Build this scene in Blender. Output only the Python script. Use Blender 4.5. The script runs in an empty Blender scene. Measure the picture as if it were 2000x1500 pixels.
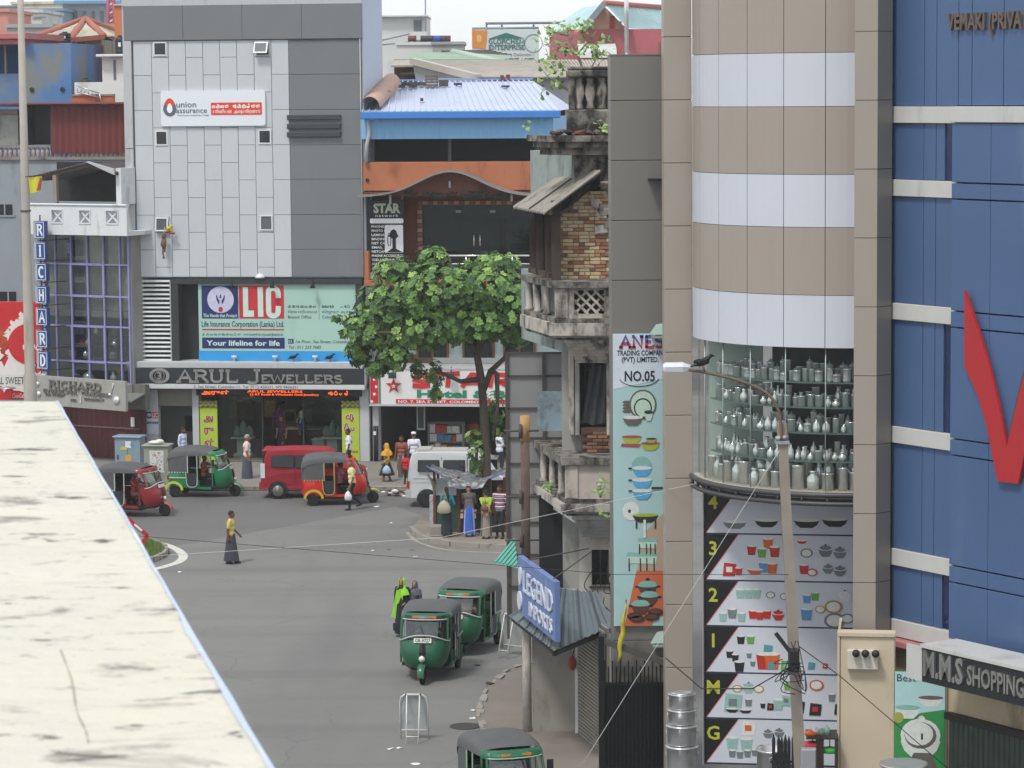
import bpy,bmesh,math,random
from mathutils import Vector,Matrix,Euler
random.seed(7)
scene = bpy.context.scene
R = math.radians
# ------------------------------------------------------------------ camera
FPX,CAMH = 5700.0,14.0                     # focal length in pixels of the 2000 px wide photograph, eye height
PITCH = math.atan((750 - 172) / FPX)
ROLL = -0.0085
cam_d = bpy.data.cameras.new('camera'); cam = bpy.data.objects.new('camera',cam_d)
scene.collection.objects.link(cam); scene.camera = cam
cam_d.sensor_width = 36.0; cam_d.lens = 36.0 * FPX / 2000.0
cam_d.clip_start = 0.1; cam_d.clip_end = 5000
CROT = Matrix.Rotation(math.pi / 2 - PITCH,3,'X') @ Matrix.Rotation(ROLL,3,'Z')
CPOS = Vector((0,0,CAMH))
cam.matrix_world = Matrix.Translation(CPOS) @ CROT.to_4x4()
cam_d.dof.use_dof = True; cam_d.dof.focus_distance = 90; cam_d.dof.aperture_fstop = 20
# ------------------------------------------------------------------ sky, sun, exposure
SUN_EL,SUN_AZ = R(58),R(215)               # bright overcast; light from behind and to the left of the viewer
world = bpy.data.worlds.new('World'); scene.world = world; world.use_nodes = True
nt = world.node_tree; nt.nodes.clear()
sky = nt.nodes.new('ShaderNodeTexSky'); sky.sky_type = 'NISHITA'; sky.sun_disc = False
sky.sun_elevation = SUN_EL; sky.sun_rotation = SUN_AZ
sky.air_density = 1.0; sky.dust_density = 0.6; sky.ozone_density = 0.6
hsv = nt.nodes.new('ShaderNodeHueSaturation'); hsv.inputs['Saturation'].default_value = 0.3
bg = nt.nodes.new('ShaderNodeBackground'); bg.inputs['Strength'].default_value = 0.13
out = nt.nodes.new('ShaderNodeOutputWorld')
cloud = nt.nodes.new('ShaderNodeMix'); cloud.data_type = 'RGBA'; cloud.inputs[0].default_value = .8        # even cloud cover over the clear sky
cloud.inputs[7].default_value = (6.7,6.9,7.1,1)
nt.links.new(sky.outputs[0],hsv.inputs['Color']); nt.links.new(hsv.outputs[0],cloud.inputs[6]); nt.links.new(cloud.outputs[2],bg.inputs['Color']); nt.links.new(bg.outputs[0],out.inputs[0])
sun_d = bpy.data.lights.new('sun','SUN'); sun_d.energy = 2.0; sun_d.angle = R(11); sun_d.color = (1,.965,.91)
sun = bpy.data.objects.new('sun',sun_d); scene.collection.objects.link(sun); sun.location = (-20,-20,60)
sdir = Vector((math.sin(SUN_AZ) * math.cos(SUN_EL),math.cos(SUN_AZ) * math.cos(SUN_EL),math.sin(SUN_EL)))
sun.rotation_euler = sdir.to_track_quat('Z','Y').to_euler()
vs = scene.view_settings
vs.view_transform = 'Standard'; vs.look = 'None'; vs.exposure = 0.27; vs.gamma = 1; vs.use_curve_mapping = False
scene.cycles.max_bounces = 5; scene.cycles.transparent_max_bounces = 8
scene.cycles.diffuse_bounces = 2; scene.cycles.glossy_bounces = 2; scene.cycles.volume_bounces = 0

# ------------------------------------------------------------------ pixel -> place helpers (used to survey the place)
def ray(px,py):
    d = CROT @ Vector(((px - 1000) / FPX,-(py - 750) / FPX,-1.0))
    return d / d.y
def at(px,py,Y): return CPOS + ray(px,py) * Y
def gnd(px,py,z=0.0):
    r = ray(px,py); return CPOS + r * ((z - CAMH) / r.z)
class Frame:
    """upright plane: x runs right along it, y goes into it, z up; deg>0 turns its right end towards the viewer"""
    def __init__(s,px,Y,deg,py=600):
        p = at(px,py,Y); s.o = Vector((p.x,p.y,0)); s.a = R(deg)
        s.u = Vector((math.cos(s.a),-math.sin(s.a),0)); s.v = Vector((math.sin(s.a),math.cos(s.a),0))
    def w(s,x,y,z): return s.o + s.u * x + s.v * y + Vector((0,0,z))
    def l(s,p):
        d = p - s.o; return Vector((d.dot(s.u),d.dot(s.v),p.z))
    def loc(s,px,py,dy=0.0):
        r = ray(px,py); t = (s.o + s.v * dy - CPOS).dot(s.v) / r.dot(s.v)
        p = CPOS + r * t - s.o; return p.dot(s.u),CAMH + r.z * t
    def X(s,px,py=600,dy=0.0): return s.loc(px,py,dy)[0]
    def Z(s,py,px=1000,dy=0.0): return s.loc(px,py,dy)[1]
    def r(s,x0,y0,x1,y1,dy=0.0):
        my,mx = (y0 + y1) / 2,(x0 + x1) / 2
        return s.X(x0,my,dy),s.X(x1,my,dy),s.Z(y1,mx,dy),s.Z(y0,mx,dy)
WF = Frame(1000,1,0); WF.o = Vector((0,0,0)); WF.a = 0; WF.u = Vector((1,0,0)); WF.v = Vector((0,1,0))

# ------------------------------------------------------------------ mesh builder
class MB:
    def __init__(s): s.v = []; s.f = []; s.m = []; s.sm = []
    def add(s,vs,fs,mi=0,smooth=False):
        b = len(s.v); s.v += [tuple(p) for p in vs]
        for f in fs: s.f.append(tuple(i + b for i in f)); s.m.append(mi); s.sm.append(smooth)
        return s
    def box(s,x0,x1,y0,y1,z0,z1,mi=0):
        if x0 > x1: x0,x1 = x1,x0
        if y0 > y1: y0,y1 = y1,y0
        if z0 > z1: z0,z1 = z1,z0
        return s.add([(x0,y0,z0),(x1,y0,z0),(x1,y1,z0),(x0,y1,z0),(x0,y0,z1),(x1,y0,z1),(x1,y1,z1),(x0,y1,z1)],
              [(0,3,2,1),(4,5,6,7),(0,1,5,4),(1,2,6,5),(2,3,7,6),(3,0,4,7)],mi)
    def bbox(s,x0,x1,y0,y1,z0,z1,b=.01,mi=0):
        """box with bevelled vertical and top edges on the viewer's side"""
        b = min(b,abs(x1-x0)/3,abs(y1-y0)/2,abs(z1-z0)/3)
        P = lambda y,d: [(x0+d,y,z0+d),(x1-d,y,z0+d),(x1-d,y,z1-d),(x0+d,y,z1-d)]
        return s.loft([P(y0,b),P(y0+b,0),P(y1,0)],True,mi)
    def obox(s,c,half,M,mi=0):
        c = Vector(c); vs = [c + M @ Vector((i*half[0],j*half[1],k*half[2])) for i,j,k in
            ((-1,-1,-1),(1,-1,-1),(1,1,-1),(-1,1,-1),(-1,-1,1),(1,-1,1),(1,1,1),(-1,1,1))]
        return s.add(vs,[(0,3,2,1),(4,5,6,7),(0,1,5,4),(1,2,6,5),(2,3,7,6),(3,0,4,7)],mi)
    def bar(s,p,q,w,h=None,mi=0):
        p,q = Vector(p),Vector(q); d = q - p; L = d.length
        if L < 1e-6: return s
        M = d.to_track_quat('Y','Z').to_matrix(); return s.obox((p+q)/2,(w/2,L/2,(h or w)/2),M,mi)
    def poly(s,pts,mi=0): return s.add(pts,[tuple(range(len(pts)))],mi)
    def prism(s,pts,y0,y1,ax='y',mi=0):
        """pts in (x,z) pushed along y, or (x,y) pushed along z, or (y,z) pushed along x"""
        n = len(pts); area = sum(pts[i][0]*pts[(i+1)%n][1]-pts[(i+1)%n][0]*pts[i][1] for i in range(n))
        if area < 0: pts = pts[::-1]
        if y0 > y1: y0,y1 = y1,y0
        f = {'y': lambda a,t: (a[0],t,a[1]),'z': lambda a,t: (a[0],a[1],t),'x': lambda a,t: (t,a[0],a[1])}[ax]
        vs = [f(p,y0) for p in pts] + [f(p,y1) for p in pts]
        fl = ax == 'y'
        fs = [tuple(range(n)) if fl else tuple(range(n))[::-1],tuple(range(n,2*n))[::-1] if fl else tuple(range(n,2*n))]
        for i in range(n):
            j = (i+1) % n; q = (i,i+n,j+n,j) if fl else (i,j,j+n,i+n); fs.append(q)
        return s.add(vs,fs,mi)
    def loft(s,rings,closed=True,mi=0,cap=True,smooth=False):
        n = len(rings[0]); vs = [p for r in rings for p in r]; fs = []
        for k in range(len(rings)-1):
            for i in range(n if closed else n-1):
                j = (i+1) % n; fs.append((k*n+i,k*n+j,(k+1)*n+j,(k+1)*n+i))
        if cap and closed: fs += [tuple(range(n))[::-1],tuple(range((len(rings)-1)*n,len(rings)*n))]
        return s.add(vs,fs,mi,smooth)
    def tube(s,pts,r,n=8,mi=0,cap=True,smooth=True):
        pts = [Vector(p) for p in pts]; rs = r if isinstance(r,(list,tuple)) else [r]*len(pts); rings = []
        ref = None
        for i,p in enumerate(pts):
            d = (pts[min(i+1,len(pts)-1)] - pts[max(i-1,0)])
            if d.length < 1e-9: d = Vector((0,0,1))
            d.normalize()
            if ref is None: ref = d.orthogonal().normalized()
            ref = (ref - d*ref.dot(d)); ref = ref.normalized() if ref.length > 1e-6 else d.orthogonal().normalized()
            b = d.cross(ref)
            rings.append([p + (ref*math.cos(2*math.pi*k/n) + b*math.sin(2*math.pi*k/n))*rs[i] for k in range(n)])
        return s.loft(rings,True,mi,cap,smooth)
    def lathe(s,prof,c=(0,0,0),n=16,ax='z',mi=0,smooth=True):
        rings = []
        for r,h in prof:
            ring = []
            for k in range(n):
                a = 2*math.pi*k/n; x,y = r*math.cos(a),r*math.sin(a)
                ring.append({'z': (c[0]+x,c[1]+y,c[2]+h),'y': (c[0]+x,c[1]+h,c[2]-y),'x': (c[0]+h,c[1]+x,c[2]+y)}[ax])
            rings.append(ring)
        return s.loft(rings,True,mi,True,smooth)
    def ball(s,c,r,n=8,m=6,mi=0,M=None):
        rx,ry,rz = r if isinstance(r,(list,tuple)) else (r,r,r); c = Vector(c); rings = []
        for j in range(m+1):
            t = -math.pi/2 + math.pi*j/m; t = max(min(t,1.5),-1.5)
            ring = [Vector((rx*math.cos(t)*math.cos(2*math.pi*k/n),ry*math.cos(t)*math.sin(2*math.pi*k/n),rz*math.sin(t))) for k in range(n)]
            rings.append([c + (M @ p if M else p) for p in ring])
        return s.loft(rings,True,mi,True,True)
    def disc(s,c,r,y,n=20,mi=0,rz=None):
        """upright disc in the xz plane facing the viewer (-y)"""
        rz = rz or r
        return s.add([(c[0]+r*math.cos(2*math.pi*k/n),y,c[1]+rz*math.sin(2*math.pi*k/n)) for k in range(n)],[tuple(range(n))],mi)
    def ring2(s,c,r0,r1,y0,y1,n=24,mi=0,sx=1.0):
        prof = [(r0,y0),(r1,y0),(r1,y1),(r0,y1),(r0,y0)]
        rings = [[(c[0]+sx*r*math.cos(2*math.pi*k/n),y,c[1]+r*math.sin(2*math.pi*k/n)) for k in range(n)] for r,y in prof]
        return s.loft(rings,True,mi,False)
    def merge(s,o,M=None,mi=None):
        b = len(s.v); s.v += [tuple(M @ Vector(p)) for p in o.v] if M else o.v
        s.f += [tuple(i+b for i in f) for f in o.f]; s.m += [mi]*len(o.f) if mi is not None else o.m; s.sm += o.sm
        return s
    def mesh(s,name,mats,base=(0,0,0)):
        me = bpy.data.meshes.new(name)
        bx,by,bz = base
        me.from_pydata([(x-bx,y-by,z-bz) for x,y,z in s.v],[],s.f)
        for m in (mats if isinstance(mats,(list,tuple)) else [mats]): me.materials.append(m)
        me.polygons.foreach_set('material_index',s.m); me.polygons.foreach_set('use_smooth',s.sm)
        me.update(); return me

COL = scene.collection
BASE = {}
def link(o,parent=None):
    COL.objects.link(o)
    if parent: o.parent = parent
    return o
def tag(o,label=None,cat=None,group=None,kind=None):
    if label: o['label'] = label
    if cat: o['category'] = cat
    if group: o['group'] = group
    if kind: o['kind'] = kind
    return o
def thing(name,label,cat,F=WF,base=(0,0,0),group=None):
    o = link(bpy.data.objects.new(name,None)); o.empty_display_size = .2
    o.location = F.w(*base); o.rotation_euler = (0,0,-F.a); BASE[o.name] = tuple(base)
    return tag(o,label,cat,group)
def root_base(p):
    while p.parent: p = p.parent
    return BASE.get(p.name,(0,0,0))
def part(name,mb,mats,parent):
    o = bpy.data.objects.new(name,mb.mesh(name,mats,root_base(parent))); return link(o,parent)
def share(name,me,parent,loc=(0,0,0),rot=None):
    """another piece using the same mesh data, at a spot given in the thing's frame"""
    o = link(bpy.data.objects.new(name,me),parent); b = root_base(parent)
    o.location = (loc[0]-b[0],loc[1]-b[1],loc[2]-b[2])
    if rot: o.rotation_euler = rot
    return o
def solo(name,label,cat,mb,mats,F=WF,base=(0,0,0),group=None,kind=None):
    o = link(bpy.data.objects.new(name,mb.mesh(name,mats,base))); o.location = F.w(*base); o.rotation_euler = (0,0,-F.a)
    BASE[o.name] = tuple(base); return tag(o,label,cat,group,kind)
def struct(name,mb,mats,F=WF,base=(0,0,0)): return solo(name,None,None,mb,mats,F,base,None,'structure')
def copy_tree(o,parent=None):
    c = o.copy(); COL.objects.link(c); c.parent = parent
    if o.name in BASE: BASE[c.name] = BASE[o.name]
    for ch in list(o.children): copy_tree(ch,c)
    return c

# ------------------------------------------------------------------ materials
def hx(s):
    s = s.lstrip('#'); v = [int(s[i:i+2],16)/255 for i in (0,2,4)]
    return tuple(c/12.92 if c <= .04045 else ((c+.055)/1.055)**2.4 for c in v)
MATS = {}
def mat(name,col='#808080',rough=.6,metal=0.0,var=.08,scale=4.0,bump=0.0,bscale=30.0,stain=None,spec=.4,emit=None,es=1.0,coat=0.0):
    """stain = (colour, amount 0..1, scale, vertical stretch)"""
    if name in MATS: return MATS[name]
    m = bpy.data.materials.new(name); m.use_nodes = True; MATS[name] = m
    t = m.node_tree; N = t.nodes; L = t.links; b = N['Principled BSDF']
    c = hx(col) if isinstance(col,str) else col
    b.inputs['Roughness'].default_value = rough; b.inputs['Metallic'].default_value = metal
    b.inputs['Specular IOR Level'].default_value = spec; b.inputs['Coat Weight'].default_value = coat
    geo = N.new('ShaderNodeNewGeometry')
    n1 = N.new('ShaderNodeTexNoise'); n1.inputs['Scale'].default_value = scale; n1.inputs['Detail'].default_value = 5
    L.new(geo.outputs['Position'],n1.inputs['Vector'])
    mix = N.new('ShaderNodeMix'); mix.data_type = 'RGBA'
    mix.inputs[6].default_value = tuple(max(0,x*(1-var*1.6)) for x in c) + (1,); mix.inputs[7].default_value = tuple(min(1,x*(1+var*1.6)) for x in c) + (1,)
    L.new(n1.outputs['Fac'],mix.inputs[0]); last = mix.outputs[2]
    if stain:
        sc,amt,ssc,st = stain
        mp = N.new('ShaderNodeMapping'); mp.inputs['Scale'].default_value = (ssc,ssc,ssc/st); L.new(geo.outputs['Position'],mp.inputs['Vector'])
        n2 = N.new('ShaderNodeTexNoise'); n2.inputs['Scale'].default_value = 1; n2.inputs['Detail'].default_value = 8; n2.inputs['Roughness'].default_value = .65
        L.new(mp.outputs[0],n2.inputs['Vector'])
        rp = N.new('ShaderNodeValToRGB'); e = rp.color_ramp.elements; a = .68 - .33*amt; e[0].position = a; e[1].position = min(.99,a+.17)
        e[0].color = (0,0,0,1); e[1].color = (1,1,1,1); L.new(n2.outputs['Fac'],rp.inputs[0])
        m2 = N.new('ShaderNodeMix'); m2.data_type = 'RGBA'; m2.inputs[7].default_value = hx(sc) + (1,)
        L.new(rp.outputs[0],m2.inputs[0]); L.new(last,m2.inputs[6]); last = m2.outputs[2]
    L.new(last,b.inputs['Base Color'])
    if bump:
        n3 = N.new('ShaderNodeTexNoise'); n3.inputs['Scale'].default_value = bscale; n3.inputs['Detail'].default_value = 4; L.new(geo.outputs['Position'],n3.inputs['Vector'])
        bp = N.new('ShaderNodeBump'); bp.inputs['Strength'].default_value = bump; bp.inputs['Distance'].default_value = .02
        L.new(n3.outputs['Fac'],bp.inputs['Height']); L.new(bp.outputs[0],b.inputs['Normal'])
    if emit:
        b.inputs['Emission Color'].default_value = hx(emit) + (1,); b.inputs['Emission Strength'].default_value = es
    return m
def glass(name,tint='#8fa09a',refl=.06,rough=.02,fac=.5):
    """clear pane: see-through tinted, mirror-like at grazing angles"""
    if name in MATS: return MATS[name]
    m = bpy.data.materials.new(name); m.use_nodes = True; MATS[name] = m
    t = m.node_tree; N = t.nodes; L = t.links; N.clear()
    o = N.new('ShaderNodeOutputMaterial'); tr = N.new('ShaderNodeBsdfTransparent'); gl = N.new('ShaderNodeBsdfGlossy'); mx = N.new('ShaderNodeMixShader')
    tr.inputs[0].default_value = hx(tint) + (1,); gl.inputs['Roughness'].default_value = rough; gl.inputs[0].default_value = (.9,.95,.95,1)
    fr = N.new('ShaderNodeLayerWeight'); fr.inputs[0].default_value = .5
    pw = N.new('ShaderNodeMath'); pw.operation = 'POWER'; pw.inputs[1].default_value = 4; L.new(fr.outputs['Facing'],pw.inputs[0])
    ma = N.new('ShaderNodeMath'); ma.operation = 'MULTIPLY_ADD'; ma.inputs[1].default_value = fac*2; ma.inputs[2].default_value = refl; ma.use_clamp = True
    L.new(pw.outputs[0],ma.inputs[0]); L.new(ma.outputs[0],mx.inputs[0]); L.new(tr.outputs[0],mx.inputs[1]); L.new(gl.outputs[0],mx.inputs[2]); L.new(mx.outputs[0],o.inputs[0])
    return m

# ------------------------------------------------------------------ lettering
def text_mb(txt,h,depth=.01,bold=0.0,align='CENTER',shear=0.0,width=None,spacing=1.0):
    """raised lettering: x right, z up, back face at y=0, front at y=-depth; h = capital height"""
    cu = bpy.data.curves.new('txt','FONT'); cu.body = txt; cu.size = 1.0; cu.resolution_u = 2; cu.offset = bold
    cu.align_x = align; cu.space_character = spacing; cu.shear = shear; cu.fill_mode = 'FRONT'
    o = bpy.data.objects.new('txt',cu); COL.objects.link(o)
    dg = bpy.context.evaluated_depsgraph_get(); me = bpy.data.meshes.new_from_object(o.evaluated_get(dg))
    bpy.data.objects.remove(o); bpy.data.curves.remove(cu)
    V = [v.co.copy() for v in me.vertices]; Fs = [tuple(p.vertices) for p in me.polygons]
    bm = bmesh.new(); bm.from_mesh(me); edges = [(e.verts[0].index,e.verts[1].index,tuple(l.vert.index for l in e.link_loops)) for e in bm.edges if len(e.link_faces) == 1]
    bm.free(); bpy.data.meshes.remove(me)
    if not V: return MB()
    k = h / .70; sx = k
    if width:
        w = max(v.x for v in V) - min(v.x for v in V); sx = width / max(w,1e-6)
    mb = MB(); n = len(V)
    mb.v = [(v.x*sx,-depth,v.y*k) for v in V] + [(v.x*sx,0,v.y*k) for v in V]
    mb.f = list(Fs) + [(a,b,b+n,a+n) for a,b,_ in edges]
    mb.m = [0]*len(mb.f); mb.sm = [False]*len(mb.f)
    return mb
def put(mb,src,x,y,z,mi=None): return mb.merge(src,Matrix.Translation((x,y,z)),mi)
def letters(parent,txt,x,y,z,h,m,depth=.01,bold=0.0,align='CENTER',shear=0.0,width=None,spacing=1.0,name='lettering'):
    mb = MB(); put(mb,text_mb(txt,h,depth,bold,align,shear,width,spacing),x,y,z)
    if not mb.v: return None
    if h < .15: return part(name,mb,m,parent)
    for q in islands(mb): o = part('letter',q,m,parent)           # big letters are single pieces
    return o
def islands(mb):
    par = list(range(len(mb.v)))
    def find(i):
        while par[i] != i: par[i] = par[par[i]]; i = par[i]
        return i
    for f in mb.f:
        for i in f[1:]: par[find(i)] = find(f[0])
    gr = {}
    for f in mb.f: gr.setdefault(find(f[0]),[]).append(f)
    out = []
    for fs in gr.values():
        ids = sorted({i for f in fs for i in f}); k = {i: j for j,i in enumerate(ids)}; out.append(MB().add([mb.v[i] for i in ids],[tuple(k[i] for i in f) for f in fs]))
    return out
def ribbon(mb,pts,w,x,z,sx,sz,y,depth=.01,mi=0,closed=False):
    """flat brush stroke with thickness along a polyline given in unit coordinates"""
    P = [(x + a*sx,z + b*sz) for a,b in pts]; n = len(P); L = []; Rr = []
    for i in range(n):
        a = P[i-1] if (i > 0 or closed) else P[i]; b = P[(i+1) % n] if (i < n-1 or closed) else P[i]
        dx,dz = b[0]-a[0],b[1]-a[1]; l = math.hypot(dx,dz) or 1; nx,nz = -dz/l*w/2,dx/l*w/2
        L.append((P[i][0]+nx,P[i][1]+nz)); Rr.append((P[i][0]-nx,P[i][1]-nz))
    for i in range(n if closed else n-1):
        j = (i+1) % n
        mb.add([(L[i][0],y-depth,L[i][1]),(Rr[i][0],y-depth,Rr[i][1]),(Rr[j][0],y-depth,Rr[j][1]),(L[j][0],y-depth,L[j][1]),
                (L[i][0],y,L[i][1]),(Rr[i][0],y,Rr[i][1]),(Rr[j][0],y,Rr[j][1]),(L[j][0],y,L[j][1])],
               [(0,1,2,3),(0,3,7,4),(1,5,6,2)],mi)
    return mb
def arc(cx,cy,rx,ry,a0,a1,n=10): return [(cx + rx*math.cos(R(a0+(a1-a0)*i/n)),cy + ry*math.sin(R(a0+(a1-a0)*i/n))) for i in range(n+1)]
# serif capitals drawn as pen strokes in a unit box (width, strokes); bars at the stroke ends make the serifs
def _sf(x,z,w=.13): return [(x-w,z),(x+w,z)]
SERIF = {
 'A': (.9,[[(.08,0),(.45,1),(.82,0)],[(.22,.36),(.68,.36)],_sf(.1,.03),_sf(.8,.03)]),
 'R': (.85,[[(.18,0),(.18,1)],[(.18,.97)]+arc(.45,.75,.25,.22,90,-90)+[(.18,.53)],[(.45,.53),(.8,.03)],_sf(.18,.03),_sf(.13,.97,.1),_sf(.78,.03,.08)]),
 'U': (.9,[[(.18,1)]+[(.18,.35)]+arc(.45,.3,.27,.27,180,360)+[(.72,.35),(.72,1)],_sf(.18,.97),_sf(.72,.97)]),
 'L': (.75,[[(.18,0),(.18,1)],[(.18,.03),(.68,.03),(.7,.26)],_sf(.18,.97)]),
 'J': (.65,[[(.45,1),(.45,.2)]+arc(.26,.2,.19,.2,0,-160),_sf(.45,.97)]),
 'E': (.78,[[(.18,0),(.18,1)],[(.1,.97),(.66,.97),(.68,.78)],[(.18,.52),(.5,.52)],[(.1,.03),(.68,.03),(.7,.24)]]),
 'W': (1.2,[[(.06,1),(.32,0),(.6,.95),(.88,0),(1.14,1)],_sf(.08,.97),_sf(1.12,.97)]),
 'S': (.7,[arc(.36,.74,.25,.22,30,270)+arc(.36,.27,.27,.25,90,-150)]),
 'N': (.95,[[(.18,0),(.18,1),(.76,.02),(.76,1)],_sf(.18,.03),_sf(.76,.97),_sf(.12,.97,.08)]),
 'I': (.45,[[(.22,0),(.22,1)],_sf(.22,.03),_sf(.22,.97)]),
 'C': (.85,[arc(.46,.5,.34,.47,45,315,14)]),
 'H': (.95,[[(.18,0),(.18,1)],[(.76,0),(.76,1)],[(.18,.5),(.76,.5)],_sf(.18,.03),_sf(.18,.97),_sf(.76,.03),_sf(.76,.97)]),
 'D': (.9,[[(.18,0),(.18,1)],[(.1,.97)]+arc(.4,.5,.36,.47,90,-90,12)+[(.1,.03)]]),
 'G': (.9,[arc(.46,.5,.34,.47,50,330,14)+[(.76,.44),(.52,.44)]]),
 'O': (.9,[arc(.45,.5,.35,.47,0,360,18)]),
 'M': (1.1,[[(.15,0),(.18,1),(.55,.12),(.92,1),(.95,0)],_sf(.15,.03,.1),_sf(.95,.03,.1)]),
 'T': (.8,[[(.4,0),(.4,1)],[(.05,.78),(.06,.97),(.74,.97),(.75,.78)],_sf(.4,.03)]),
 'P': (.8,[[(.18,0),(.18,1)],[(.1,.97)]+arc(.44,.73,.26,.24,90,-90)+[(.18,.49)],_sf(.18,.03)]),
 'Y': (.85,[[(.06,1),(.42,.45),(.8,1)],[(.42,.45),(.42,0)],_sf(.42,.03)]),
 ' ': (.5,[]),
}
def serif(parent,txt,x0,x1,y,z,h,m,depth=.03,wt=.14,small=None,name='lettering'):
    """serif word stretched between x0 and x1 standing on z; small=(start index, factor)"""
    sc = [small[1] if small and i >= small[0] else 1.0 for i in range(len(txt))]
    tot = sum(SERIF[c][0]*k for c,k in zip(txt,sc)); kx = (x1-x0)/tot; x = x0
    for c,k in zip(txt,sc):
        mb = MB()
        for st in SERIF[c][1]: ribbon(mb,st,h*wt*k,x,z,kx*k,h*k,y,depth)
        x += SERIF[c][0]*kx*k
        if mb.v: part('letter',mb,m,parent)
# Sinhala letters as pen strokes
SINH = {
 'a': [arc(.3,.45,.2,.2,60,360)+[(.5,.6)]+arc(.6,.62,.1,.16,180,0,6)+[(.7,.2)],arc(.62,.3,.16,.22,40,-200),[(.6,.12),(.62,-.05),(.72,-.02)]],
 'r': [arc(.42,.32,.32,.3,120,420),arc(.42,.75,.16,.14,200,-20),[(.28,.7),(.22,.58)]],
 'u': [arc(.3,.3,.2,.22,150,380)+[(.5,.5)]],
 'l': [arc(.35,.35,.28,.3,150,420),arc(.42,.3,.12,.12,0,330),arc(.5,.85,.12,.1,-60,200)],
 'k': [arc(.28,.3,.2,.26,0,330),arc(.66,.3,.2,.26,-150,180),[(.46,.2),(.46,.7)],arc(.46,.62,.3,.12,20,160)],
 'y': [arc(.25,.35,.16,.22,60,330),[(.38,.15),(.4,.6)],arc(.6,.35,.2,.25,-150,130)],
 's': [arc(.3,.3,.2,.25,90,400),arc(.62,.38,.18,.3,200,-90),arc(.45,.75,.12,.12,-30,200)],
 'n': [arc(.3,.4,.2,.22,20,330),[(.48,.25),(.75,.25),(.78,.6)],arc(.66,.62,.12,.12,0,180)],
}
def sinhala(parent,txt,x0,x1,y,z,h,m,wt=.13,depth=.008,name='lettering'):
    k = (x1-x0)/max(1,len(txt)); mb = MB()
    for i,c in enumerate(txt):
        for st in SINH.get(c,[]): ribbon(mb,st,h*wt,x0+i*k,z,k*.98,h,y,depth)
        if h > .1: part('letter',mb,m,parent); mb = MB()
    return part(name,mb,m,parent) if mb.v else None
def rrect(x0,x1,z0,z1,r,n=5):
    p = []
    for cx,cz,a in ((x1-r,z1-r,0),(x0+r,z1-r,90),(x0+r,z0+r,180),(x1-r,z0+r,270)): p += arc(cx,cz,r,r,a,a+90,n)
    return p
def star_pts(cx,cz,r,k=.42,rot=90): return [(cx + (r if i % 2 == 0 else r*k)*math.cos(R(rot+36*i)),cz + (r if i % 2 == 0 else r*k)*math.sin(R(rot+36*i))) for i in range(10)]
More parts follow.
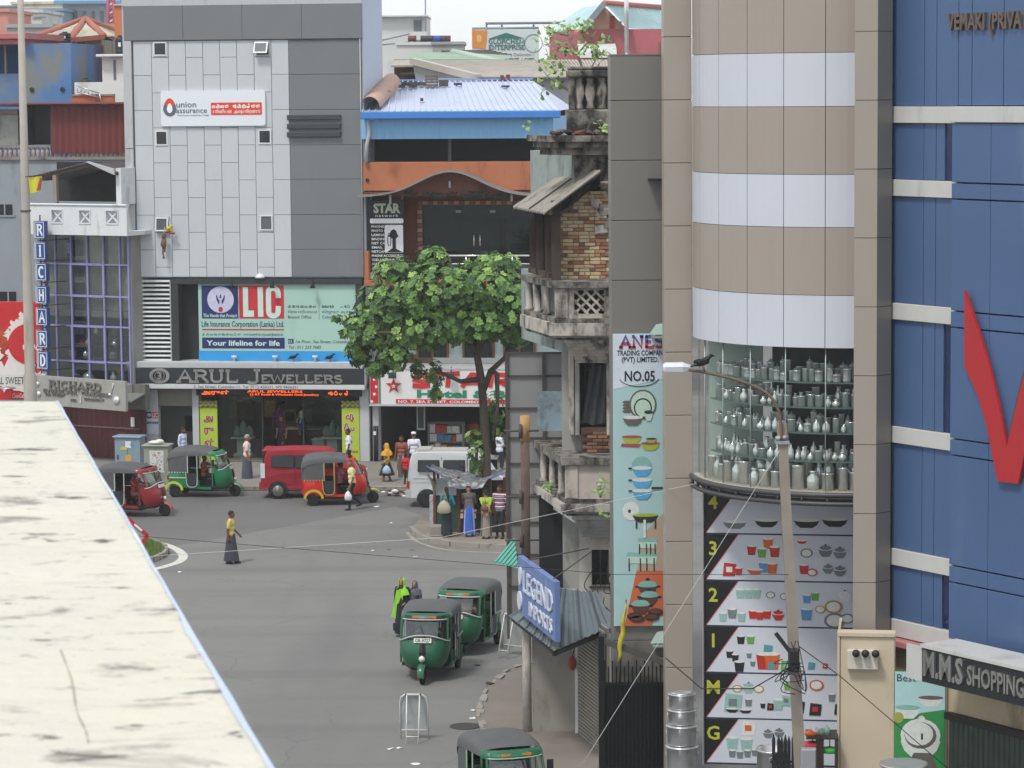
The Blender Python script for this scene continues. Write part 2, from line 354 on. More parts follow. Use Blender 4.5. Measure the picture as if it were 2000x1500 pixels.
# ================================================================== ground
def ground_mat():
    m = bpy.data.materials.new('asphalt'); m.use_nodes = True; t = m.node_tree; N = t.nodes; L = t.links; b = N['Principled BSDF']
    b.inputs['Roughness'].default_value = .85; b.inputs['Specular IOR Level'].default_value = .25
    geo = N.new('ShaderNodeNewGeometry')
    def noise(sc,det=6,rough=.6,stretch=None):
        n = N.new('ShaderNodeTexNoise'); n.inputs['Scale'].default_value = sc; n.inputs['Detail'].default_value = det; n.inputs['Roughness'].default_value = rough
        if stretch:
            mp = N.new('ShaderNodeMapping'); mp.inputs['Scale'].default_value = stretch; L.new(geo.outputs['Position'],mp.inputs['Vector']); L.new(mp.outputs[0],n.inputs['Vector'])
        else: L.new(geo.outputs['Position'],n.inputs['Vector'])
        return n
    def mixc(fac,a,bcol):
        mx = N.new('ShaderNodeMix'); mx.data_type = 'RGBA'
        for s_,v in ((6,a),(7,bcol)):
            if isinstance(v,tuple): mx.inputs[s_].default_value = v + (1,)
            else: L.new(v,mx.inputs[s_])
        L.new(fac,mx.inputs[0]); return mx.outputs[2]
    def ramp(src,a,b_):
        r = N.new('ShaderNodeValToRGB'); r.color_ramp.elements[0].position = a; r.color_ramp.elements[1].position = b_; L.new(src,r.inputs[0]); return r.outputs[0]
    big = ramp(noise(.16,5).outputs['Fac'],.35,.65)
    c = mixc(big,(.165,.163,.16),(.2,.198,.193))
    c = mixc(ramp(noise(2.2,8,.7).outputs['Fac'],.3,.75),c,(.20,.196,.188))
    c = mixc(ramp(noise(1,4,.5,(.35,.05,1)).outputs['Fac'],.5,.8),c,(.115,.115,.115))      # oil and tyre streaks
    c = mixc(ramp(noise(.45,7,.65).outputs['Fac'],.6,.8),c,(.215,.205,.19))                    # dusty patches
    c = mixc(ramp(noise(60,2,.5).outputs['Fac'],.35,.7),c,(.17,.17,.17))
    def vor(sc,feat,st=(1,1,1)):
        v = N.new('ShaderNodeTexVoronoi'); v.feature = feat; v.inputs['Scale'].default_value = sc; mp = N.new('ShaderNodeMapping'); mp.inputs['Scale'].default_value = st; mp.inputs['Rotation'].default_value = (0,0,.3)
        wob = N.new('ShaderNodeVectorMath'); wob.operation = 'MULTIPLY_ADD'; wob.inputs[1].default_value = (.5,.5,0); L.new(noise(.9,4).outputs['Color'],wob.inputs[0]); L.new(geo.outputs['Position'],wob.inputs[2]); L.new(wob.outputs[0],mp.inputs['Vector']); L.new(mp.outputs[0],v.inputs['Vector']); return v
    def mul(p,q):
        m_ = N.new('ShaderNodeMath'); m_.operation = 'MULTIPLY'; L.new(p,m_.inputs[0]); L.new(q,m_.inputs[1]) if not isinstance(q,float) else setattr(m_.inputs[1],'default_value',q); return m_.outputs[0]
    inv = N.new('ShaderNodeMapRange'); inv.inputs[1].default_value = .0; inv.inputs[2].default_value = .012; inv.inputs[3].default_value = 1; inv.inputs[4].default_value = 0; L.new(vor(.32,'DISTANCE_TO_EDGE').outputs['Distance'],inv.inputs[0])
    c = mixc(mul(mul(inv.outputs[0],ramp(noise(.35,3).outputs['Fac'],.45,.6)),.3),c,(.06,.06,.06))         # cracks
    sepc = N.new('ShaderNodeSeparateColor'); L.new(vor(.14,'F1',(1,.45,1)).outputs['Color'],sepc.inputs[0]); c = mixc(mul(ramp(sepc.outputs[0],.78,.8),.5),c,(.105,.105,.108))   # repair patches
    c = mixc(mul(ramp(noise(1.4,5,.7).outputs['Fac'],.66,.72),.6),c,(.075,.074,.073))                          # oil spots
    c = mixc(mul(ramp(noise(1,3,.5,(.02,.5,1)).outputs['Fac'],.5,.7),.45),c,(.11,.11,.111))                  # worn wheel tracks across the junction
    L.new(c,b.inputs['Base Color'])
    bp = N.new('ShaderNodeBump'); bp.inputs['Strength'].default_value = .35; bp.inputs['Distance'].default_value = .01
    L.new(noise(90,3).outputs['Fac'],bp.inputs['Height']); L.new(bp.outputs[0],b.inputs['Normal'])
    return m
g = MB(); g.add([(-900,-300,0),(900,-300,0),(900,2500,0),(-900,2500,0)],[(0,1,2,3)])
struct('ground',g,ground_mat())
M_pave = mat('paving','#7f7b76',.85,var=.1,scale=1.6,stain=('#625d56',.3,.5,1),bump=.3)
M_kerb = mat('kerb','#8f8b84',.8,var=.15,scale=2,stain=('#4c4843',.4,2.2,1))
M_line = mat('road_paint','#c9c8c2',.6,var=.1,scale=9,stain=('#77746e',.45,7,1))
# pavement in front of the shops, with kerb stones
k0,k1 = gnd(225,957),gnd(1130,958)
pv = MB(); pv.prism([(k0.x,k0.y),(k1.x,k1.y),(k1.x+4,125),(k0.x-9,125)],0.0,.15,'z')
struct('pavement',pv,M_pave)
d = (k1-k0); n = int(d.length/1.0); ks = MB(); ks.bbox(-.495,.495,-.14,-.004,0,.165,.02)
kme = ks.mesh('kerb_stone',M_kerb); kr = struct('kerb',MB().box(0,d.length,-.10,-.006,0,.06),M_kerb)
kr.location = k0; ang = math.atan2(d.y,d.x); kr.rotation_euler = (0,0,ang)
for i in range(n):
    o = link(bpy.data.objects.new('kerb_stone',kme),kr); o.location = (i+.5,random.uniform(-.012,.006),random.uniform(-.01,.006)); o.rotation_euler = (0,0,random.uniform(-.012,.012))
def slab(name,pix,h,m,zb=0.0,kerb=None):
    P = [gnd(*p) for p in pix]; mb = MB(); mb.prism([(p.x,p.y) for p in P],zb,h,'z'); o = struct(name,mb,m)
    return P
# refuge under the tree where the newspaper kiosk stands
M_dust = mat('dusty_paving','#857d72',.9,var=.12,scale=1.3,stain=('#6a6258',.35,.5,1),bump=.4)
isl = [(808,1036),(820,1049),(845,1059),(885,1066),(940,1070),(1000,1073),(1080,1073),(1080,1012),(900,1003),(850,1008),(820,1020)]
P = slab('traffic_island',isl,.14,M_dust)
kb = MB()
for i in range(6):
    a,b_ = P[i],P[i+1]; dd = (b_-a); nn = Vector((dd.y,-dd.x,0)).normalized()*.16
    kb.prism([(a.x,a.y),(b_.x,b_.y),(b_.x+nn.x,b_.y+nn.y),(a.x+nn.x,a.y+nn.y)],0,.155,'z')
struct('island_kerb',kb,M_kerb)
def painted(name,pix,w,z=.006):
    mb = MB(); P = [gnd(*p) for p in pix]
    for i in range(len(P)-1):
        a,b_ = P[i],P[i+1]; q = [P[max(i-1,0)],P[min(i+2,len(P)-1)]]
        n0 = (b_-q[0]); n1 = (q[1]-a); n0 = Vector((-n0.y,n0.x,0)).normalized()*w/2; n1 = Vector((-n1.y,n1.x,0)).normalized()*w/2
        mb.add([(a.x+n0.x,a.y+n0.y,z),(a.x-n0.x,a.y-n0.y,z),(b_.x-n1.x,b_.y-n1.y,z),(b_.x+n1.x,b_.y+n1.y,z)],[(0,1,2,3)])
    struct(name,mb,M_line if name == 'road_line' else mat('faded_paint','#a59f90',.8,var=.12,scale=6,stain=('#8a857b',.8,3,1)))
def smooth_pts(P,k=4):
    o = []
    for i in range(len(P)-1):
        p0,p1,p2,p3 = P[max(i-1,0)],P[i],P[i+1],P[min(i+2,len(P)-1)]
        for j in range(k):
            t = j/k; o.append(tuple(.5*((2*p1[c])+(-p0[c]+p2[c])*t+(2*p0[c]-5*p1[c]+4*p2[c]-p3[c])*t*t+(-p0[c]+3*p1[c]-3*p2[c]+p3[c])*t**3) for c in range(len(p1))))
    return o + [P[-1]]
painted('faded_road_line',smooth_pts([(796,1040),(812,1056),(850,1070),(905,1077),(990,1080),(1080,1081)]),.13)
painted('road_line',smooth_pts([(292,1058),(320,1063),(345,1073),(358,1086),(350,1097),(328,1105),(296,1113),(250,1121)]),.28)
# grassed refuge beside the parapet
M_soil = mat('soil','#5d5a44',.95,var=.2,scale=5)
isl2 = [(150,1052),(262,1056),(296,1064),(318,1074),(323,1081),(316,1089),(298,1097),(265,1105),(150,1120)]
P2 = slab('grass_island',isl2,.13,M_soil); kb = MB()
for i in range(1,7):
    a,b_ = P2[i],P2[i+1]; dd = (b_-a); nn = Vector((dd.y,-dd.x,0)).normalized()*-.02
    mid = (P2[0]+P2[4])/2
    nn = ((a+b_)/2-mid).normalized()*.16
    kb.prism([(a.x,a.y),(b_.x,b_.y),(b_.x+nn.x,b_.y+nn.y),(a.x+nn.x,a.y+nn.y)],0,.17,'z')
struct('grass_island_kerb',kb,M_kerb)
gr = MB()
c0 = (P2[0]+P2[4])/2
for i in range(5200):
    k = random.randrange(0,8); t,u = random.random(),math.sqrt(random.random()); a,b_ = P2[k],P2[k+1]
    e = a.lerp(b_,t); p = c0.lerp(e,u*.96); h = random.uniform(.05,.2); aa = random.uniform(0,6.28); w = .012
    lx,ly = random.uniform(-.06,.06),random.uniform(-.06,.06)
    gr.add([(p.x-w*math.cos(aa),p.y-w*math.sin(aa),.12),(p.x+w*math.cos(aa),p.y+w*math.sin(aa),.12),(p.x+lx,p.y+ly,.12+h)],[(0,1,2)],random.randrange(3))
solo('grass','rough green grass growing on the kerbed refuge','grass',gr,[mat('grass_a','#5c7a34',.8),mat('grass_b','#6f8a42',.8),mat('grass_c','#7d8a50',.8)],kind='stuff')
# broken low kerb and brownish pavement by the old corner building
M_worn = mat('worn_pavement','#77716a',.9,var=.1,scale=1.1,stain=('#625c55',.35,.35,1),bump=.4)
pc = smooth_pts([(1078,1292),(1030,1299),(990,1313),(958,1338),(938,1368),(930,1398),(938,1428),(955,1462),(975,1510)])
P3 = [gnd(*p) for p in pc] + [gnd(1330,1510),gnd(1330,1292)]
mb = MB(); mb.prism([(p.x,p.y) for p in P3],0,.05,'z'); struct('side_pavement',mb,M_worn)
mb = MB()
for i in range(2,len(pc)-3):
    a,b_ = P3[i],P3[i+1]; dd = b_-a; nn = Vector((dd.y,-dd.x,0)).normalized()*(.13 + .05*math.sin(i*2.1))
    if i in (12,13,21): continue
    mb.prism([(a.x,a.y),(b_.x,b_.y),(b_.x-nn.x,b_.y-nn.y),(a.x-nn.x,a.y-nn.y)],0,.075 + .02*math.sin(i*3.3),'z')
struct('broken_kerb',mb,M_kerb)
# litter: scraps of paper and leaves on the road
M_scrap = mat('scrap_paper','#d8d8d4',.8); M_leafdry = mat('dry_leaf','#8a7a50',.9); M_rag = mat('dark_rag','#3a3432',.9)
for i,(x,y,s_,mm) in enumerate([(352,1118,.1,0),(735,990,.13,0),(730,1060,.1,0),(763,1022,.1,0),(760,1073,.12,1),(805,1074,.12,1),(812,1088,.09,0),(728,1076,.1,0),(762,1464,.1,0),(781,1462,.1,0),(812,1494,.12,0),(925,1388,.1,0),(922,1404,.09,0),(957,1340,.14,2),(932,1300,.1,2),(880,1300,.07,2),(762,962,.12,0),(700,1068,.1,1)]):
    p = gnd(x,y); mb = MB(); n = 7; a0 = random.random()*6
    rim = [(s_*random.uniform(.5,1)*math.cos(a0+6.28*k/n),s_*random.uniform(.4,.9)*math.sin(a0+6.28*k/n),random.uniform(.0,.035)) for k in range(n)]
    mb.add([(0,0,.03)] + rim,[(0,1+k,1+(k+1) % n) for k in range(n)])
    mb.add([(x_*.98,y_*.98,0) for x_,y_,z_ in rim],[tuple(range(n))])
    F_ = Frame(1000,1,0); F_.o = Vector((p.x,p.y,.055 if x > 930 and y > 1300 else .002))
    kind = ['white scrap of paper lying on the grey road','dry fallen leaf lying on the dusty road','dark scrap lying by the broken kerb'][mm]
    solo(['paper_scrap','fallen_leaf','rag'][mm],kind,['paper','leaf','rag'][mm],mb,[M_scrap,M_leafdry,M_rag][mm],F_,group=['paper scraps on the road','leaves on the road','dark scraps on the road'][mm])
# cracked drain cover
p = gnd(908,1419); F_ = Frame(1000,1,0); F_.o = Vector((p.x,p.y,0))
t = thing('drain_cover','round cast iron drain cover sunk in the road','drain cover',F_)
part('rim',MB().lathe([(.3,.0),(.34,.0),(.34,.014),(.3,.014)],n=24),mat('iron','#3c3a38',.6,.3),t)
mb = MB().lathe([(0.001,.002),(.29,.002),(.29,.012),(.001,.012)],n=24); part('lid',mb,mat('iron_lid','#5a5854',.6,.3),t)
# ================================================================== own parapet in front of the viewer
ZP = 13.18
q = [gnd(530,1500,ZP),gnd(112,784,ZP)]
dv = (q[0]-q[1]).normalized()
near = q[0] + dv*2.2; far_l = gnd(-900,783,ZP)
def para_mat():
    m = mat('parapet_plaster','#c6c4b9',.9,var=.08,scale=2.5,bump=.5,bscale=18)
    t_ = m.node_tree; N = t_.nodes; L = t_.links; b = N['Principled BSDF']; src = b.inputs['Base Color'].links[0].from_socket
    geo = N.new('ShaderNodeNewGeometry')
    for sc,st,a,w,col in ((1.0,(.8,.5,1),.5,.2,(.60,.57,.48)),(1.0,(3.2,5.5,1),.56,.09,(.27,.25,.23)),(1.0,(7,13,1),.585,.07,(.10,.095,.09)),(1.0,(22,40,1),.63,.07,(.2,.19,.18))):
        mp = N.new('ShaderNodeMapping'); mp.inputs['Scale'].default_value = st; mp.inputs['Rotation'].default_value = (0,0,R(12)); L.new(geo.outputs['Position'],mp.inputs['Vector'])
        n_ = N.new('ShaderNodeTexNoise'); n_.inputs['Scale'].default_value = sc; n_.inputs['Detail'].default_value = 9; n_.inputs['Roughness'].default_value = .68; n_.inputs['Distortion'].default_value = .5; L.new(mp.outputs[0],n_.inputs['Vector'])
        r = N.new('ShaderNodeValToRGB'); r.color_ramp.elements[0].position = a; r.color_ramp.elements[1].position = a+w; L.new(n_.outputs['Fac'],r.inputs[0])
        mx = N.new('ShaderNodeMix'); mx.data_type = 'RGBA'; L.new(r.outputs[0],mx.inputs[0]); L.new(src,mx.inputs[6]); mx.inputs[7].default_value = col + (1,); src = mx.outputs[2]
    L.new(src,b.inputs['Base Color']); return m
top = [(near.x,near.y),(q[0].x,q[0].y),(q[1].x,q[1].y),(far_l.x,far_l.y),(near.x-4,near.y)]
edge = []                                                        # slightly uneven arris along the street side
for i in range(41):
    p = near.lerp(q[1],i/40); edge.append((p.x + random.uniform(-.0015,.0015),p.y))
t = thing('parapet','weathered cream plaster parapet top with dark mould spots and blue painted side','parapet',base=(near.x-1,near.y,0))
top = edge + [(far_l.x,far_l.y),(near.x-4,near.y)]
part('coping',MB().prism(top,ZP-.06,ZP,'z'),para_mat(),t)
ins = [(x-.012,y) for x,y in edge] + [(far_l.x,far_l.y-.02),(near.x-4,near.y)]
part('wall',MB().prism(ins,0,ZP-.06,'z'),mat('parapet_blue','#b4c3dc',.8,stain=('#d8dce0',.5,3,1)),t)
es = MB()                                                        # peeling blue paint creeping over the edge of the top
for i in range(40):
    a,b_ = edge[i],edge[i+1]; fw = lambda j: .002 + .002*abs(math.sin(j*1.7)) + (.006*abs(math.sin(j*.9)) if j < 20 else 0); w0,w1 = fw(i),fw(i+1)
    es.add([(a[0]+.002,a[1],ZP+.002),(b_[0]+.002,b_[1],ZP+.002),(b_[0]-w1,b_[1],ZP+.002),(a[0]-w0,a[1],ZP+.002)],[(0,1,2,3)])
    es.add([(a[0]+.002,a[1],ZP+.002),(b_[0]+.002,b_[1],ZP+.002),(b_[0]+.002,b_[1],ZP-.06),(a[0]+.002,a[1],ZP-.06)],[(3,2,1,0)])
part('painted_edge',es,MATS['parapet_blue'],t)
ck = MB()                                                        # hairline cracks in the plaster
for pix in ([(118,1270),(140,1330),(150,1390),(168,1430),(172,1452)],[(172,1450),(250,1446),(330,1436),(440,1424)],[(0,1148),(110,1140),(220,1138)]):
    P = [gnd(p[0],p[1],ZP) for p in smooth_pts(pix)]
    for p,q_ in zip(P[:-1],P[1:]): w = random.uniform(.0003,.0009); ck.add([(p.x-w,p.y-w,ZP+.0015),(p.x+w,p.y+w,ZP+.0015),(q_.x+w,q_.y+w,ZP+.0015),(q_.x-w,q_.y-w,ZP+.0015)],[(0,1,2,3)])
part('cracks',ck,mat('crack_dark','#8a8478',.9),[x for x in COL.objects if x.name == 'parapet'][0])['kind'] = 'stuff'
# ================================================================== grey clad shop building (insurance office over jeweller)
FL = Frame(480,109,8)
M_lt = mat('panel_light','#bfc4c8',.45,var=.03,scale=.6,stain=('#a9adb0',.25,.8,6))
M_lt2 = mat('panel_light_b','#bcc2c6',.45,var=.03,scale=.6,stain=('#a4a8ab',.25,.8,6))
M_dk = mat('panel_dark','#74777a',.5,var=.04,scale=.8,stain=('#818487',.25,.7,6))
M_gap = mat('panel_gap','#7b8084',.8)
M_trim = mat('trim_grey','#b4b7b9',.6,var=.05,stain=('#8b8c8b',.3,1.5,5))
M_char = mat('charcoal_panel','#33373b',.5,var=.05)
M_black = mat('near_black','#15181a',.6)
M_dkglass = mat('dark_pane','#1c2226',.08,var=.15,scale=.8,spec=.6)
M_frame = mat('white_frame','#d9dcdd',.5)
t = LIC = thing('shop_building','tall building clad in light and dark grey panels above the jewellery shop','building',FL,(0,0,.15))
x0,x1,z0,z1 = FL.r(246,8,710,905); z0 = .15
zt = FL.Z(0,480)+.6
xc0,xc1 = FL.X(246,300),FL.X(708.5,300)
D = 4.0                                                          # depth of the block
wl = MB()                                                        # core walls: upper block and thin shell round the shop
ZB = FL.Z(543,480)
wl.box(xc0,xc1,.04,D,ZB,zt-.25)
wl.box(xc0,xc1,.9,D+3,FL.Z(712,480),ZB-.002)
part('core_wall',wl,M_gap,t)
sw = MB(); sw.box(xc1+.003,xc1+.05,.05,D,FL.Z(560,480),zt-.2); sw.box(xc0-.05,xc0-.003,.05,D,FL.Z(560,480),zt-.2)
for q_ in islands(sw): part('side_wall',q_,mat('side_wall_blue','#b9c3d2',.7,var=.05,stain=('#99a0a8',.3,1,6)),t)
part('roof_edge',MB().box(xc0-.08,xc1+.08,-.1,D+.05,zt-.25,zt-.002).box(xc0-.04,xc1+.04,-.03,D,FL.Z(9,480)+.002,zt-.26),M_trim,t)
# panels
cols = [262,297.6,330.7,364,397.7,430.9,464,497.5,531,565]
X = [FL.X(c,190) for c in cols]; zt_l,zb_l = FL.Z(79,420),FL.Z(541,420)
ph = (FL.Z(147.6,280)-FL.Z(488,280))/5; zr = FL.Z(147.6,280); g = .008
for c in range(9):
    zs = [zr - ph*k + (0 if c % 2 == 0 else ph/2) for k in range(-2,8)]
    for k in range(len(zs)-1):
        a,b = min(zs[k],zt_l),max(zs[k+1],zb_l)
        if a-b < .08: continue
        part('panel',MB().bbox(X[c]+g,X[c+1]-g,-.02+random.uniform(-.003,.003),.03,b+g,a-g,.006),random.choice([M_lt,M_lt,M_lt2]),t)
rows = [78,145,214,283,350,419,487,541]
xd0,xd1 = FL.X(565,190)+g,FL.X(706,190)
for a,b in zip(rows[:-1],rows[1:]):
    part('panel',MB().bbox(xd0,xd1,-.02+random.uniform(-.002,.002),.03,FL.Z(b,640)+g,FL.Z(a,640)-g,.006),M_dk,t)
xf0,xf1 = FL.X(243,40),FL.X(707,40)
for k in range(4):                                               # dark top fascia in four wide sheets
    a = xf0 + (xf1-xf0)*k/4; b = xf0 + (xf1-xf0)*(k+1)/4
    part('fascia_panel',MB().bbox(a+.004,b-.004,-.10,.03,FL.Z(77,480),FL.Z(9,480),.008),M_dk,t)
xp0,xp1 = FL.X(245.5,300),FL.X(262,300)-g
for a,b in ((80,290),(291.5,545),(546.5,706)):
    part('pilaster',MB().bbox(xp0,xp1,-.09,.03,FL.Z(b,254),FL.Z(a,254),.01),M_trim,t)
# small windows
def win(px0,py0,px1,py1,tilt=0.0,dark=True):
    a,b,c,d = FL.r(px0,py0,px1,py1)
    fr = MB(); w = .045; y = -.06
    fr.box(a,b,y,-.021,c,c+w); fr.box(a,b,y,-.021,d-w,d); fr.box(a,a+w,y,-.021,c+w,d-w); fr.box(b-w,b,y,-.021,c+w,d-w)
    f = part('window',fr,M_trim if tilt else M_frame,t)
    gl = MB().box(a+w,b-w,-.034,-.0235,c+w,d-w); part('pane',gl,mat('grey_pane','#5f686f',.1) if not dark else M_dkglass if not tilt else M_black,f)
    if tilt:                                                     # top hung sash standing open
        s_ = MB(); h = d-c-2*w; W = b-a-.02; ca,sa = math.cos(tilt),math.sin(tilt)
        M_ = Matrix.Rotation(-tilt,3,'X'); o = Vector(((a+b)/2-.04,y-.01,d-w))
        q_ = MB(); e = .05
        q_.box(-W/2,W/2,-.02,.02,-e,0); q_.box(-W/2,W/2,-.02,.02,-h,-h+e); q_.box(-W/2,-W/2+e,-.02,.02,-h+e,-e); q_.box(W/2-e,W/2,-.02,.02,-h+e,-e)
        s_.merge(q_,Matrix.Translation(o) @ M_.to_4x4()); part('sash',s_,M_frame,f)
        q_ = MB(); q_.box(-W/2+e,W/2-e,-.006,.006,-h+e,-e); s2 = MB(); s2.merge(q_,Matrix.Translation(o) @ M_.to_4x4()); part('sash_pane',s2,mat('sash_glass','#4f585e',.45,spec=.3),f)
win(300,82,326,109); win(499,80,527,109,.5); win(304,255,328,284); win(505,253,530,281); win(306,422,332,454,.16); win(508,420,533,450,0,False)
# three dark bars beside the corner
for y_ in (229,246.5,262.5):
    a,b,c,d = FL.r(562,y_-5,666,y_+5); part('bar',MB().bbox(a,b,-.17,-.024,c,d,.02),mat('bar_dark','#3d4144',.5),t)
part('conduit',MB().tube([(FL.X(705.5,230),-.06,FL.Z(9,705)),(FL.X(706,230),-.06,FL.Z(541,705))],.02,6),M_trim,t)
part('vent_cap',MB().lathe([(.02,-.05),(.19,-.05),(.17,.02),(.09,.1),(.01,.12)],(FL.X(509,536),-.12,FL.Z(540,509)),12),M_frame,t)
# first floor: louvres, recess
a,b,c,d = FL.r(272,547,333,706)
lo = part('louvre_frame',MB().box(a-.06,a,-.06,.3,c,d).box(b,b+.05,-.06,.3,c,d).box(a,b,.2,.3,c,d),M_trim,t)
n = 19; me = MB().obox((0,0,0),((b-a)/2-.004,.055,.012),Matrix.Rotation(R(35),3,'X')).mesh('slat',mat('slat_white','#d4d8da',.5))
for k in range(n): share('slat',me,lo,((a+b)/2,.03,c+.06+(d-c-.1)*k/(n-1)))
part('recess_back',MB().box(a,b,.12,.19,c,d),M_black,lo)
a,b,c,d = FL.r(336,544,388,708); xr = FL.X(696,620); xr2 = FL.X(709,620)
fr = MB().box(a,a+.28,-.12,.9,c,d-.2).box(a,xr2,-.14,.9,d-.2,d).box(xr,xr2,-.10,.9,c,d-.2)
part('sign_surround',fr,M_char,t); part('recess_wall',MB().box(a+.28,xr,.55,.89,c,d-.2),mat('recess_dark','#2b2e31',.7),t)
a,b,c,d = FL.r(252,705,712,719); part('ledge',MB().bbox(a,b,-.42,.9,c,d,.02),M_trim,t)
# ground floor columns, shutter box, entrance
zb = .15
def colm(p0,p1,y0=-.05,y1=.35,top=760,m=M_trim): return part('column',MB().bbox(FL.X(p0,850),FL.X(p1,850),y0,y1,zb,FL.Z(top,(p0+p1)/2),.015),m,t)
colm(285.5,310,m=M_trim); colm(377,390); colm(703,722)
a,b,c,d = FL.r(310,760,377,793); part('shutter_box',MB().box(a,b,.04,.4,c,d),mat('shutter_grey','#77756f',.6,.2,bump=.3,bscale=60),t)
part('soffit',MB().box(xc0,xc1,-.02,7,FL.Z(760,480),FL.Z(755,480)),M_char,t)
ins = MB()                                                       # shop room: back, sides, floor
xa,xb,xm,xe = FL.X(284,850),FL.X(722,850),FL.X(383,850),FL.X(668,850)
ins.box(xa,xb,6.5,6.7,zb,FL.Z(760,480)); ins.box(xa-.1,xa,.35,6.5,zb,FL.Z(760,480)); ins.box(xb,xb+.1,.35,6.5,zb,FL.Z(760,480)); ins.box(xm-.05,xm+.05,.36,6.5,zb,FL.Z(760,480))
part('shop_room',ins,mat('shop_wall','#5f6058',.7,var=.15,scale=1),t)
part('shop_floor',MB().box(xa,xb,.0,6.5,zb-.1,zb+.02),mat('shop_tile','#6d6a62',.3),t)
part('door_wall',MB().box(xa,xm-.05,2.2,2.3,zb,FL.Z(760,480)),mat('stair_wall','#8f9290',.7,var=.2,scale=.8),t)
part('door_notice',MB().box(FL.X(333,830),FL.X(360,830),2.16,2.2,FL.Z(842,345,2.2),FL.Z(812,345,2.2)),M_black,t)
# shop window
GZ = FL.Z(773,540)
sg = glass('shop_glass','#aab5b0',.05,.02,.35)
xs = [FL.X(428,850),FL.X(510,850),FL.X(590,850),FL.X(668,850)]
for k in range(3):
    if k == 1: continue                                          # the middle bay is the open entrance
    part('shop_window',MB().add([(xs[k]+.02,.28,zb+.05),(xs[k+1]-.02,.28,zb+.05),(xs[k+1]-.02,.28,GZ),(xs[k]+.02,.28,GZ)],[(0,1,2,3)]),sg,t)
for k in range(4): part('mullion',MB().box(xs[k]-.02,xs[k]+.02,.24,.32,zb,GZ),M_char,t)
part('entrance_step',MB().bbox(FL.X(425,905),FL.X(700,905),-.5,.2,.14,.2,.02),mat('step_stone','#57554f',.5,var=.2),t)
# things inside the jeweller's window
def bust(px,label):
    b = thing('jewellery_stand',label,'display stand',FL,(FL.X(px,850,.8),.8,zb+.02),'jewellery stands in the shop window')
    X0 = FL.X(px,850,.8); zt_ = FL.Z(856,px,.8)
    part('plinth',MB().box(X0-.32,X0+.32,.55,1.05,zb+.02,zt_-.55).box(X0-.2,X0+.2,.6,1.0,zt_-.55,zt_),mat('stand_white','#c3c9c4',.5),b)
    part('shelf',MB().bbox(X0-.42,X0+.42,.5,1.1,zt_,zt_+.06,.01),MATS['stand_white'],b)
    for dx,h in ((-.24,.42),(0,.62),(.24,.42)):
        part('bust',MB().lathe([(.06,0),(.13,.02),(.15,h*.5),(.10,h*.8),(.05,h*.9),(.045,h)],(X0+dx,.8,zt_+.061),10),mat('bust_white','#aeb8b4',.6),b)
    part('panel',MB().box(X0-.34,X0-.14,.5,.53,zb+.1,zt_-.6).box(X0+.14,X0+.34,.5,.53,zb+.1,zt_-.6),mat('stand_panel','#dfe5e6',.4),b)
bust(475,'white jewellery stand with busts behind the left pane of the shop'); bust(650,'white jewellery stand with busts beside the round lettered banner')
for px,py,w,h,nm,lb,col in ((527,798,.5,.75,'wall_picture','gold framed glittering picture on the jewellery shop wall','#8d7a3c'),(566,812,.5,.5,'wall_screen','dark screen on the jewellery shop wall','#16241f'),(470,800,.9,.8,'wall_display','gilded wall display in the jewellery shop','#6f6538')):
    X0,Z0 = FL.loc(px,py,4.0); s_ = thing(nm,lb,'picture',FL,(X0,4.0,Z0))
    part('frame',MB().ring2((X0,Z0),.001,.01,3.99,4.0).box(X0-w/2,X0+w/2,3.95,4.0,Z0-h/2,Z0+h/2),mat('gilt','#6b5a2c',.4,.5),s_)
    part('picture',MB().box(X0-w/2+.06,X0+w/2-.06,3.93,3.949,Z0-h/2+.06,Z0+h/2-.06),mat('pic_'+nm,col,.4,.2,var=.5,scale=9),s_)
    part('bracket',MB().box(X0-.05,X0+.05,4.0,6.5,Z0-.05,Z0+.05),M_black,s_)
cn = thing('shop_counter','long dark glass counter inside the jewellery shop','counter',FL,(FL.X(600,850,3),3,zb+.02))
xa_,xb_ = FL.X(545,880,3),FL.X(640,880,3)
part('body',MB().box(xa_,xb_,2.7,3.3,zb+.02,1.0),mat('counter_red','#5a2024',.5),cn); part('top',MB().bbox(xa_-.04,xb_+.04,2.64,3.36,1.0,1.06,.01),mat('counter_top','#aab4b2',.2),cn)
cb = thing('display_case','plain pale display case standing beside the shop entrance','display case',FL,(FL.X(625,880,.9),.9,zb+.02))
a,b,c,d = FL.r(613,858,636,903,.9); part('body',MB().bbox(a,b,.6,1.1,zb+.02,d,.01),mat('case_pale','#a3aca8',.5),cb); part('top',MB().box(a-.02,b+.02,.58,1.12,d+.001,d+.04),M_frame,cb)
for px,dy in ((470,1.6),(545,2.4),(600,1.6),(645,3.2)):
    o = thing('ceiling_lamp','small lit ceiling lamp inside the jewellery shop','lamp',FL,(FL.X(px,790,dy),dy,FL.Z(760,540)-.2),'lit lamps in the jewellery shop'); x_,z_ = FL.X(px,790,dy),FL.Z(760,540); part('housing',MB().lathe([(.06,-.0),(.16,-.12),(.15,-.12),(.05,-.02)],(x_,dy,z_),12),M_frame,o); part('bulb',MB().lathe([(.001,-.13),(.12,-.12),(.12,-.11),(.001,-.1)],(x_,dy,z_),12),mat('lamp_glow','#ffe2b0',.5,emit='#ffd9a0',es=14),o)
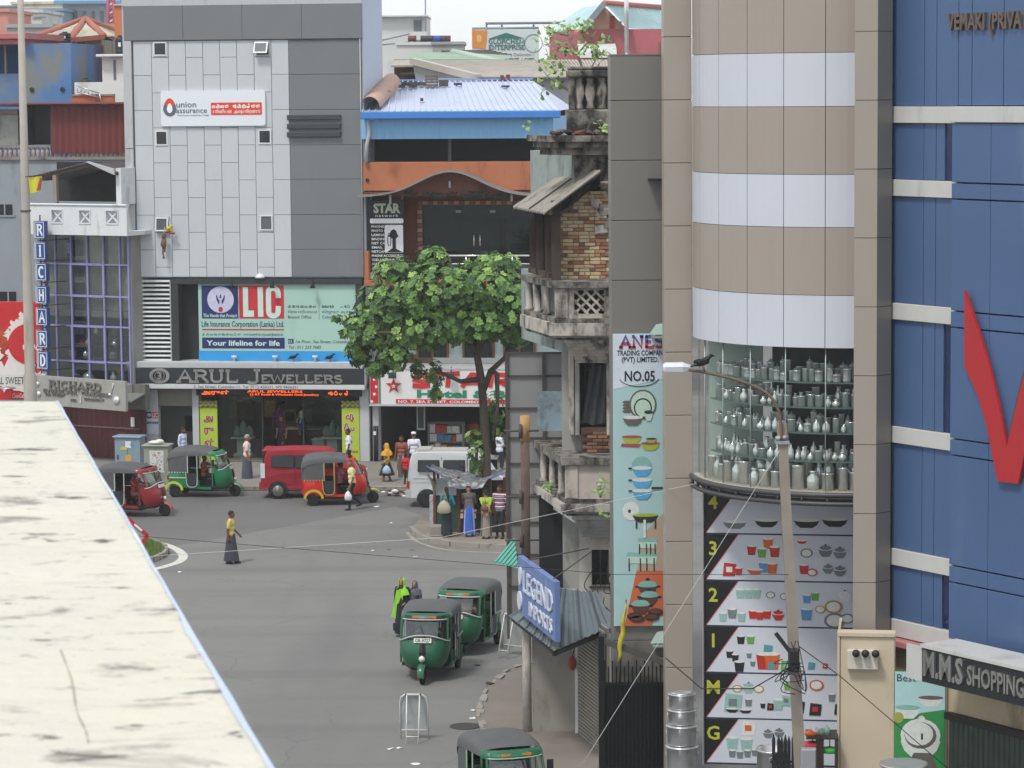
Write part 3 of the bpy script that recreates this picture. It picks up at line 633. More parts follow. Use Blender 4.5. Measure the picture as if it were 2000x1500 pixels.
# ---- signs on this building
def board(name,label,F,rect,y,dep,m,cat='sign',r=None):
    a,b,c,d = F.r(*rect,y)
    o = thing(name,label,cat,F,((a+b)/2,y,c))
    part('panel',MB().prism(rrect(a,b,c,d,r),y,y+dep) if r else MB().bbox(a,b,y,y+dep,c,d,.008),m,o)
    return o,a,b,c,d
s_,a,b,c,d = board('assurance_sign','white rounded sign with teardrop logo and red lettered box',FL,(314,177,518,246),-.11,.09,mat('sign_white','#dde3ea',.4,var=.02),r=.1)
W,H = b-a,d-c; Mg = mat('ink_grey','#5c6375',.5); Mr = mat('ink_red','#d8452f',.5); Mw = mat('ink_white','#eceef0',.5)
y = -.112
def drop(cx,cz,r,k): return [(cx + r*k*math.sin(R(i))*(1-.25*max(0,math.cos(R(i)))),cz - r*.1 + r*(math.cos(R(i))*(1.15 if math.cos(R(i)) > 0 else .9))) for i in range(0,360,12)]
dc = (a+W*.087,c+H*.53)
lg = MB().prism(drop(dc[0],dc[1],H*.25,.78),y-.012,y); part('logo',lg,Mg,s_)
dr = drop(dc[0],dc[1],H*.252,.78); part('logo_tip',MB().prism([p for p in dr if p[1] > dc[1]+H*.02],y-.016,y-.0125),Mr,s_)
part('logo_core',MB().prism(drop(dc[0],dc[1]-H*.02,H*.135,.62),y-.022,y-.0165),Mw,s_)
letters(s_,'union',a+W*.146,y,c+H*.535,H*.17,Mg,bold=.004,align='LEFT',width=W*.19)
letters(s_,'assurance',a+W*.146,y,c+H*.375,H*.15,Mg,bold=.004,align='LEFT',width=W*.295)
letters(s_,'Trust is your tomorrow. Today',a+W*.15,y,c+H*.285,H*.05,Mg,align='LEFT',shear=.3,width=W*.31,depth=.004)
part('red_box',MB().prism(rrect(a+W*.482,a+W*.968,c+H*.31,c+H*.66,.04),y-.008,y),Mr,s_)
sinhala(s_,'ysyn',a+W*.49,a+W*.655,y-.009,c+H*.50,H*.12,Mw,.2,.004); sinhala(s_,'asklnn',a+W*.69,a+W*.955,y-.009,c+H*.50,H*.12,Mw,.2,.004)
letters(s_,'யூனியன்  அஷ்யூரன்ஸ்',a+W*.725,y-.009,c+H*.365,H*.085,Mw,depth=.004,bold=.01,width=W*.45)
# big insurance board
s_,a,b,c,d = board('insurance_sign','large pale green insurance billboard with blue and red squares',FL,(388,552,696,706),-.02,.12,mat('lic_green','#a3c6bb',.5,var=.03,scale=1.2,stain=('#93b5ab',.3,.8,5)))
M_nav = mat('lic_navy','#222c66',.5); M_lr = mat('lic_red','#bd2f36',.5); M_lb = mat('lic_blue','#2f95d6',.5,var=.04); M_pale = mat('lic_pale','#c4dbd4',.5); M_ink = mat('lic_ink','#3a4746',.6)
y = -.022
def R4(p0,q0,p1,q1): return FL.r(p0,q0,p1,q1,-.02)
a_,b_,c_,d_ = R4(388.5,685.5,696,705.5); part('blue_band',MB().box(a_,b_,y-.006,y,c_,d_),M_lb,s_)
a_,b_,c_,d_ = R4(394,557.5,465,622); part('navy_square',MB().box(a_,b_,y-.008,y,c_,d_),M_nav,s_)
cx,cz,rr = (a_+b_)/2+.03,c_+(d_-c_)*.57,(b_-a_)*.365
part('emblem_disc',MB().prism([(cx+rr*math.cos(R(i)),cz+rr*.98*math.sin(R(i))) for i in range(0,360,15)],y-.016,y-.009),mat('lic_lilac','#c2c3dc',.5,var=.15,scale=6),s_)
hd = MB()                                                        # two cupped hands round a flame
for sg_ in (-1,1):
    pts = [(sg_*.10,-.32),(sg_*.16,-.30),(sg_*.30,.02),(sg_*.34,.32),(sg_*.27,.34),(sg_*.20,.10),(sg_*.06,-.08)]
    hd.prism([(cx+p*rr,cz+q_*rr) for p,q_ in pts],y-.022,y-.017)
hd.prism([(cx+p*rr,cz+q_*rr) for p,q_ in ((-.08,.12),(.08,.12),(.05,.3),(0,.42),(-.05,.3))],y-.022,y-.017)
part('emblem_hands',hd,M_nav,s_); part('emblem_seal',MB().prism([(cx+rr*.17*math.cos(R(i)),cz-rr*.72+rr*.2*math.sin(R(i))) for i in range(0,360,30)],y-.022,y-.017),M_lr,s_)
letters(s_,'The Hands that Protect',(a_+b_)/2,y-.008,c_+.05,.13,M_pale,.004,.012,width=(b_-a_)*.93)
a_,b_,c_,d_ = R4(467,557.5,554.5,622); part('red_square',MB().box(a_,b_,y-.008,y,c_,d_),M_lr,s_)
W,H = b_-a_,d_-c_; lt = MB(); yy = y-.009
for q_ in ([(.09,.05),(.33,.05),(.33,.24),(.205,.24),(.205,.95),(.09,.95)],[(.42,.05),(.54,.05),(.54,.95),(.42,.95)]): lt.prism([(a_+p*W,c_+r_*H) for p,r_ in q_],yy-.012,yy)
lc = MB(); ribbon(lc,[(.88,.62),(.88,.76)]+arc(.765,.80,.105,.12,0,180,8)+[(.66,.76),(.66,.22)]+arc(.765,.2,.105,.12,180,360,8)+[(.88,.38)],W*.115,a_,c_,W,H,yy,.012)
part('letter',lc,M_pale,s_)
for q_ in islands(lt): part('letter',q_,M_pale,s_)
xl,xr_ = FL.X(394,630),FL.X(555,630)
letters(s_,'Life Insurance Corporation (Lanka) Ltd.',(xl+xr_)/2,y,FL.Z(638,470),.21,M_nav,.005,.012,width=xr_-xl)
a_,b_,c_,d_ = R4(395,642.5,555,645); part('red_rule',MB().box(a_,b_,y-.006,y,c_,d_),M_lr,s_)
sinhala(s_,'lsyanksyrn',xl,xl+(xr_-xl)*.48,y,FL.Z(655.5,470),.10,M_ink,.14,.004)
letters(s_,'ஆயுள் காப்புறுதி கூட்டுத்தாபனம் (இலங்கை) லிட்',xl+(xr_-xl)*.74,y,FL.Z(655.5,470),.09,M_ink,.004,width=(xr_-xl)*.5)
a_,b_,c_,d_ = R4(395,659.5,556,680.5); part('navy_band',MB().box(a_,b_,y-.008,y,c_,d_),M_nav,s_)
letters(s_,'Your lifeline for life',(a_+b_)/2,y-.008,c_+.11,.19,M_pale,.005,.025,width=(b_-a_)*.89)
X1,X2 = FL.X(562,610),FL.X(629,610)
sinhala(s_,'skakyky',X1,FL.X(619,600),y,FL.Z(601,590),.11,M_ink,.16,.004); letters(s_,'கிளை காரியாலயம்',X1,y,FL.Z(611.5,590),.10,M_ink,.004,align='LEFT',width=FL.X(619,600)-X1)
letters(s_,'Branch Office',X1,y,FL.Z(622,590),.115,M_ink,.004,.004,align='LEFT',width=FL.X(608,620)-X1)
sinhala(s_,'kklas',X2,FL.X(653,600),y,FL.Z(601,650),.11,M_ink,.16,.004); sinhala(s_,'uar',FL.X(665,600),FL.X(685,600),y,FL.Z(601,670),.11,M_ink,.16,.004)
letters(s_,'கொழும்பு - வடக்கு',X2,y,FL.Z(611.5,660),.10,M_ink,.004,align='LEFT',width=FL.X(687,610)-X2); letters(s_,'Colombo - North',X2,y,FL.Z(622,660),.115,M_ink,.004,.004,align='LEFT',width=FL.X(687,620)-X2)
part('rule',MB().box(FL.X(623.5,610)-.006,FL.X(623.5,610)+.006,y-.004,y,FL.Z(624,623),FL.Z(593,623)),M_ink,s_)
a_,b_,c_,d_ = R4(562.5,662,573.5,671); part('navy_box',MB().box(a_,b_,y-.006,y,c_,d_),M_nav,s_); letters(s_,'03,',(a_+b_)/2,y-.006,c_+.03,.1,M_pale,.004,width=(b_-a_)*.8)
letters(s_,'1st Floor, Sea Street, Colombo 11',FL.X(576,668),y,FL.Z(670,600),.115,M_ink,.004,.004,'LEFT',.25,FL.X(690,668)-FL.X(576,668)); letters(s_,'Tel : 011 233 7682',FL.X(563,678),y,FL.Z(681,600),.115,M_ink,.004,.004,'LEFT',.25,FL.X(626,678)-FL.X(563,678))
for i,px in enumerate((456.5,536,614.5)):                     # spotlights over and under the board
    for top in (1,0):
        l = thing('spotlight',['small white spotlight standing on the ledge below the insurance billboard','small dark spotlight hanging over the insurance billboard'][top],'lamp',FL,(FL.X(px,600),-.5,FL.Z(553 if top else 704,px)),['spotlights on the ledge under the billboard','spotlights above the billboard'][top])
        X0 = FL.X(px+(1.5 if not top else 0),600); mm = MATS['near_black'] if top else M_frame
        if top:
            Z0 = FL.Z(557,px,-.3); part('arm',MB().tube([(X0,-.12,Z0+.12),(X0,-.3,Z0+.08)],.018,6),mm,l); part('head',MB().lathe([(.05,.06),(.07,.0),(.10,-.1),(.001,-.1)],(X0,-.32,Z0),10),mm,l)
        else:
            Z0 = FL.Z(705,px,-.2); part('arm',MB().tube([(X0,-.2,Z0),(X0,-.2,Z0+.12)],.025,6),mm,l); part('head',MB().lathe([(.04,.1),(.09,.12),(.11,.2),(.001,.2)],(X0,-.2,Z0),10),mm,l)
# jeweller's fascia sign
s_,a,b,c,d = board('jeweller_sign','long black fascia sign with silver jeweller lettering',FL,(252,719,712,750.5),-.5,.5,mat('fascia_black','#2c3035',.35,var=.1,scale=2))
part('address_strip',MB().bbox(a,b,-.53,-.05,FL.Z(760,480,-.5),c-.003,.01),mat('strip_white','#c6c9cb',.5),s_)
part('end_cap',MB().box(a-.03,a-.003,-.5,-.02,c,d).box(b+.003,b+.03,-.5,-.02,c,d),M_trim,s_)
M_sil = mat('silver_letter','#b6b6b2',.28,.85,var=.25,scale=3)
ys = -.502; h = d-c; fx = lambda px: FL.X(px,735,-.5)
serif(s_,'ARUL',fx(346),fx(466),ys,c+h*.12,h*.74,M_sil,.05,.2); serif(s_,'J',fx(481),fx(512),ys,c+h*.08,h*.82,M_sil,.05,.19); serif(s_,'EWELLERS',fx(509),fx(669),ys,c+h*.12,h*.46,M_sil,.05,.23)
cx,cz = fx(312),(c+d)/2; mb = MB().ring2((cx,cz),.20,.29,ys-.05,ys,28,sx=1.35); part('ring',mb,M_sil,s_)
letters(s_,'3',cx,ys,cz-.13,.27,M_sil,.05,.03); mb = MB().ring2((cx,cz),.17,.19,ys-.03,ys,24); part('ring',mb,M_sil,s_)
letters(s_,'3, Sea Street, Colombo-11  Tel: 0112 436331, 075 9436331',FL.X(378,755,-.53),-.532,FL.Z(758.4,480,-.53),.105,mat('ink_blue','#3b4160',.6),.004,.003,'LEFT',0,FL.X(581,755,-.53)-FL.X(378,755,-.53))
# running light board
s_,a,b,c,d = board('led_sign','black running light board with glowing orange lettering',FL,(383,761,705,773.5),-.3,.2,mat('led_black','#16130f',.5))
M_led = mat('led_orange','#ff6a1a',.5,emit='#ff5a14',es=1.6); fx = lambda px: FL.X(px,767,-.3)
letters(s_,'அருள்',(fx(394)+fx(447))/2,-.302,c+.06,.13,M_led,.004,.01,width=fx(447)-fx(394)); letters(s_,'ARUL JEWELLERS',fx(537),-.302,c+.13,.085,M_led,.004,.004,width=fx(591)-fx(483)); letters(s_,'22 KT Retail & Wholesale Gold Jewellery',fx(555),-.302,c+.02,.075,M_led,.004,.002,width=fx(622)-fx(487)); sinhala(s_,'arul',fx(641),fx(683),-.302,c+.05,.15,M_led,.16,.004)
# upright banners
def ban(px0,px1,label,fn):
    s_,a,b,c,d = board('shop_banner',label,FL,(px0,796,px1,905),-.08,.06,mat('banner_lime','#a9bd3f',.6,var=.08,scale=2))
    cr = MB(); 
    for i in range(7):
        cr.ball((a+(b-a)*(i+.5)/7,-.07,d+.06+.05*(i % 2)),.085,8,6)
        cr.ball((a+(b-a)*(i+.5)/7,-.06,d+.16+.04*((i+1) % 2)),.07,8,6)
    part('crest',cr,mat('crest_gold','#8a8a4e',.5,.2,var=.4,scale=14),s_); part('crest_panel',MB().box(a,b,-.05,-.02,d+.003,d+.26),mat('crest_dark','#3e3f26',.6),s_)
    fn(s_,a,b,c,d)
M_ban = mat('banner_ink','#8f2433',.6); M_banw = mat('banner_edge','#d9c3c0',.6)
def tam(s_,a,b,c,d):
    for ch,py in (('அ',822),('ரு',845),('ள்',870)):
        letters(s_,ch,(a+b)/2,-.081,FL.Z(py,407),.24,M_banw,.004,.06); letters(s_,ch,(a+b)/2,-.087,FL.Z(py,407),.24,M_ban,.004,.028)
def sin_(s_,a,b,c,d):
    for ch,py,k in (('a',822,.8),('ru',842,1.0),('l',868,.75)):
        w = (b-a)*.8*k; x = (a+b)/2-w/2
        sinhala(s_,ch,x,x+w,-.081,FL.Z(py,685),.32,M_banw,.24,.004); sinhala(s_,ch,x,x+w,-.087,FL.Z(py,685),.32,M_ban,.13,.004)
    sinhala(s_,'nks',(a+b)/2-.05,b-.05,-.081,FL.Z(884,690),.1,M_ban,.2,.004)
ban(391,425,'lime green banner with red angular letters beside the narrow doorway',tam); ban(668,702,'lime green banner with red rounded letters at the far shop column',sin_)
s_,a,b,c,d = board('column_poster','small insurance poster with blue emblem and red letters on the column',FL,(286.5,803,309.5,848),-.075,.02,mat('poster_pale','#c3d0da',.6),'poster')
w = b-a; part('navy_square',MB().box(a+.01,a+w*.42,-.082,-.0755,d-.27,d-.02),M_nav,s_); part('emblem',MB().disc((a+w*.22,d-.145),.075,-.0835),MATS['lic_lilac'],s_); part('red_square',MB().box(a+w*.45,b-.01,-.082,-.0755,d-.27,d-.02),M_lr,s_)
letters(s_,'LIC',a+w*.72,-.083,d-.23,.17,M_pale,.004,.03,width=w*.46); part('navy_band',MB().box(a+.01,b-.01,-.08,-.0755,d-.48,d-.40),M_nav,s_); letters(s_,'Your lifeline for life',(a+b)/2,-.081,d-.465,.05,M_pale,.003,width=w*.8)
# toys hung out of the window
X0,Z0 = FL.loc(320,456,-.3); t2 = thing('hanging_doll','long brown rag doll hanging below the open window','toy',FL,(X0,-.3,Z0-.9))
part('string',MB().tube([(X0,-.12,Z0+.25),(X0,-.3,Z0)],.008,5),M_frame,t2); mb = MB().ball((X0,-.3,Z0-.1),(.09,.09,.12)).tube([(X0,-.3,Z0-.2),(X0-.02,-.3,Z0-.42),(X0+.0,-.3,Z0-.55)],[.09,.12,.06],8).tube([(X0-.04,-.3,Z0-.5),(X0-.05,-.3,Z0-.75),(X0-.02,-.3,Z0-.9)],[.045,.035,.03],6).tube([(X0+.03,-.3,Z0-.5),(X0+.02,-.3,Z0-.7)],[.045,.03],6).ball((X0-.02,-.32,Z0-.9),.05)
part('body',mb,mat('doll_brown','#6d5247',.9,var=.3,scale=12),t2)
X0,Z0 = FL.loc(333,449,-.3); t2 = thing('hanging_flowers','yellow and orange artificial flowers hanging beside the open window','flowers',FL,(X0,-.3,Z0)); mb = MB()
for i in range(9): mb.ball((X0+random.uniform(-.12,.12),-.3+random.uniform(-.06,.06),Z0+random.uniform(-.16,.14)),(.07,.06,.06),7,5,i % 2)
part('blooms',mb,[mat('bloom_yellow','#b9b13a',.8),mat('bloom_orange','#a55a35',.8)],t2); part('string',MB().tube([(X0-.1,-.05,Z0+.3),(X0,-.3,Z0+.1)],.008,5),M_frame,t2)
# ================================================================== corner shop with the glazed front
FR = Frame(250,109,28)
t = thing('corner_shop','narrow old shop with lilac framed window wall and white balcony','building',FR,(-1.9,0,0))
M_plw = mat('plaster_white','#d3d6d8',.8,var=.05,stain=('#8e8f8c',.35,1.6,4))
M_lil = mat('lilac_frame','#8e8cc0',.5,var=.08,stain=('#6f6d90',.3,3,3))
xl,xr = FR.X(88,600),FR.X(252,600)
x0 = FR.X(70,430); zt,zb = FR.Z(400,160),FR.Z(457,160)
# balcony parapet with three crossed openings
hol = [FR.r(103,411,123,435,-.7),FR.r(157,411,177,435,-.7),FR.r(209,411,231,435,-.7)]
xs = [x0]; 
for h in hol: xs += [h[0],h[1]]
xr = FR.X(249,430,-.7); xs.append(xr); ho = hol[1]; bw = MB()
bw.box(x0,xr,-.75,-.62,zb,ho[2]); bw.box(x0,xr,-.75,-.62,ho[3],zt)
for i in range(0,8,2): bw.box(xs[i],xs[i+1],-.75,-.62,ho[2],ho[3])
bw.box(x0,x0+.12,-.62,.6,zb,zt); part('balcony_wall',bw,M_plw,t)
part('balcony_rail',MB().bbox(x0-.04,xr,-.8,-.57,zt+.003,zt+.07,.02),M_plw,t); part('balcony_floor',MB().box(x0,xr,-.62,3,zb,zb+.15),M_plw,t)
for h in hol:
    mb = MB(); a,b,c,d = h[0],h[1],ho[2],ho[3]
    mb.bar((a,-.69,c),(b,-.69,d),.05,.06).bar((a,-.685,d),(b,-.685,c),.05,.06); cr = part('cross',mb,M_plw,t)
    part('cross_frame',MB().box(a-.04,b+.04,-.775,-.752,c-.05,c).box(a-.04,b+.04,-.775,-.752,d,d+.05).box(a-.04,a,-.775,-.752,c,d).box(b,b+.04,-.775,-.752,c,d),M_plw,t)
# glazed wall: columns and rows of panes
cx = [90,118,143,176,206,238,252]; X = [FR.X(c,600) for c in (93,127,149,177,207,239,255)]
X = [FR.X(88,600)] + [FR.X(c,600) for c in (110.5,141,173,204.5,236,253)]
Z = [FR.Z(p,172) for p in (457,516,578,637,706,746)]
gm = glass('shop_pane','#cdd5d2',.16,.05,.5)
part('room_back',MB().box(X[0],X[-1],2.6,2.7,Z[-1]-.4,Z[0]),mat('room_grey','#8d8f8b',.8,var=.3,scale=.8),t)
part('room_side',MB().box(X[0]-.08,X[0],.06,2.6,Z[-1]-.4,Z[0]),MATS['room_grey'],t)
part('room_side',MB().box(X[-1],X[-1]+.08,.06,2.6,Z[-1]-.4,Z[0]),MATS['room_grey'],t)
part('upper_floor',MB().box(X[0],X[-1],.1,2.6,Z[3]+.35,Z[3]+.6),mat('slab_grey','#8e8d88',.8),t)
for j in range(5):
    for i in range(6):
        a,b,c,d = X[i]+.03,X[i+1]-.03,Z[j+1]+.03,Z[j]-.03
        part('pane',MB().add([(a,.02,c),(b,.02,c),(b,.02,d),(a,.02,d)],[(0,1,2,3)]),gm,t)
for i in range(7): part('mullion',MB().box(X[i]-.03,X[i]+.03,-.04,.05,Z[-1],Z[0]),M_lil,t)
for j in range(1,6):
    part('transom',MB().box(X[0]-.03,X[-1]+.03,-.035,.045,Z[j]-.028,Z[j]+.028),M_lil,t)
for (i0,i1,j0,j1) in ((2,4,1,2),(2,4,3,4)):              # two heavier opening frames
    a,b,c,d = X[i0],X[i1],Z[j1],Z[j0]; w = .09
    part('casement',MB().box(a-w/2,b+w/2,-.065,-.042,c-w/2,c+w/2).box(a-w/2,b+w/2,-.065,-.042,d-w/2,d+w/2).box(a-w/2,a+w/2,-.064,-.042,c+w/2,d-w/2).box(b-w/2,b+w/2,-.064,-.042,c+w/2,d-w/2),M_lil,t)
# mesh curtain, panels painted as reflected windows and shelves of pots behind the glass
mb = MB(); n = 46
for k in range(n):
    x = X[0]+.1+(X[-1]-X[0]-.2)*k/n
    for s_ in (-1,1):
        x2 = x + s_*.9
        if X[0] < x2 < X[-1]: mb.bar((x,.11,Z[3]+.62),(x2,.11,Z[1]-.02),.016)
part('wire_mesh',mb,mat('wire_grey','#8d8f8c',.5,.4),t); part('mesh_backing',MB().box(X[0]+.05,X[-1]-.05,.16,.2,Z[3]+.61,Z[1]-.1),mat('cloth_with_reflection','#b9b6aa',.8,var=.4,scale=2.5),t)  # pale backing tone stands in for the cream building reflected in the panes
for k,(px,w) in enumerate(((160,.28),(190,.3),(228,.35))):
    x = FR.X(px,490,.3); part('reflection_curtain',MB().box(x-w,x+w,.25,.3,Z[1],Z[0]-.1),mat('reflected_cream','#c9c5b6',.9,var=.25,scale=2),t)  # cream colour put in for the reflection on the upper panes
part('shelf_unit',MB().box(X[1],X[-1]-.3,.25,.7,Z[4]+.06,Z[4]+.1).box(X[1],X[-1]-.3,.25,.7,Z[4]+.52,Z[4]+.56).box(X[1],X[-1]-.3,.25,.7,Z[4]+.96,Z[4]+1.0).box(X[1],X[-1]-.3,.1,.9,Z[5]-.1,Z[5]),mat('shelf_dark','#4b4b48',.7),t)
M_steel = mat('steel','#f4f5f4',.12,.45,var=.25,scale=7,spec=1.0); M_alu = mat('aluminium','#b9bbbd',.35,.85,var=.12,scale=5)
def pot(kind,r,h):
    P = {'can': [(.001,0),(r,0),(r,h*.92),(r*1.06,h*.93),(r*1.06,h),(.001,h)],
         'pot': [(.001,0),(r*.9,0),(r,h*.15),(r,h*.85),(r*1.12,h*.87),(r*1.12,h*.92),(r*.6,h*1.02),(r*.12,h*1.1),(r*.12,h*1.2),(.001,h*1.2)],
         'urn': [(.001,0),(r*.7,0),(r,h*.3),(r*.95,h*.55),(r*.45,h*.75),(r*.4,h*.85),(r*.6,h),(.001,h)],
         'kettle': [(.001,0),(r*.9,0),(r,h*.3),(r*.8,h*.65),(r*.35,h*.8),(r*.3,h*.86),(r*.1,h),(.001,h)],
         'churn': [(.001,0),(r,0),(r,h*.62),(r*.5,h*.8),(r*.5,h*.9),(r*.62,h*.92),(r*.62,h),(.001,h)]}[kind]
    return P
GRP = 'steel pots behind the lilac window wall'
for i,(x,z,kind,r,h) in enumerate([(.12,4,'pot',.15,.26),(.12,4.1,'pot',0,0),(.2,5,'can',.1,.3),(.33,4.5,'urn',.12,.3),(.68,4,'pot',.17,.24),(.7,4.5,'urn',.15,.28),(.7,4.96,'can',.13,.3),(.3,4.0,'kettle',.13,.3),(.25,4.97,'can',.12,.26),(.45,4.97,'kettle',.1,.28),(.36,3,'kettle',.25,.42),(.7,3,'urn',.17,.4),(.83,3,'can',.12,.33),(.2,3,'can',.1,.25)]):
    if r == 0: continue
    zz = Z[5] if z == 3 else Z[4]+.1+(z-4)*.92 if z <= 4.5 else Z[4]+1.0
    if z == 5: zz = Z[4]+1.0
    if z == 4.5: zz = Z[4]+.56
    xx = X[1]+(X[-1]-X[1])*x; yy = .3 if z == 3 else .42
    solo('steel_pot',{'pot': 'lidded steel pot on the shelf behind the lilac window wall','can': 'straight steel canister behind the lilac window wall','urn': 'steel urn shown behind the lilac window wall','kettle': 'round bellied steel kettle behind the lilac window wall'}[kind],'pot',MB().lathe(pot(kind,r,h),(xx,yy,zz+.002),14),M_steel,FR,(xx,yy,zz),GRP)
for xx,col,w,h,lb in ((.27,'#8a4a34',.2,.3,'small terracotta coloured box'),(.77,'#4f8fc0',.14,.22,'small blue carton'),(.765,'#a88c5c',.15,.2,'small tan carton')):
    x = X[1]+(X[-1]-X[1])*xx; z = Z[4]+.56 if xx == .27 else Z[5] if col == '#4f8fc0' else Z[5]+.222
    solo('carton',lb + ' on the shelf behind the lilac window wall','carton',MB().bbox(x-w/2,x+w/2,.3,.5,z+.001,z+h,.01),mat('carton'+col,col,.7),FR,(x,.4,z))
# dark lean-to room on the balcony
za = FR.Z(398,160); M_tile = mat('old_tiles','#4a4140',.9,var=.3,scale=5)
rl = [(FR.X(82,345,.3),FR.Z(347,82,.3)),(FR.X(197,318,.3),FR.Z(318,197,.3)),(FR.X(250,332,.3),FR.Z(335,250,.3))]
mb = MB()
for (xa,zA),(xb,zB) in zip(rl[:-1],rl[1:]): mb.prism([(xa,zA),(xb,zB),(xb,zB-.12),(xa,zA-.12)],-.5,3.5)
part('lean_to_roof',mb,M_tile,t)
ep = MB(); n = 18
for k in range(n):
    u = k/n; x = rl[0][0]+(rl[1][0]-rl[0][0])*u; z = rl[0][1]+(rl[1][1]-rl[0][1])*u; ep.tube([(x,-.52,z+.01),(x+.13,-.52,z+.04)],.05,6)
part('eave_tiles',ep,M_tile,t)
part('gable_board',MB().prism([(rl[1][0]-.05,rl[1][1]+.06),(rl[1][0]+.05,rl[1][1]+.08),(rl[2][0],rl[2][1]+.12),(rl[2][0],rl[2][1]-.1)],-.6,-.52),M_trim,t)
part('lean_to_wall',MB().box(FR.X(236,370),FR.X(246,370),-.3,.6,za,FR.Z(328,245)),M_plw,t); part('lean_to_post',MB().box(FR.X(119,380),FR.X(126,380),-.5,-.35,za,FR.Z(338,120)),mat('post_tan','#8b7f74',.8),t)
part('lean_to_back',MB().box(FR.X(112,380,2.0),FR.X(252,380,2.0),2.0,2.1,za,FR.Z(320,200)),mat('lean_dark','#2a2b2c',.9,var=.3),t)
# upper slab over the shutter, dark red shutter below
part('slab',MB().box(X[0]-.2,X[-1]+.1,-.1,2.7,Z[5]-.35,Z[5]-.02),mat('slab_old','#7f7d78',.8,var=.15,stain=('#555555',.4,2,2)),t)
M_mar = mat('maroon_shutter','#4b1d1f',.6,.1,var=.15,scale=1.5)
xs0,xs1 = FR.X(60,850,.3),FR.X(286,850,.3); zs = Z[5]-.35; mb = MB(); n = 46
pts = []
for k in range(n+1): pts.append((xs0+(xs1-xs0)*k/n,.3 + (.04 if k % 2 else 0)))
for k in range(n): mb.add([(pts[k][0],pts[k][1],0),(pts[k+1][0],pts[k+1][1],0),(pts[k+1][0],pts[k+1][1],zs),(pts[k][0],pts[k][1],zs)],[(0,1,2,3)])
part('shutter',mb,M_mar,t); part('shutter_slots',MB().box(xs0+1.2,xs1-.3,.28,.296,FR.Z(835,160),FR.Z(832.5,160)),mat('slot_grey','#6d5b58',.6),t)
part('shutter_notice',MB().box(FR.X(257,830,.3),FR.X(263.5,830,.3),.25,.29,FR.Z(833,260,.3),FR.Z(815,260,.3)),M_frame,t)
_q = part('shutter_awning',MB().prism([(0,0),(0,.05),(-.9,-.18),(-.9,-.23)],FR.X(246,770),FR.X(284,770),'x').merge(MB(),None),mat('awning_grey','#6f726f',.7),t)
_q.location.z += FR.Z(769,262)
part('room_wall',MB().box(FR.X(252,850),FR.X(286,850),-.02,.25,FR.Z(800,270),Z[5]),mat('old_wall','#6c6b66',.9,var=.2),t)
# relief name board
FS = Frame(158,108.2,36)
s_,a,b,c,d = board('relief_sign','grey cement name board with raised letters and small metal pots',FS,(72,739,245,797),-.1,.12,mat('cement','#9b9a95',.8,var=.08,scale=4,stain=('#6f6d68',.4,3,3)))
a,b = FS.X(72,768),FS.X(244,768); d = FS.Z(741,158); c = FS.Z(790,158); H = d-c; W = b-a; M_rel = mat('relief_dark','#6b6864',.7,stain=('#8f8d88',.3,5,2))
serif(s_,'RICHARD',a+W*.17,a+W*.77,-.102,c+H*.60,H*.30,M_rel,.06,.2)
letters(s_,'EVERSILVER  TRADERS',a+W*.475,-.102,c+H*.40,H*.145,M_rel,.05,.02,width=W*.74); letters(s_,'SEA STREET',a+W*.235,-.102,c+H*.27,H*.10,M_rel,.04,.01,width=W*.22)
letters(s_,'NO.',a+W*.45,-.102,c+H*.12,H*.11,M_rel,.04,.01,width=W*.07); letters(s_,'1',a+W*.53,-.102,c+H*.10,H*.24,mat('relief_white','#c9c9c5',.6),.05,.03); letters(s_,'COLOMBO 11',a+W*.68,-.102,c+H*.20,H*.10,M_rel,.04,.01,width=W*.22)
for fx_,fz,r in ((.04,.72,.09),(.05,.32,.11),(.93,.3,.16),(.86,.5,.07)):
    part('pot_relief',MB().ball((a+W*fx_,-.13,c+H*fz),(r,.07,r*.9),10,8),M_steel,s_)
part('hook_relief',MB().tube([(a+W*.87,-.13,c+H*.55),(a+W*.89,-.13,c+H*.75),(a+W*.9,-.13,c+H*.95)],.018,6),M_steel,s_)
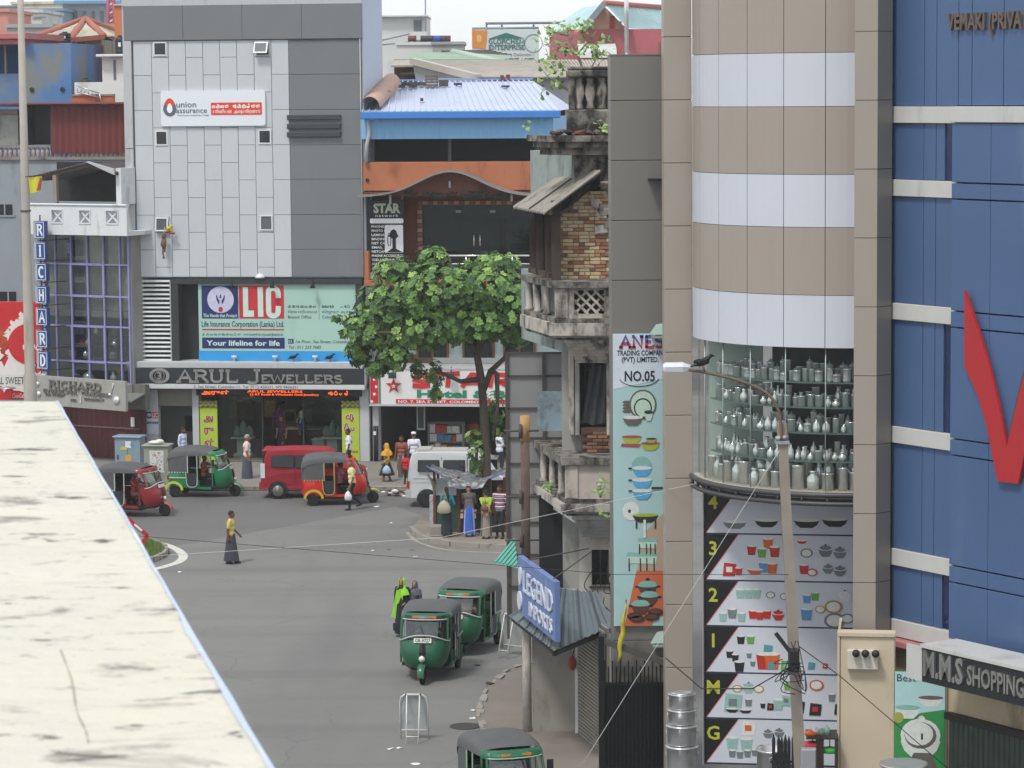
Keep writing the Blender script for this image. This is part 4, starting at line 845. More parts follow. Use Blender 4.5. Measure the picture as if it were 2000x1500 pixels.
# vertical letter boxes
s_ = thing('letter_sign','column of blue square letter boxes on a bracket of the corner shop','sign',FR,(FR.X(78,600,-1.2),-1.2,FR.Z(721,80,-1.2)))
M_sb = mat('letter_blue','#2f4a86',.5,var=.06,scale=3); M_sw = mat('letter_white','#dfe6ee',.5); M_sg = mat('box_grey','#b5b5ae',.6,stain=('#7c7a74',.4,4,3))
for ch,px,py in zip('RICHARD',(77,78.5,80.5,81,82,82.5,83.5),(449,490,531.5,576.5,619,662,704)):
    X0,Z0 = FR.loc(px,py,-1.2); w,h = .235,.33
    bx = part('letter_box',MB().bbox(X0-w,X0+w,-1.2,-1.0,Z0-h,Z0+h,.01),M_sb,s_)
    part('edging',MB().box(X0-w+.03,X0+w-.03,-1.208,-1.2,Z0-h+.03,Z0-h+.05).box(X0-w+.03,X0+w-.03,-1.208,-1.2,Z0+h-.05,Z0+h-.03).box(X0-w+.03,X0-w+.05,-1.208,-1.2,Z0-h+.05,Z0+h-.05).box(X0+w-.05,X0+w-.03,-1.208,-1.2,Z0-h+.05,Z0+h-.05),M_sw,bx)
    K = SERIF[ch]; mb = MB(); kw = .27/K[0]*min(1,K[0]/.7)
    for st in K[1]: ribbon(mb,st,.07,X0-K[0]*kw/2,Z0-.2,kw,.4,-1.201,.012)
    part('lettering',mb,M_sw,bx)
    part('box_side',MB().box(X0-w-.12,X0-w-.004,-1.1,-.98,Z0-h,Z0+h),M_sg,bx)
    part('bracket',MB().tube([(X0-.15,-1.05,Z0-h-.08),(X0+.2,0,Z0-h-.08)],.02,6).tube([(X0-.2,-1.1,Z0-h-.05),(X0+.22,-1.1,Z0-h-.11)],.015,6),mat('rust_dark','#5a4f49',.8),bx)
part('mast',MB().tube([(FR.X(80,600,-1.02),-.95,FR.Z(420,80,-1.02)),(FR.X(80,600,-1.02),-.95,FR.Z(725,80,-1.02))],.03,8),MATS['rust_dark'],s_)
X0,Z0 = FR.loc(128,485,0); s2 = thing('spare_letter_box','blue letter box with white letter I behind the upper glass','sign',FR,(X0,.3,Z0-.3))
part('letter_box',MB().bbox(X0-.22,X0+.22,.2,.34,Z0-.3,Z0+.3,.01),M_sb,s2); mb = MB()
for st in SERIF['I'][1]: ribbon(mb,st,.06,X0-.1,Z0-.18,.45,.36,.199,.01)
part('lettering',mb,M_sw,s2); part('stand',MB().tube([(X0,.27,Z[1]+.03),(X0,.27,Z0-.3)],.03,6),MATS['rust_dark'],s2)
# ================================================================== drink billboard
FC = Frame(40,113,4)
s_,a,b,c,d = board('drink_billboard','big red drink billboard with a splashing bottle and white script',FC,(-120,590,78,781),0,.3,mat('cola_red','#c9252b',.45,var=.06))
b2 = b; M_cw = mat('cola_white','#e3dfdc',.5,var=.06,scale=5)
fx = lambda px: FC.X(px,660); fz = lambda py: FC.Z(py,30)
part('bottle',MB().prism([(fx(-60),fz(720)),(fx(-8),fz(705)),(fx(20),fz(670)),(fx(28),fz(650)),(fx(10),fz(640)),(fx(-40),fz(655)),(fx(-90),fz(690))],-.02,-.002),mat('cola_amber','#b5482e',.3,var=.35,scale=3),s_)
sp = MB(); random.seed(11)
def splash(px,py,r,seed):
    random.seed(seed); n = 22; return [(fx(px)+r*random.uniform(.55,1.15)*math.cos(6.28*k/n),fz(py)+r*random.uniform(.55,1.15)*math.sin(6.28*k/n)) for k in range(n)]
for i,(px,py,r) in enumerate(((35,640,.35),(22,655,.3),(46,620,.22),(40,725,.75),(10,735,.6),(68,745,.5),(25,690,.3),(60,660,.25),(-10,690,.35))):
    part('splash',MB().prism(splash(px,py,r,i),-.03-.002*i,-.002),M_cw,s_)
part('red_disc',MB().prism([(fx(58)+.85*math.cos(R(k)),fz(672)+.8*math.sin(R(k))) for k in range(0,360,12)],-.06,-.05),MATS['cola_red'],s_)
letters(s_,'Coca-Cola',fx(42),-.062,fz(684),.36,M_cw,.01,.02,'LEFT',.35,1.75); 
part('name_strip',MB().box(a,b,-.04,-.002,fz(754),fz(731)),mat('strip_offwhite','#d9d6d2',.6),s_)
letters(s_,'AL SWEET M',fx(25),-.041,fz(750),.28,mat('ink_black','#2a2a2c',.6),.008,.0,width=fx(58)-fx(-8))
letters(s_,'Coca-Cola',fx(33),-.02,fz(777),.17,M_cw,.01,.01,'CENTER',.35,.5)
part('post',MB().box(fx(-60)-.1,fx(-60)+.1,.1,.29,0,c).box(fx(60)-.1,fx(60)+.1,.1,.29,0,c),mat('steel_grey','#6b6f72',.6,.4),s_)
lm = MB().lathe([(.05,0),(.34,.02),(.3,.06),(.05,.09)],(fx(18),-.5,fz(757)),12); part('lamp',lm,M_alu,s_); part('lamp_arm',MB().tube([(fx(18),0,fz(756)),(fx(18),-.5,fz(756))],.025,6),M_alu,s_)
# ================================================================== tall street pole with pennant
p = at(50,400,92); FP = Frame(50,92,0,400)
t = thing('lamp_pole','tall tapered concrete street pole in front of the drink billboard','pole',FP)
z1 = FP.Z(-60,45); part('shaft',MB().tube([(0,0,0),(0,0,FP.Z(735,58)),(0,0,FP.Z(728,58)),(0,0,FP.Z(400,50)),(0,0,z1)],[.22,.21,.165,.14,.095],14),mat('pole_concrete','#a5a099',.8,var=.08,scale=3,stain=('#8a7460',.45,2.2,8)),t)
part('band',MB().lathe([(.15,0),(.17,0),(.17,.05),(.15,.05)],(0,0,FP.Z(413,50)),12),MATS['rust_dark'],t)
X0,Z0 = .1,FP.Z(345,52); fl = thing('pennant','yellow and red pennant flag tied to the street pole','flag',FP,(X0,-.1,Z0-.5)); mb = MB(); rr = []
for i in range(7):
    u = i/6; rr.append([(X0+.02+u*.44,-.12+.05*math.sin(u*6),Z0-.03+.05*u),(X0+.06+u*.36,-.12+.05*math.sin(u*6+1),Z0-.52-.02*math.sin(u*3)+(.1*u))])
mb.loft([[a_ for a_ in r] for r in rr],False,0,False,True); part('cloth',mb,mat('flag_yellow','#c3c23a',.7),fl)
mb = MB().loft([[(a_[0]+(.1 if k == 0 else .05),a_[1]-.012,a_[2]-.04 if k == 0 else a_[2]+.06) for k,a_ in enumerate(r)] for r in rr[1:6]],False,0,False,True); part('panel',mb,mat('flag_maroon','#a8432e',.7),fl)
part('cord',MB().tube([(.0,-.12,Z0),(X0+.5,-.12,Z0+.05),(X0+.9,-.05,Z0+.08)],.012,5),M_rag,fl)
# ================================================================== buildings behind on the left
FB = Frame(120,120,10)
t = thing('grey_house','grey rendered house with balustrade and dark red corrugated shed on its terrace','house',FB,(0,0,0))
M_gr = mat('grey_render','#8f979e',.85,var=.08,scale=1,stain=('#6f7578',.4,.8,3)); fx = lambda px: FB.X(px,400); fz = lambda py: FB.Z(py,120)
part('wall',MB().box(fx(-120),fx(262),0,6,0,fz(312)),M_gr,t)
for a_,b_,c_,d_ in ((-8,399,27,420),(-6,570,30,590)):
    w_ = part('window',MB().box(fx(a_)-.06,fx(b_),-.05,-.002,fz(d_)-.08,fz(c_ if c_ > 300 else d_)) if 0 else MB().box(fx(a_),fx(c_)+.05,-.05,-.002,fz(d_)-.07,fz(d_)),M_gr,t)
    part('pane',MB().box(fx(a_),fx(c_)-.07,-.03,-.001,fz(d_)+.003,fz(b_)),M_black,w_); part('bar',MB().box(fx((a_+c_)/2)-.03,fx((a_+c_)/2)+.03,-.045,-.031,fz(d_)+.004,fz(b_)),M_gr,w_)
M_bal = mat('old_baluster','#a89b96',.9,var=.15,stain=('#4c4642',.5,3,3)); M_balr = mat('old_rail','#8c857f',.9,var=.2,stain=('#45403c',.5,2,1))
part('lower_rail',MB().box(fx(-120),fx(262),-.1,.15,fz(312),fz(306)),M_balr,t); part('upper_rail',MB().box(fx(-120),fx(262),-.08,.13,fz(288),fz(283)),M_balr,t)
prof = [(.05,0),(.07,.02),(.05,.06),(.11,.16),(.08,.28),(.05,.34),(.07,.37),(.05,.4)]; hh = fz(288)-fz(306); me = MB().lathe([(r_,z_*hh/.4) for r_,z_ in prof],n=8).mesh('baluster',M_bal)
for px in [x for x in range(-4,246,9)]: share('baluster',me,t,(fx(px),.03,fz(306)))
M_red = mat('red_sheet','#70312f',.55,.1,var=.08,scale=1.5); a_,b_ = fx(106),fx(262); n = 24; mb = MB()
sheet = []
for k in range(n+1): sheet.append((a_+(b_-a_)*k/n,-.12-(.05 if k % 2 else 0)))
for k in range(n): mb.add([(sheet[k][0],sheet[k][1],fz(299)),(sheet[k+1][0],sheet[k+1][1],fz(299)),(sheet[k+1][0],sheet[k+1][1],fz(205)),(sheet[k][0],sheet[k][1],fz(205))],[(0,1,2,3)])
part('shed_wall',mb,M_red,t); _q = part('shed_roof',MB().prism([(-.6,0),(3.5,-.12),(3.5,-.06),(-.6,.06)],fx(-60),fx(262),'x'),mat('shed_roof','#8d4a48',.6,var=.1),t); _q.location.z = fz(203)
part('shed_dark',MB().box(fx(46),fx(106),.8,1.0,fz(283),fz(205)),mat('shed_inside','#34393a',.8,var=.2),t); part('shed_frame',MB().box(fx(103),fx(107),-.1,.8,fz(300),fz(205)).box(fx(55),fx(58),-.05,.8,fz(283),fz(205)),mat('shed_frame','#3e4242',.7),t)
part('terrace_wall',MB().box(fx(-120),fx(34),.3,.6,fz(283),fz(215)),mat('terrace_wall','#9fa09c',.9,var=.2,stain=('#5f5d59',.5,1.5,4)),t); part('terrace_ledge',MB().bbox(fx(-120),fx(37),.1,.65,fz(222),fz(213),.03),M_balr,t)
# blue mouldy house
FB2 = Frame(120,128,6); fx = lambda px: FB2.X(px,150); fz = lambda py: FB2.Z(py,90)
t = thing('blue_house','mouldy blue painted house wall behind the corrugated shed','house',FB2)
M_bl = mat('blue_mould','#557aaa',.85,var=.2,scale=.7,stain=('#7d7f7a',.62,.6,1.6))
part('wall',MB().box(fx(40),fx(139),0,6,0,fz(85)).box(fx(-120),fx(40)-.003,.4,6,0,fz(143)),M_bl,t)
part('recess',MB().box(fx(-60),fx(39),2.2,2.3,fz(143),fz(86)),mat('blue_dark','#35577c',.8,var=.2),t); part('roof_slab',MB().bbox(fx(-80),fx(50),-.3,6,fz(86),fz(76),.03).bbox(fx(-80),fx(59),-.5,6,fz(76)+.003,fz(64),.03),mat('slab_pink','#b06c6b',.8,var=.12,stain=('#7a5d5a',.3,1,2)),t)
part('door',MB().box(fx(16),fx(33),2.1,2.19,fz(143),fz(90)),mat('blue_door','#5e88a3',.6),t); part('mullion',MB().box(fx(3),fx(7),.5,.6,fz(143),fz(88)),MATS['post_tan'],t)
for px in (62,122): part('drain_hole',MB().lathe([(.1,0),(.07,0),(.07,.06),(.1,.06)],(fx(px),-.06,fz(175)),10,'y'),M_rag,t)
# hip-roofed house
FB3 = Frame(140,140,0); fx = lambda px: FB3.X(px,90); fz = lambda py: FB3.Z(py,140)
t = thing('hip_house','stained house with a pyramid roof of pale sheets and red hip tiles','house',FB3)
part('wall',MB().box(fx(140),fx(172),0,5,0,fz(80)),mat('house_tan','#a58b78',.9,var=.15,stain=('#7d6a5c',.4,1,3)),t); part('wall',MB().box(fx(172)+.003,fx(200),-.3,5,0,fz(78)),mat('house_grey','#8d8778',.9,var=.2,stain=('#5d584e',.5,.8,3)),t)
ap = (fx(144),4,fz(36)); ev = [(fx(68),-1,fz(77)),(fx(150),-1.8,fz(79)),(fx(206),-.5,fz(73)),(fx(200),8,fz(64)),(fx(88),8,fz(64))]
M_sheet = mat('pale_sheet','#c4bfae',.8,var=.1,scale=1.2,stain=('#8e8778',.35,1.2,1)); M_hip = mat('hip_tile','#a8695c',.8,var=.15)
for i in range(5):
    a_,b_ = Vector(ev[i]),Vector(ev[(i+1) % 5]); A = Vector(ap); mb = MB(); n = 14
    mb.add([a_,b_,A],[(0,1,2)])
    for k in range(1,n):
        p0 = a_.lerp(b_,k/n); f_ = 1-abs(2*k/n-1); 
        mb.bar(p0+Vector((0,0,.03)),p0.lerp(A,.96*f_) + Vector((0,0,.03)),.05,.05)
    part('roof_sheet',mb,M_sheet,t); part('hip_tiles',MB().tube([a_+Vector((0,0,.04)),A+Vector((0,0,.08))],.16,8),M_hip,t)
part('eave_board',MB().bar(ev[0],ev[1],.1,.22).bar(ev[1],ev[2],.1,.22),M_hip,t)
w_ = part('window',MB().box(fx(148),fx(170),-.08,-.003,fz(108),fz(82)),mat('win_pale','#a9b0ae',.7),t); part('pane',MB().box(fx(151),fx(168),-.1,-.081,fz(97),fz(83)),mat('pane_grey','#5f6a70',.3),w_)
w_ = part('window',MB().box(fx(151),fx(169),-.08,-.003,fz(123),fz(117)),M_frame,t); part('pane',MB().box(fx(153),fx(167),-.1,-.081,fz(121.5),fz(118)),M_black,w_)
def tank(px,py0,py1,F,label,dy=-1.0,rpx=13):
    X0,z0 = F.loc(px,py1,dy); z1 = F.loc(px,py0,dy)[1]; r = (F.X(px+rpx,py1,dy)-F.X(px-rpx,py1,dy))/2; o = thing('water_tank',label,'water tank',F,(X0,dy,z0)); h = z1-z0; pr = [(.001,0)]
    for k in range(8): pr += [(r*(1 if k % 2 else .96),h*.8*k/8),(r*(1 if k % 2 else .96),h*.8*(k+.8)/8)]
    part('barrel',MB().lathe(pr+[(r*.9,h*.85),(r*.4,h*.93),(r*.38,h*.95),(.001,h*.95)],(X0,dy,z0),16),mat('tank_black','#26292b',.5),o); part('lid',MB().lathe([(r*.4,h*.94),(r*.42,h*.94),(r*.42,h),(.001,h)],(X0,dy,z0),12),MATS['tank_black'],o)
    part('stand',MB().box(X0-r,X0+r,dy-r,dy+r*1.2,z0-.3,z0-.003),M_gr,o); part('label',MB().box(X0-r*.25,X0+r*.25,dy-r*1.03,dy-r*.98,z0+h*.4,z0+h*.62),M_frame,o)
    return o
tank(127,62,84,FB3,'black ribbed water tank under the pyramid roof',-2.5,12); tank(168,152,186,Frame(168,126,0),'black water tank with a white label beside the blue house',0,13)
FW = Frame(220,124,4); fx = lambda px: FW.X(px,150); fz = lambda py: FW.Z(py,220); t = thing('white_annex','white rendered annex with a slit window beside the water tank','house',FW)
part('wall',MB().box(fx(200),fx(262),0,6,0,fz(112)).box(fx(140),fx(200)-.003,.5,5,0,fz(160)),mat('annex_white','#d5dad9',.8,var=.05,stain=('#a9aeac',.3,1,3)),t); part('roof_slab',MB().bbox(fx(192),fx(262),-.4,6,fz(111),fz(106),.02),M_frame,t); part('slit_window',MB().box(fx(222),fx(227),-.02,-.003,fz(156),fz(117)),mat('slit','#6d6a7c',.5),t)
t = thing('orange_yard_wall','streaky orange yard wall above the corrugated shed','wall',Frame(190,121.5,4)); F_ = Frame(190,121.5,4); part('wall',MB().box(F_.X(140,195),F_.X(222,195),0,.3,F_.Z(230,180),F_.Z(187,180)),mat('orange_streak','#a8674a',.9,var=.15,stain=('#6f5546',.5,1.2,4)),t); part('coping',MB().box(F_.X(140,195),F_.X(222,195),-.05,.35,F_.Z(187,180)+.003,F_.Z(184,180)),M_balr,t)
lad = thing('metal_ladder','grey metal ladder leaning in front of the black water tank','ladder',F_,(F_.X(165,175),-.3,F_.Z(188,165))); A0,A1 = (F_.X(152,165),F_.Z(168,152)),(F_.X(195,180),F_.Z(182,195))
part('rail',MB().tube([(A0[0],-.1,A0[1]),(A1[0],-.1,A1[1])],.03,6).tube([(A0[0],-.1,A0[1]-.25),(A1[0],-.1,A1[1]-.18)],.03,6),M_alu,lad)
for k in range(7): part('rung',MB().tube([(A0[0]+(A1[0]-A0[0])*k/6,-.1,A0[1]+(A1[1]-A0[1])*k/6),(A0[0]+(A1[0]-A0[0])*k/6,-.1,A0[1]-.25+(A1[1]-A0[1]+.07)*k/6)],.02,5),M_alu,lad)
part('leg',MB().tube([(A1[0],-.1,A1[1]),(A1[0]+.1,-.1,A1[1]-.5)],.03,6),M_alu,lad)
F_ = Frame(235,132,4); t = thing('orange_block','plain orange block rising beside the grey clad building','building',F_); fx = lambda px: F_.X(px,60); fz = lambda py: F_.Z(py,235)
part('wall',MB().box(fx(224),fx(262),0,6,0,fz(11)),mat('orange_wall','#c2764f',.85,var=.08,stain=('#9a6244',.3,1,4)),t); part('roof_edge',MB().box(fx(223),fx(262),-.1,6,fz(11)+.003,fz(8)),M_trim,t)
tank(235,69,106,Frame(235,126,0),'black ribbed water tank standing before the orange block',0,10)
# farther: orange terrace, blue gable, pale warehouses, cream block
def blk(name,label,px0,py0,px1,py1,Y,m,deg=0,extra=None,dep=8):
    F_ = Frame((px0+px1)/2,Y,deg); t = thing(name,label,'building',F_); a_,b_,c_,d_ = F_.r(px0,py0,px1,py1)
    part('wall',MB().box(a_,b_,0,dep,0,d_),m,t); part('roof_edge',MB().box(a_-.1,b_+.1,-.12,dep+.1,d_+.004,d_+.2),m,t)
    if extra: extra(t,F_,a_,b_,d_)
    return t
def win_row(pxs,py0,py1,w,m=None):
    def f(t,F_,a_,b_,d_):
        for px in pxs:
            x,z1 = F_.loc(px,py0); z0 = F_.loc(px,py1)[1]; wd = part('window',MB().box(x-w/2,x+w/2,-.06,-.003,z0,z1),m or MATS['win_pale'],t); part('pane',MB().box(x-w/2+.1,x+w/2-.1,-.09,-.061,z0+.1,z1-.1),MATS['pane_grey'],wd)
    return f
blk('far_house','orange house with a small dark window behind the pyramid roof',178,54,232,120,150,mat('far_orange','#c08a67',.9,var=.1),extra=win_row([219],58,71,.9))
F_ = Frame(212,145,0); t = thing('blue_gable','bright blue gable wall beside the pyramid roof','house',F_); fx = lambda px: F_.X(px,90); fz = lambda py: F_.Z(py,210); part('wall',MB().prism([(fx(199),0),(fx(224),0),(fx(224),fz(82)),(fx(207),fz(72)),(fx(199),fz(76))],0,4),mat('gable_blue','#4a83c8',.8,var=.06),t); part('verge',MB().prism([(fx(198),fz(75)),(fx(207),fz(71)),(fx(226),fz(82)),(fx(226),fz(81)),(fx(207),fz(69.5)),(fx(198),fz(74))],-.3,4.2),M_sheet,t)
def ware(t,F_,a_,b_,d_):
    for k in range(6): x = a_+(b_-a_)*(k+.5)/6; part('mullion',MB().box(x-.1,x+.1,-.2,-.003,d_-6,d_-.5),mat('far_steel','#7e8b96',.6),t)
    _q = part('roof_sheet',MB().prism([(-1,0),(12,2.4),(12,2.6),(-1,.2)],a_-.5,b_+.5,'x'),mat('far_blue_roof','#6f96b5',.6),t); _q.location.z = d_
blk('warehouse','pale glazed warehouse with a blue roof far behind',123,8,225,60,210,mat('far_white','#c3ccd2',.8,var=.05),extra=ware,dep=14)
def mast(t,F_,a_,b_,d_): pass
blk('cream_block','cream flat-roofed block far behind the street pole',24,8,122,60,235,mat('far_cream','#cfc8b4',.9,var=.08,stain=('#9b9484',.35,.5,1)),extra=win_row([14],10,30,2))
blk('far_block','blue grey block with a stained parapet far behind',8,22,124,70,205,mat('far_bluegrey','#7e95aa',.9,var=.1))
blk('pale_house','pale rendered house behind the blue house',28,25,82,90,175,mat('far_pale','#c9cfcc',.9,var=.06,stain=('#8f908c',.4,.7,2)),extra=win_row([78],30,36,.9))
blk('pink_house','faded pink house at the edge of the rooftops',-60,24,16,70,165,mat('far_pink','#c98d80',.9,var=.1))
blk('roof_terrace','grey concrete roof terrace behind the blue house',14,54,100,95,160,mat('far_concrete','#a1a4a6',.9,var=.1))
F_ = Frame(210,190,0); t = thing('red_lattice_mast','red and white lattice mast behind the orange block','mast',F_); fx = lambda px: F_.X(px,30); fz = lambda py: F_.Z(py,212)
for a_,b_ in ((211,212),(223,222)): part('leg',MB().tube([(fx(a_),0,0),(fx(a_),0,fz(60)),(fx(b_),0,fz(-20))],.12,6),mat('mast_red','#a8485a',.6),t)
for k in range(9): part('brace',MB().tube([(fx(211.5),0,fz(60-8*k)),(fx(222.5),0,fz(54-8*k))],.06,5),MATS['mast_red'] if k % 2 else M_frame,t)
# street cabinets on the pavement
def cabinet(px0,px1,py0,py1,label,m,deg,cap=False):
    G = gnd((px0+px1)/2,py1,.15); F_ = Frame(1000,1,deg); F_.o = Vector((G.x,G.y,0)); s = FPX/G.y; w = (px1-px0)/s; h = (py1-py0)/s
    o = thing('street_cabinet',label,'cabinet',F_,(0,0,.15)); z = .15
    part('plinth',MB().box(-w/2-.03,w/2+.03,0,.6,z,z+.08),M_kerb,o); part('body',MB().bbox(-w/2,w/2,.02,.56,z+.081,z+h-.06,.01),m,o); part('roof',MB().bbox(-w/2-.06,w/2+.06,-.05,.63,z+h-.059,z+h,.02),m,o)
    part('door_seam',MB().box(-.006,.006,.012,.0195,z+.12,z+h-.12),M_rag,o); part('handle',MB().box(-w*.4,-w*.36,-.01,.0195,z+h*.45,z+h*.56),M_rag,o)
    return o,w,h,z
o,w,h,z = cabinet(223,276,851,935,'blue grey metal street cabinet with yellow and white notices',mat('cab_blue','#8093a0',.5,.1,var=.06,stain=('#6f7f88',.3,3,3)),14)
for x,zz,ww,hh,c_ in ((.05,.78,.12,.16,'#d6d9d8'),(-.12,.70,.14,.07,'#b5b84a'),(.06,.42,.13,.22,'#c09a45'),(.2,.8,.09,.06,'#4f96c4')): part('notice',MB().box(x*w-ww,x*w+ww*.8,.008,.0195,z+zz*h-hh/2,z+zz*h+hh),mat('notice'+c_,c_,.8,var=.12,scale=8),o)
o,w,h,z = cabinet(281,330,868,948,'olive grey street cabinet with a torn white poster',mat('cab_olive','#8f9488',.6,var=.08,stain=('#6a6f66',.3,3,3)),8)
part('poster',MB().box(-w*.26,w*.32,.006,.0195,z+h*.32,z+h*.86),mat('poster_torn','#c9cbc9',.8,var=.1,stain=('#7d6a6c',.5,14,1)),o); mb = MB()
for k in range(14): mb.disc((random.uniform(-w*.2,w*.27),z+random.uniform(.36,.82)*h),random.uniform(.02,.05),.004,8,k % 3)
part('print',mb,[mat('print_a','#8e5a5e',.8),mat('print_b','#5f6a72',.8),mat('print_c','#b08a8c',.8)],o)
mb = MB().ball((0,.25,z+h+.07),(.3,.2,.07),10,6).ball((.12,.2,z+h+.1),(.16,.14,.09),8,6); solo('plastic_bag','crumpled white plastic sheet lying on the olive street cabinet','bag',mb,mat('bag_white','#d3d2cc',.5,bump=.8,bscale=14),WF)
bag = [x for x in COL.objects if x.name.startswith('plastic_bag')][-1]; bag.location = (o.location.x,o.location.y,0)
# warning sign standing on the grass island
G = gnd(262,1085); FD = Frame(1000,1,-6); FD.o = Vector((G.x,G.y,0)); t = thing('road_sign','grey diamond road sign with red and white edging on the grass refuge','road sign',FD,(0,0,.12))
def lp(px,py): return FD.loc(px,py)
P4 = [lp(236,1001),lp(289,1046),lp(250,1092),lp(198,1046)]
part('plate',MB().prism(P4,-.02,.0),mat('sign_back','#a8aaab',.5,.3,var=.06),t); part('post',MB().tube([(FD.X(250,1085),.05,.1),(FD.X(246,1040),.05,FD.Z(1020,245))],.035,8),M_alu,t); M_sr = mat('sign_red','#b3262c',.5)
for a_,b_ in zip(P4,P4[1:]+P4[:1]):
    A,B = Vector((a_[0],-.03,a_[1])),Vector((b_[0],-.03,b_[1])); part('edging',MB().bar(A,B,.03,.11),M_sr,t); part('reflector',MB().bar(A.lerp(B,.5)+Vector((0,-.018,0)),A.lerp(B,.78)+Vector((0,-.018,0)),.02,.07),M_frame,t)
# ================================================================== hotel building with the blue roof
FT = Frame(860,108.2,8); fx = lambda px,dy=0: FT.X(px,400,dy); fz = lambda py,dy=0: FT.Z(py,860,dy)
t = thing('hotel_building','orange and brown hotel building with a bright blue metal roof','building',FT,(0,0,.15))
M_org = mat('orange_plaster','#aa6b4c',.85,var=.08,scale=1.5,stain=('#8a4f36',.4,1.4,3)); M_brn = mat('brown_plaster','#6a4234',.85,var=.12,scale=1.5,stain=('#3f2b26',.4,1.5,3))
XL,XR = fx(711.5),fx(1130); ztop = fz(316)
part('wall',MB().box(XL,XR,1.6,8,fz(700),ztop-1.2).box(XL,XL+.15,.0,1.6,fz(720),fz(560)),mat('pale_teal_wall','#a9bcb8',.85,var=.08,stain=('#7f8d8a',.4,1.2,3)),t)
part('orange_band',MB().bbox(XL,fx(1076),-.25,.6,fz(372),ztop,.02),M_org,t)
for px in (721,1043): part('drain_hole',MB().lathe([(.07,0),(.04,0),(.04,.05),(.07,.05)],(fx(px),-.3,fz(351)),8,'y'),M_rag,t)
# wavy canopy: thin slab following a bell curve
def bell(u): return math.exp(-((u-.5)/.235)**2)
cz0,cz1 = fz(379),fz(331); n = 40; up = []; xa,xb = fx(703,-.8),fx(1062,-.8)
for k in range(n+1): u = k/n; up.append((xa+(xb-xa)*u,cz0+(cz1-cz0)*bell(u)))
mb = MB()
for k in range(n): (a,za),(b,zb) = up[k],up[k+1]; mb.prism([(a,za),(b,zb),(b,zb-.07),(a,za-.07)],-1.15,-.26)
part('canopy',mb,mat('canopy_metal','#8d8a8a',.45,.3,var=.1,stain=('#6a5a55',.4,2,1)),t)
mb = MB()
for k in range(4,n-3): (a,za),(b,zb) = up[k],up[k+1]; mb.prism([(a,za-.071),(b,zb-.071),(b,cz0-.05),(a,cz0-.05)],-.5,-.27)
part('tympanum',mb,M_brn,t)
mb = MB(); random.seed(3)
for k in range(60): mb.ball((fx(random.uniform(800,1010)),-.5,cz0-.02+random.uniform(-.06,.1)),(random.uniform(.05,.14),.05,random.uniform(.03,.08)),6,4)
part('mould',mb,mat('mould_dark','#3c3f3a',.95,var=.4,scale=8),t)
for px,l in ((768,.35),(884,.45),(1004,.25)): part('drip_pipe',MB().tube([(fx(px),-.6,cz0+.5*bell(.5) if px == 884 else cz0),(fx(px),-.6,cz0-l if px != 884 else cz0+.25)],.045,8),M_trim,t)
# upper storey: brown wall, tiled window surround, glass with furniture behind
a,b,c,d = fx(816),fx(1040),fz(520),fz(403)
part('brown_wall',MB().box(fx(716),a,1.0,1.3,fz(548),fz(376)).box(a,XR,1.0,1.3,d,fz(376)).box(b,XR,1.0,1.3,fz(548),d),M_brn,t)
part('balcony_ceiling',MB().box(XL,XR,-.24,1.3,fz(377),fz(374)),M_brn,t)
tm = MB().bbox(-.09,.09,0,.06,-.07,.07,.015).mesh('tile',mat('tile_tan','#a58873',.5,var=.2,scale=8)); tm2 = MB().bbox(-.09,.09,0,.06,-.07,.07,.015).mesh('tile',mat('tile_brown','#7b5548',.5,var=.2,scale=8))
k = 0; x = a-.1
while x < b: share('tile',tm if k % 2 else tm2,t,(x,.93,d+.09)); x += .2; k += 1
z = d-.08
while z > c: share('tile',tm if k % 2 else tm2,t,(a-.1,.93,z)); z -= .17; k += 1
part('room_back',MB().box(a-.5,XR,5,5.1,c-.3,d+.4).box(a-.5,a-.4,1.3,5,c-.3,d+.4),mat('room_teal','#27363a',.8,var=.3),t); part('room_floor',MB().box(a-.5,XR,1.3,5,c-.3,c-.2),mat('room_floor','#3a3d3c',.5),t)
part('window_glass',MB().add([(a,1.05,c),(b,1.05,c),(b,1.05,d),(a,1.05,d)],[(0,1,2,3)]),glass('office_glass','#5f7478',.05,.02,.3),t)
for px in (895,962): part('sticker',MB().box(fx(px,1)-.1,fx(px,1)+.1,1.0,1.04,fz(418),fz(413)),mat('sticker','#8d9694',.6),t)
for px in (925,937): part('door_handle',MB().tube([(fx(px,1),.98,fz(483)),(fx(px,1),.98,fz(462))],.025,6),M_steel,t)
part('leaning_board',MB().bar((fx(990,1.6),1.5,fz(453)),(fx(1034,1.6),1.5,fz(478)),.06,.1).bar((fx(990,1.6),1.52,fz(481)),(fx(1034,1.6),1.52,fz(481)),.06,.08),mat('pale_wood','#8d8266',.7),t)
part('inner_post',MB().box(fx(975,1.4),fx(987,1.4),1.4,1.5,c,fz(432)),mat('grey_post','#6f7574',.7),t); part('inner_panel',MB().box(fx(822,1.5),fx(837,1.5),1.4,1.5,c,fz(466)).prism([(fx(974,1.5),fz(433)),(fx(987,1.5),fz(432)),(fx(985,1.5),fz(455))],1.3,1.39),mat('inner_panel','#7c8a8a',.7),t)
part('balcony_rail',MB().tube([(fx(815),-.1,fz(499)),(fx(1045),-.1,fz(499))],.035,8).tube([(fx(790),-.1,fz(515)),(fx(1045),-.1,fz(515))],.025,8),M_steel,t)
for px in range(820,1046,45): part('rail_post',MB().tube([(fx(px),-.1,fz(535)),(fx(px),-.1,fz(499))],.025,6),M_steel,t)
part('balcony_slab',MB().bbox(fx(711.5),XR,-.3,1.6,fz(558),fz(547),.02),M_org,t); part('orange_jamb',MB().bbox(fx(711.5),fx(721),-.25,.4,fz(547),fz(490),.02),M_org,t)
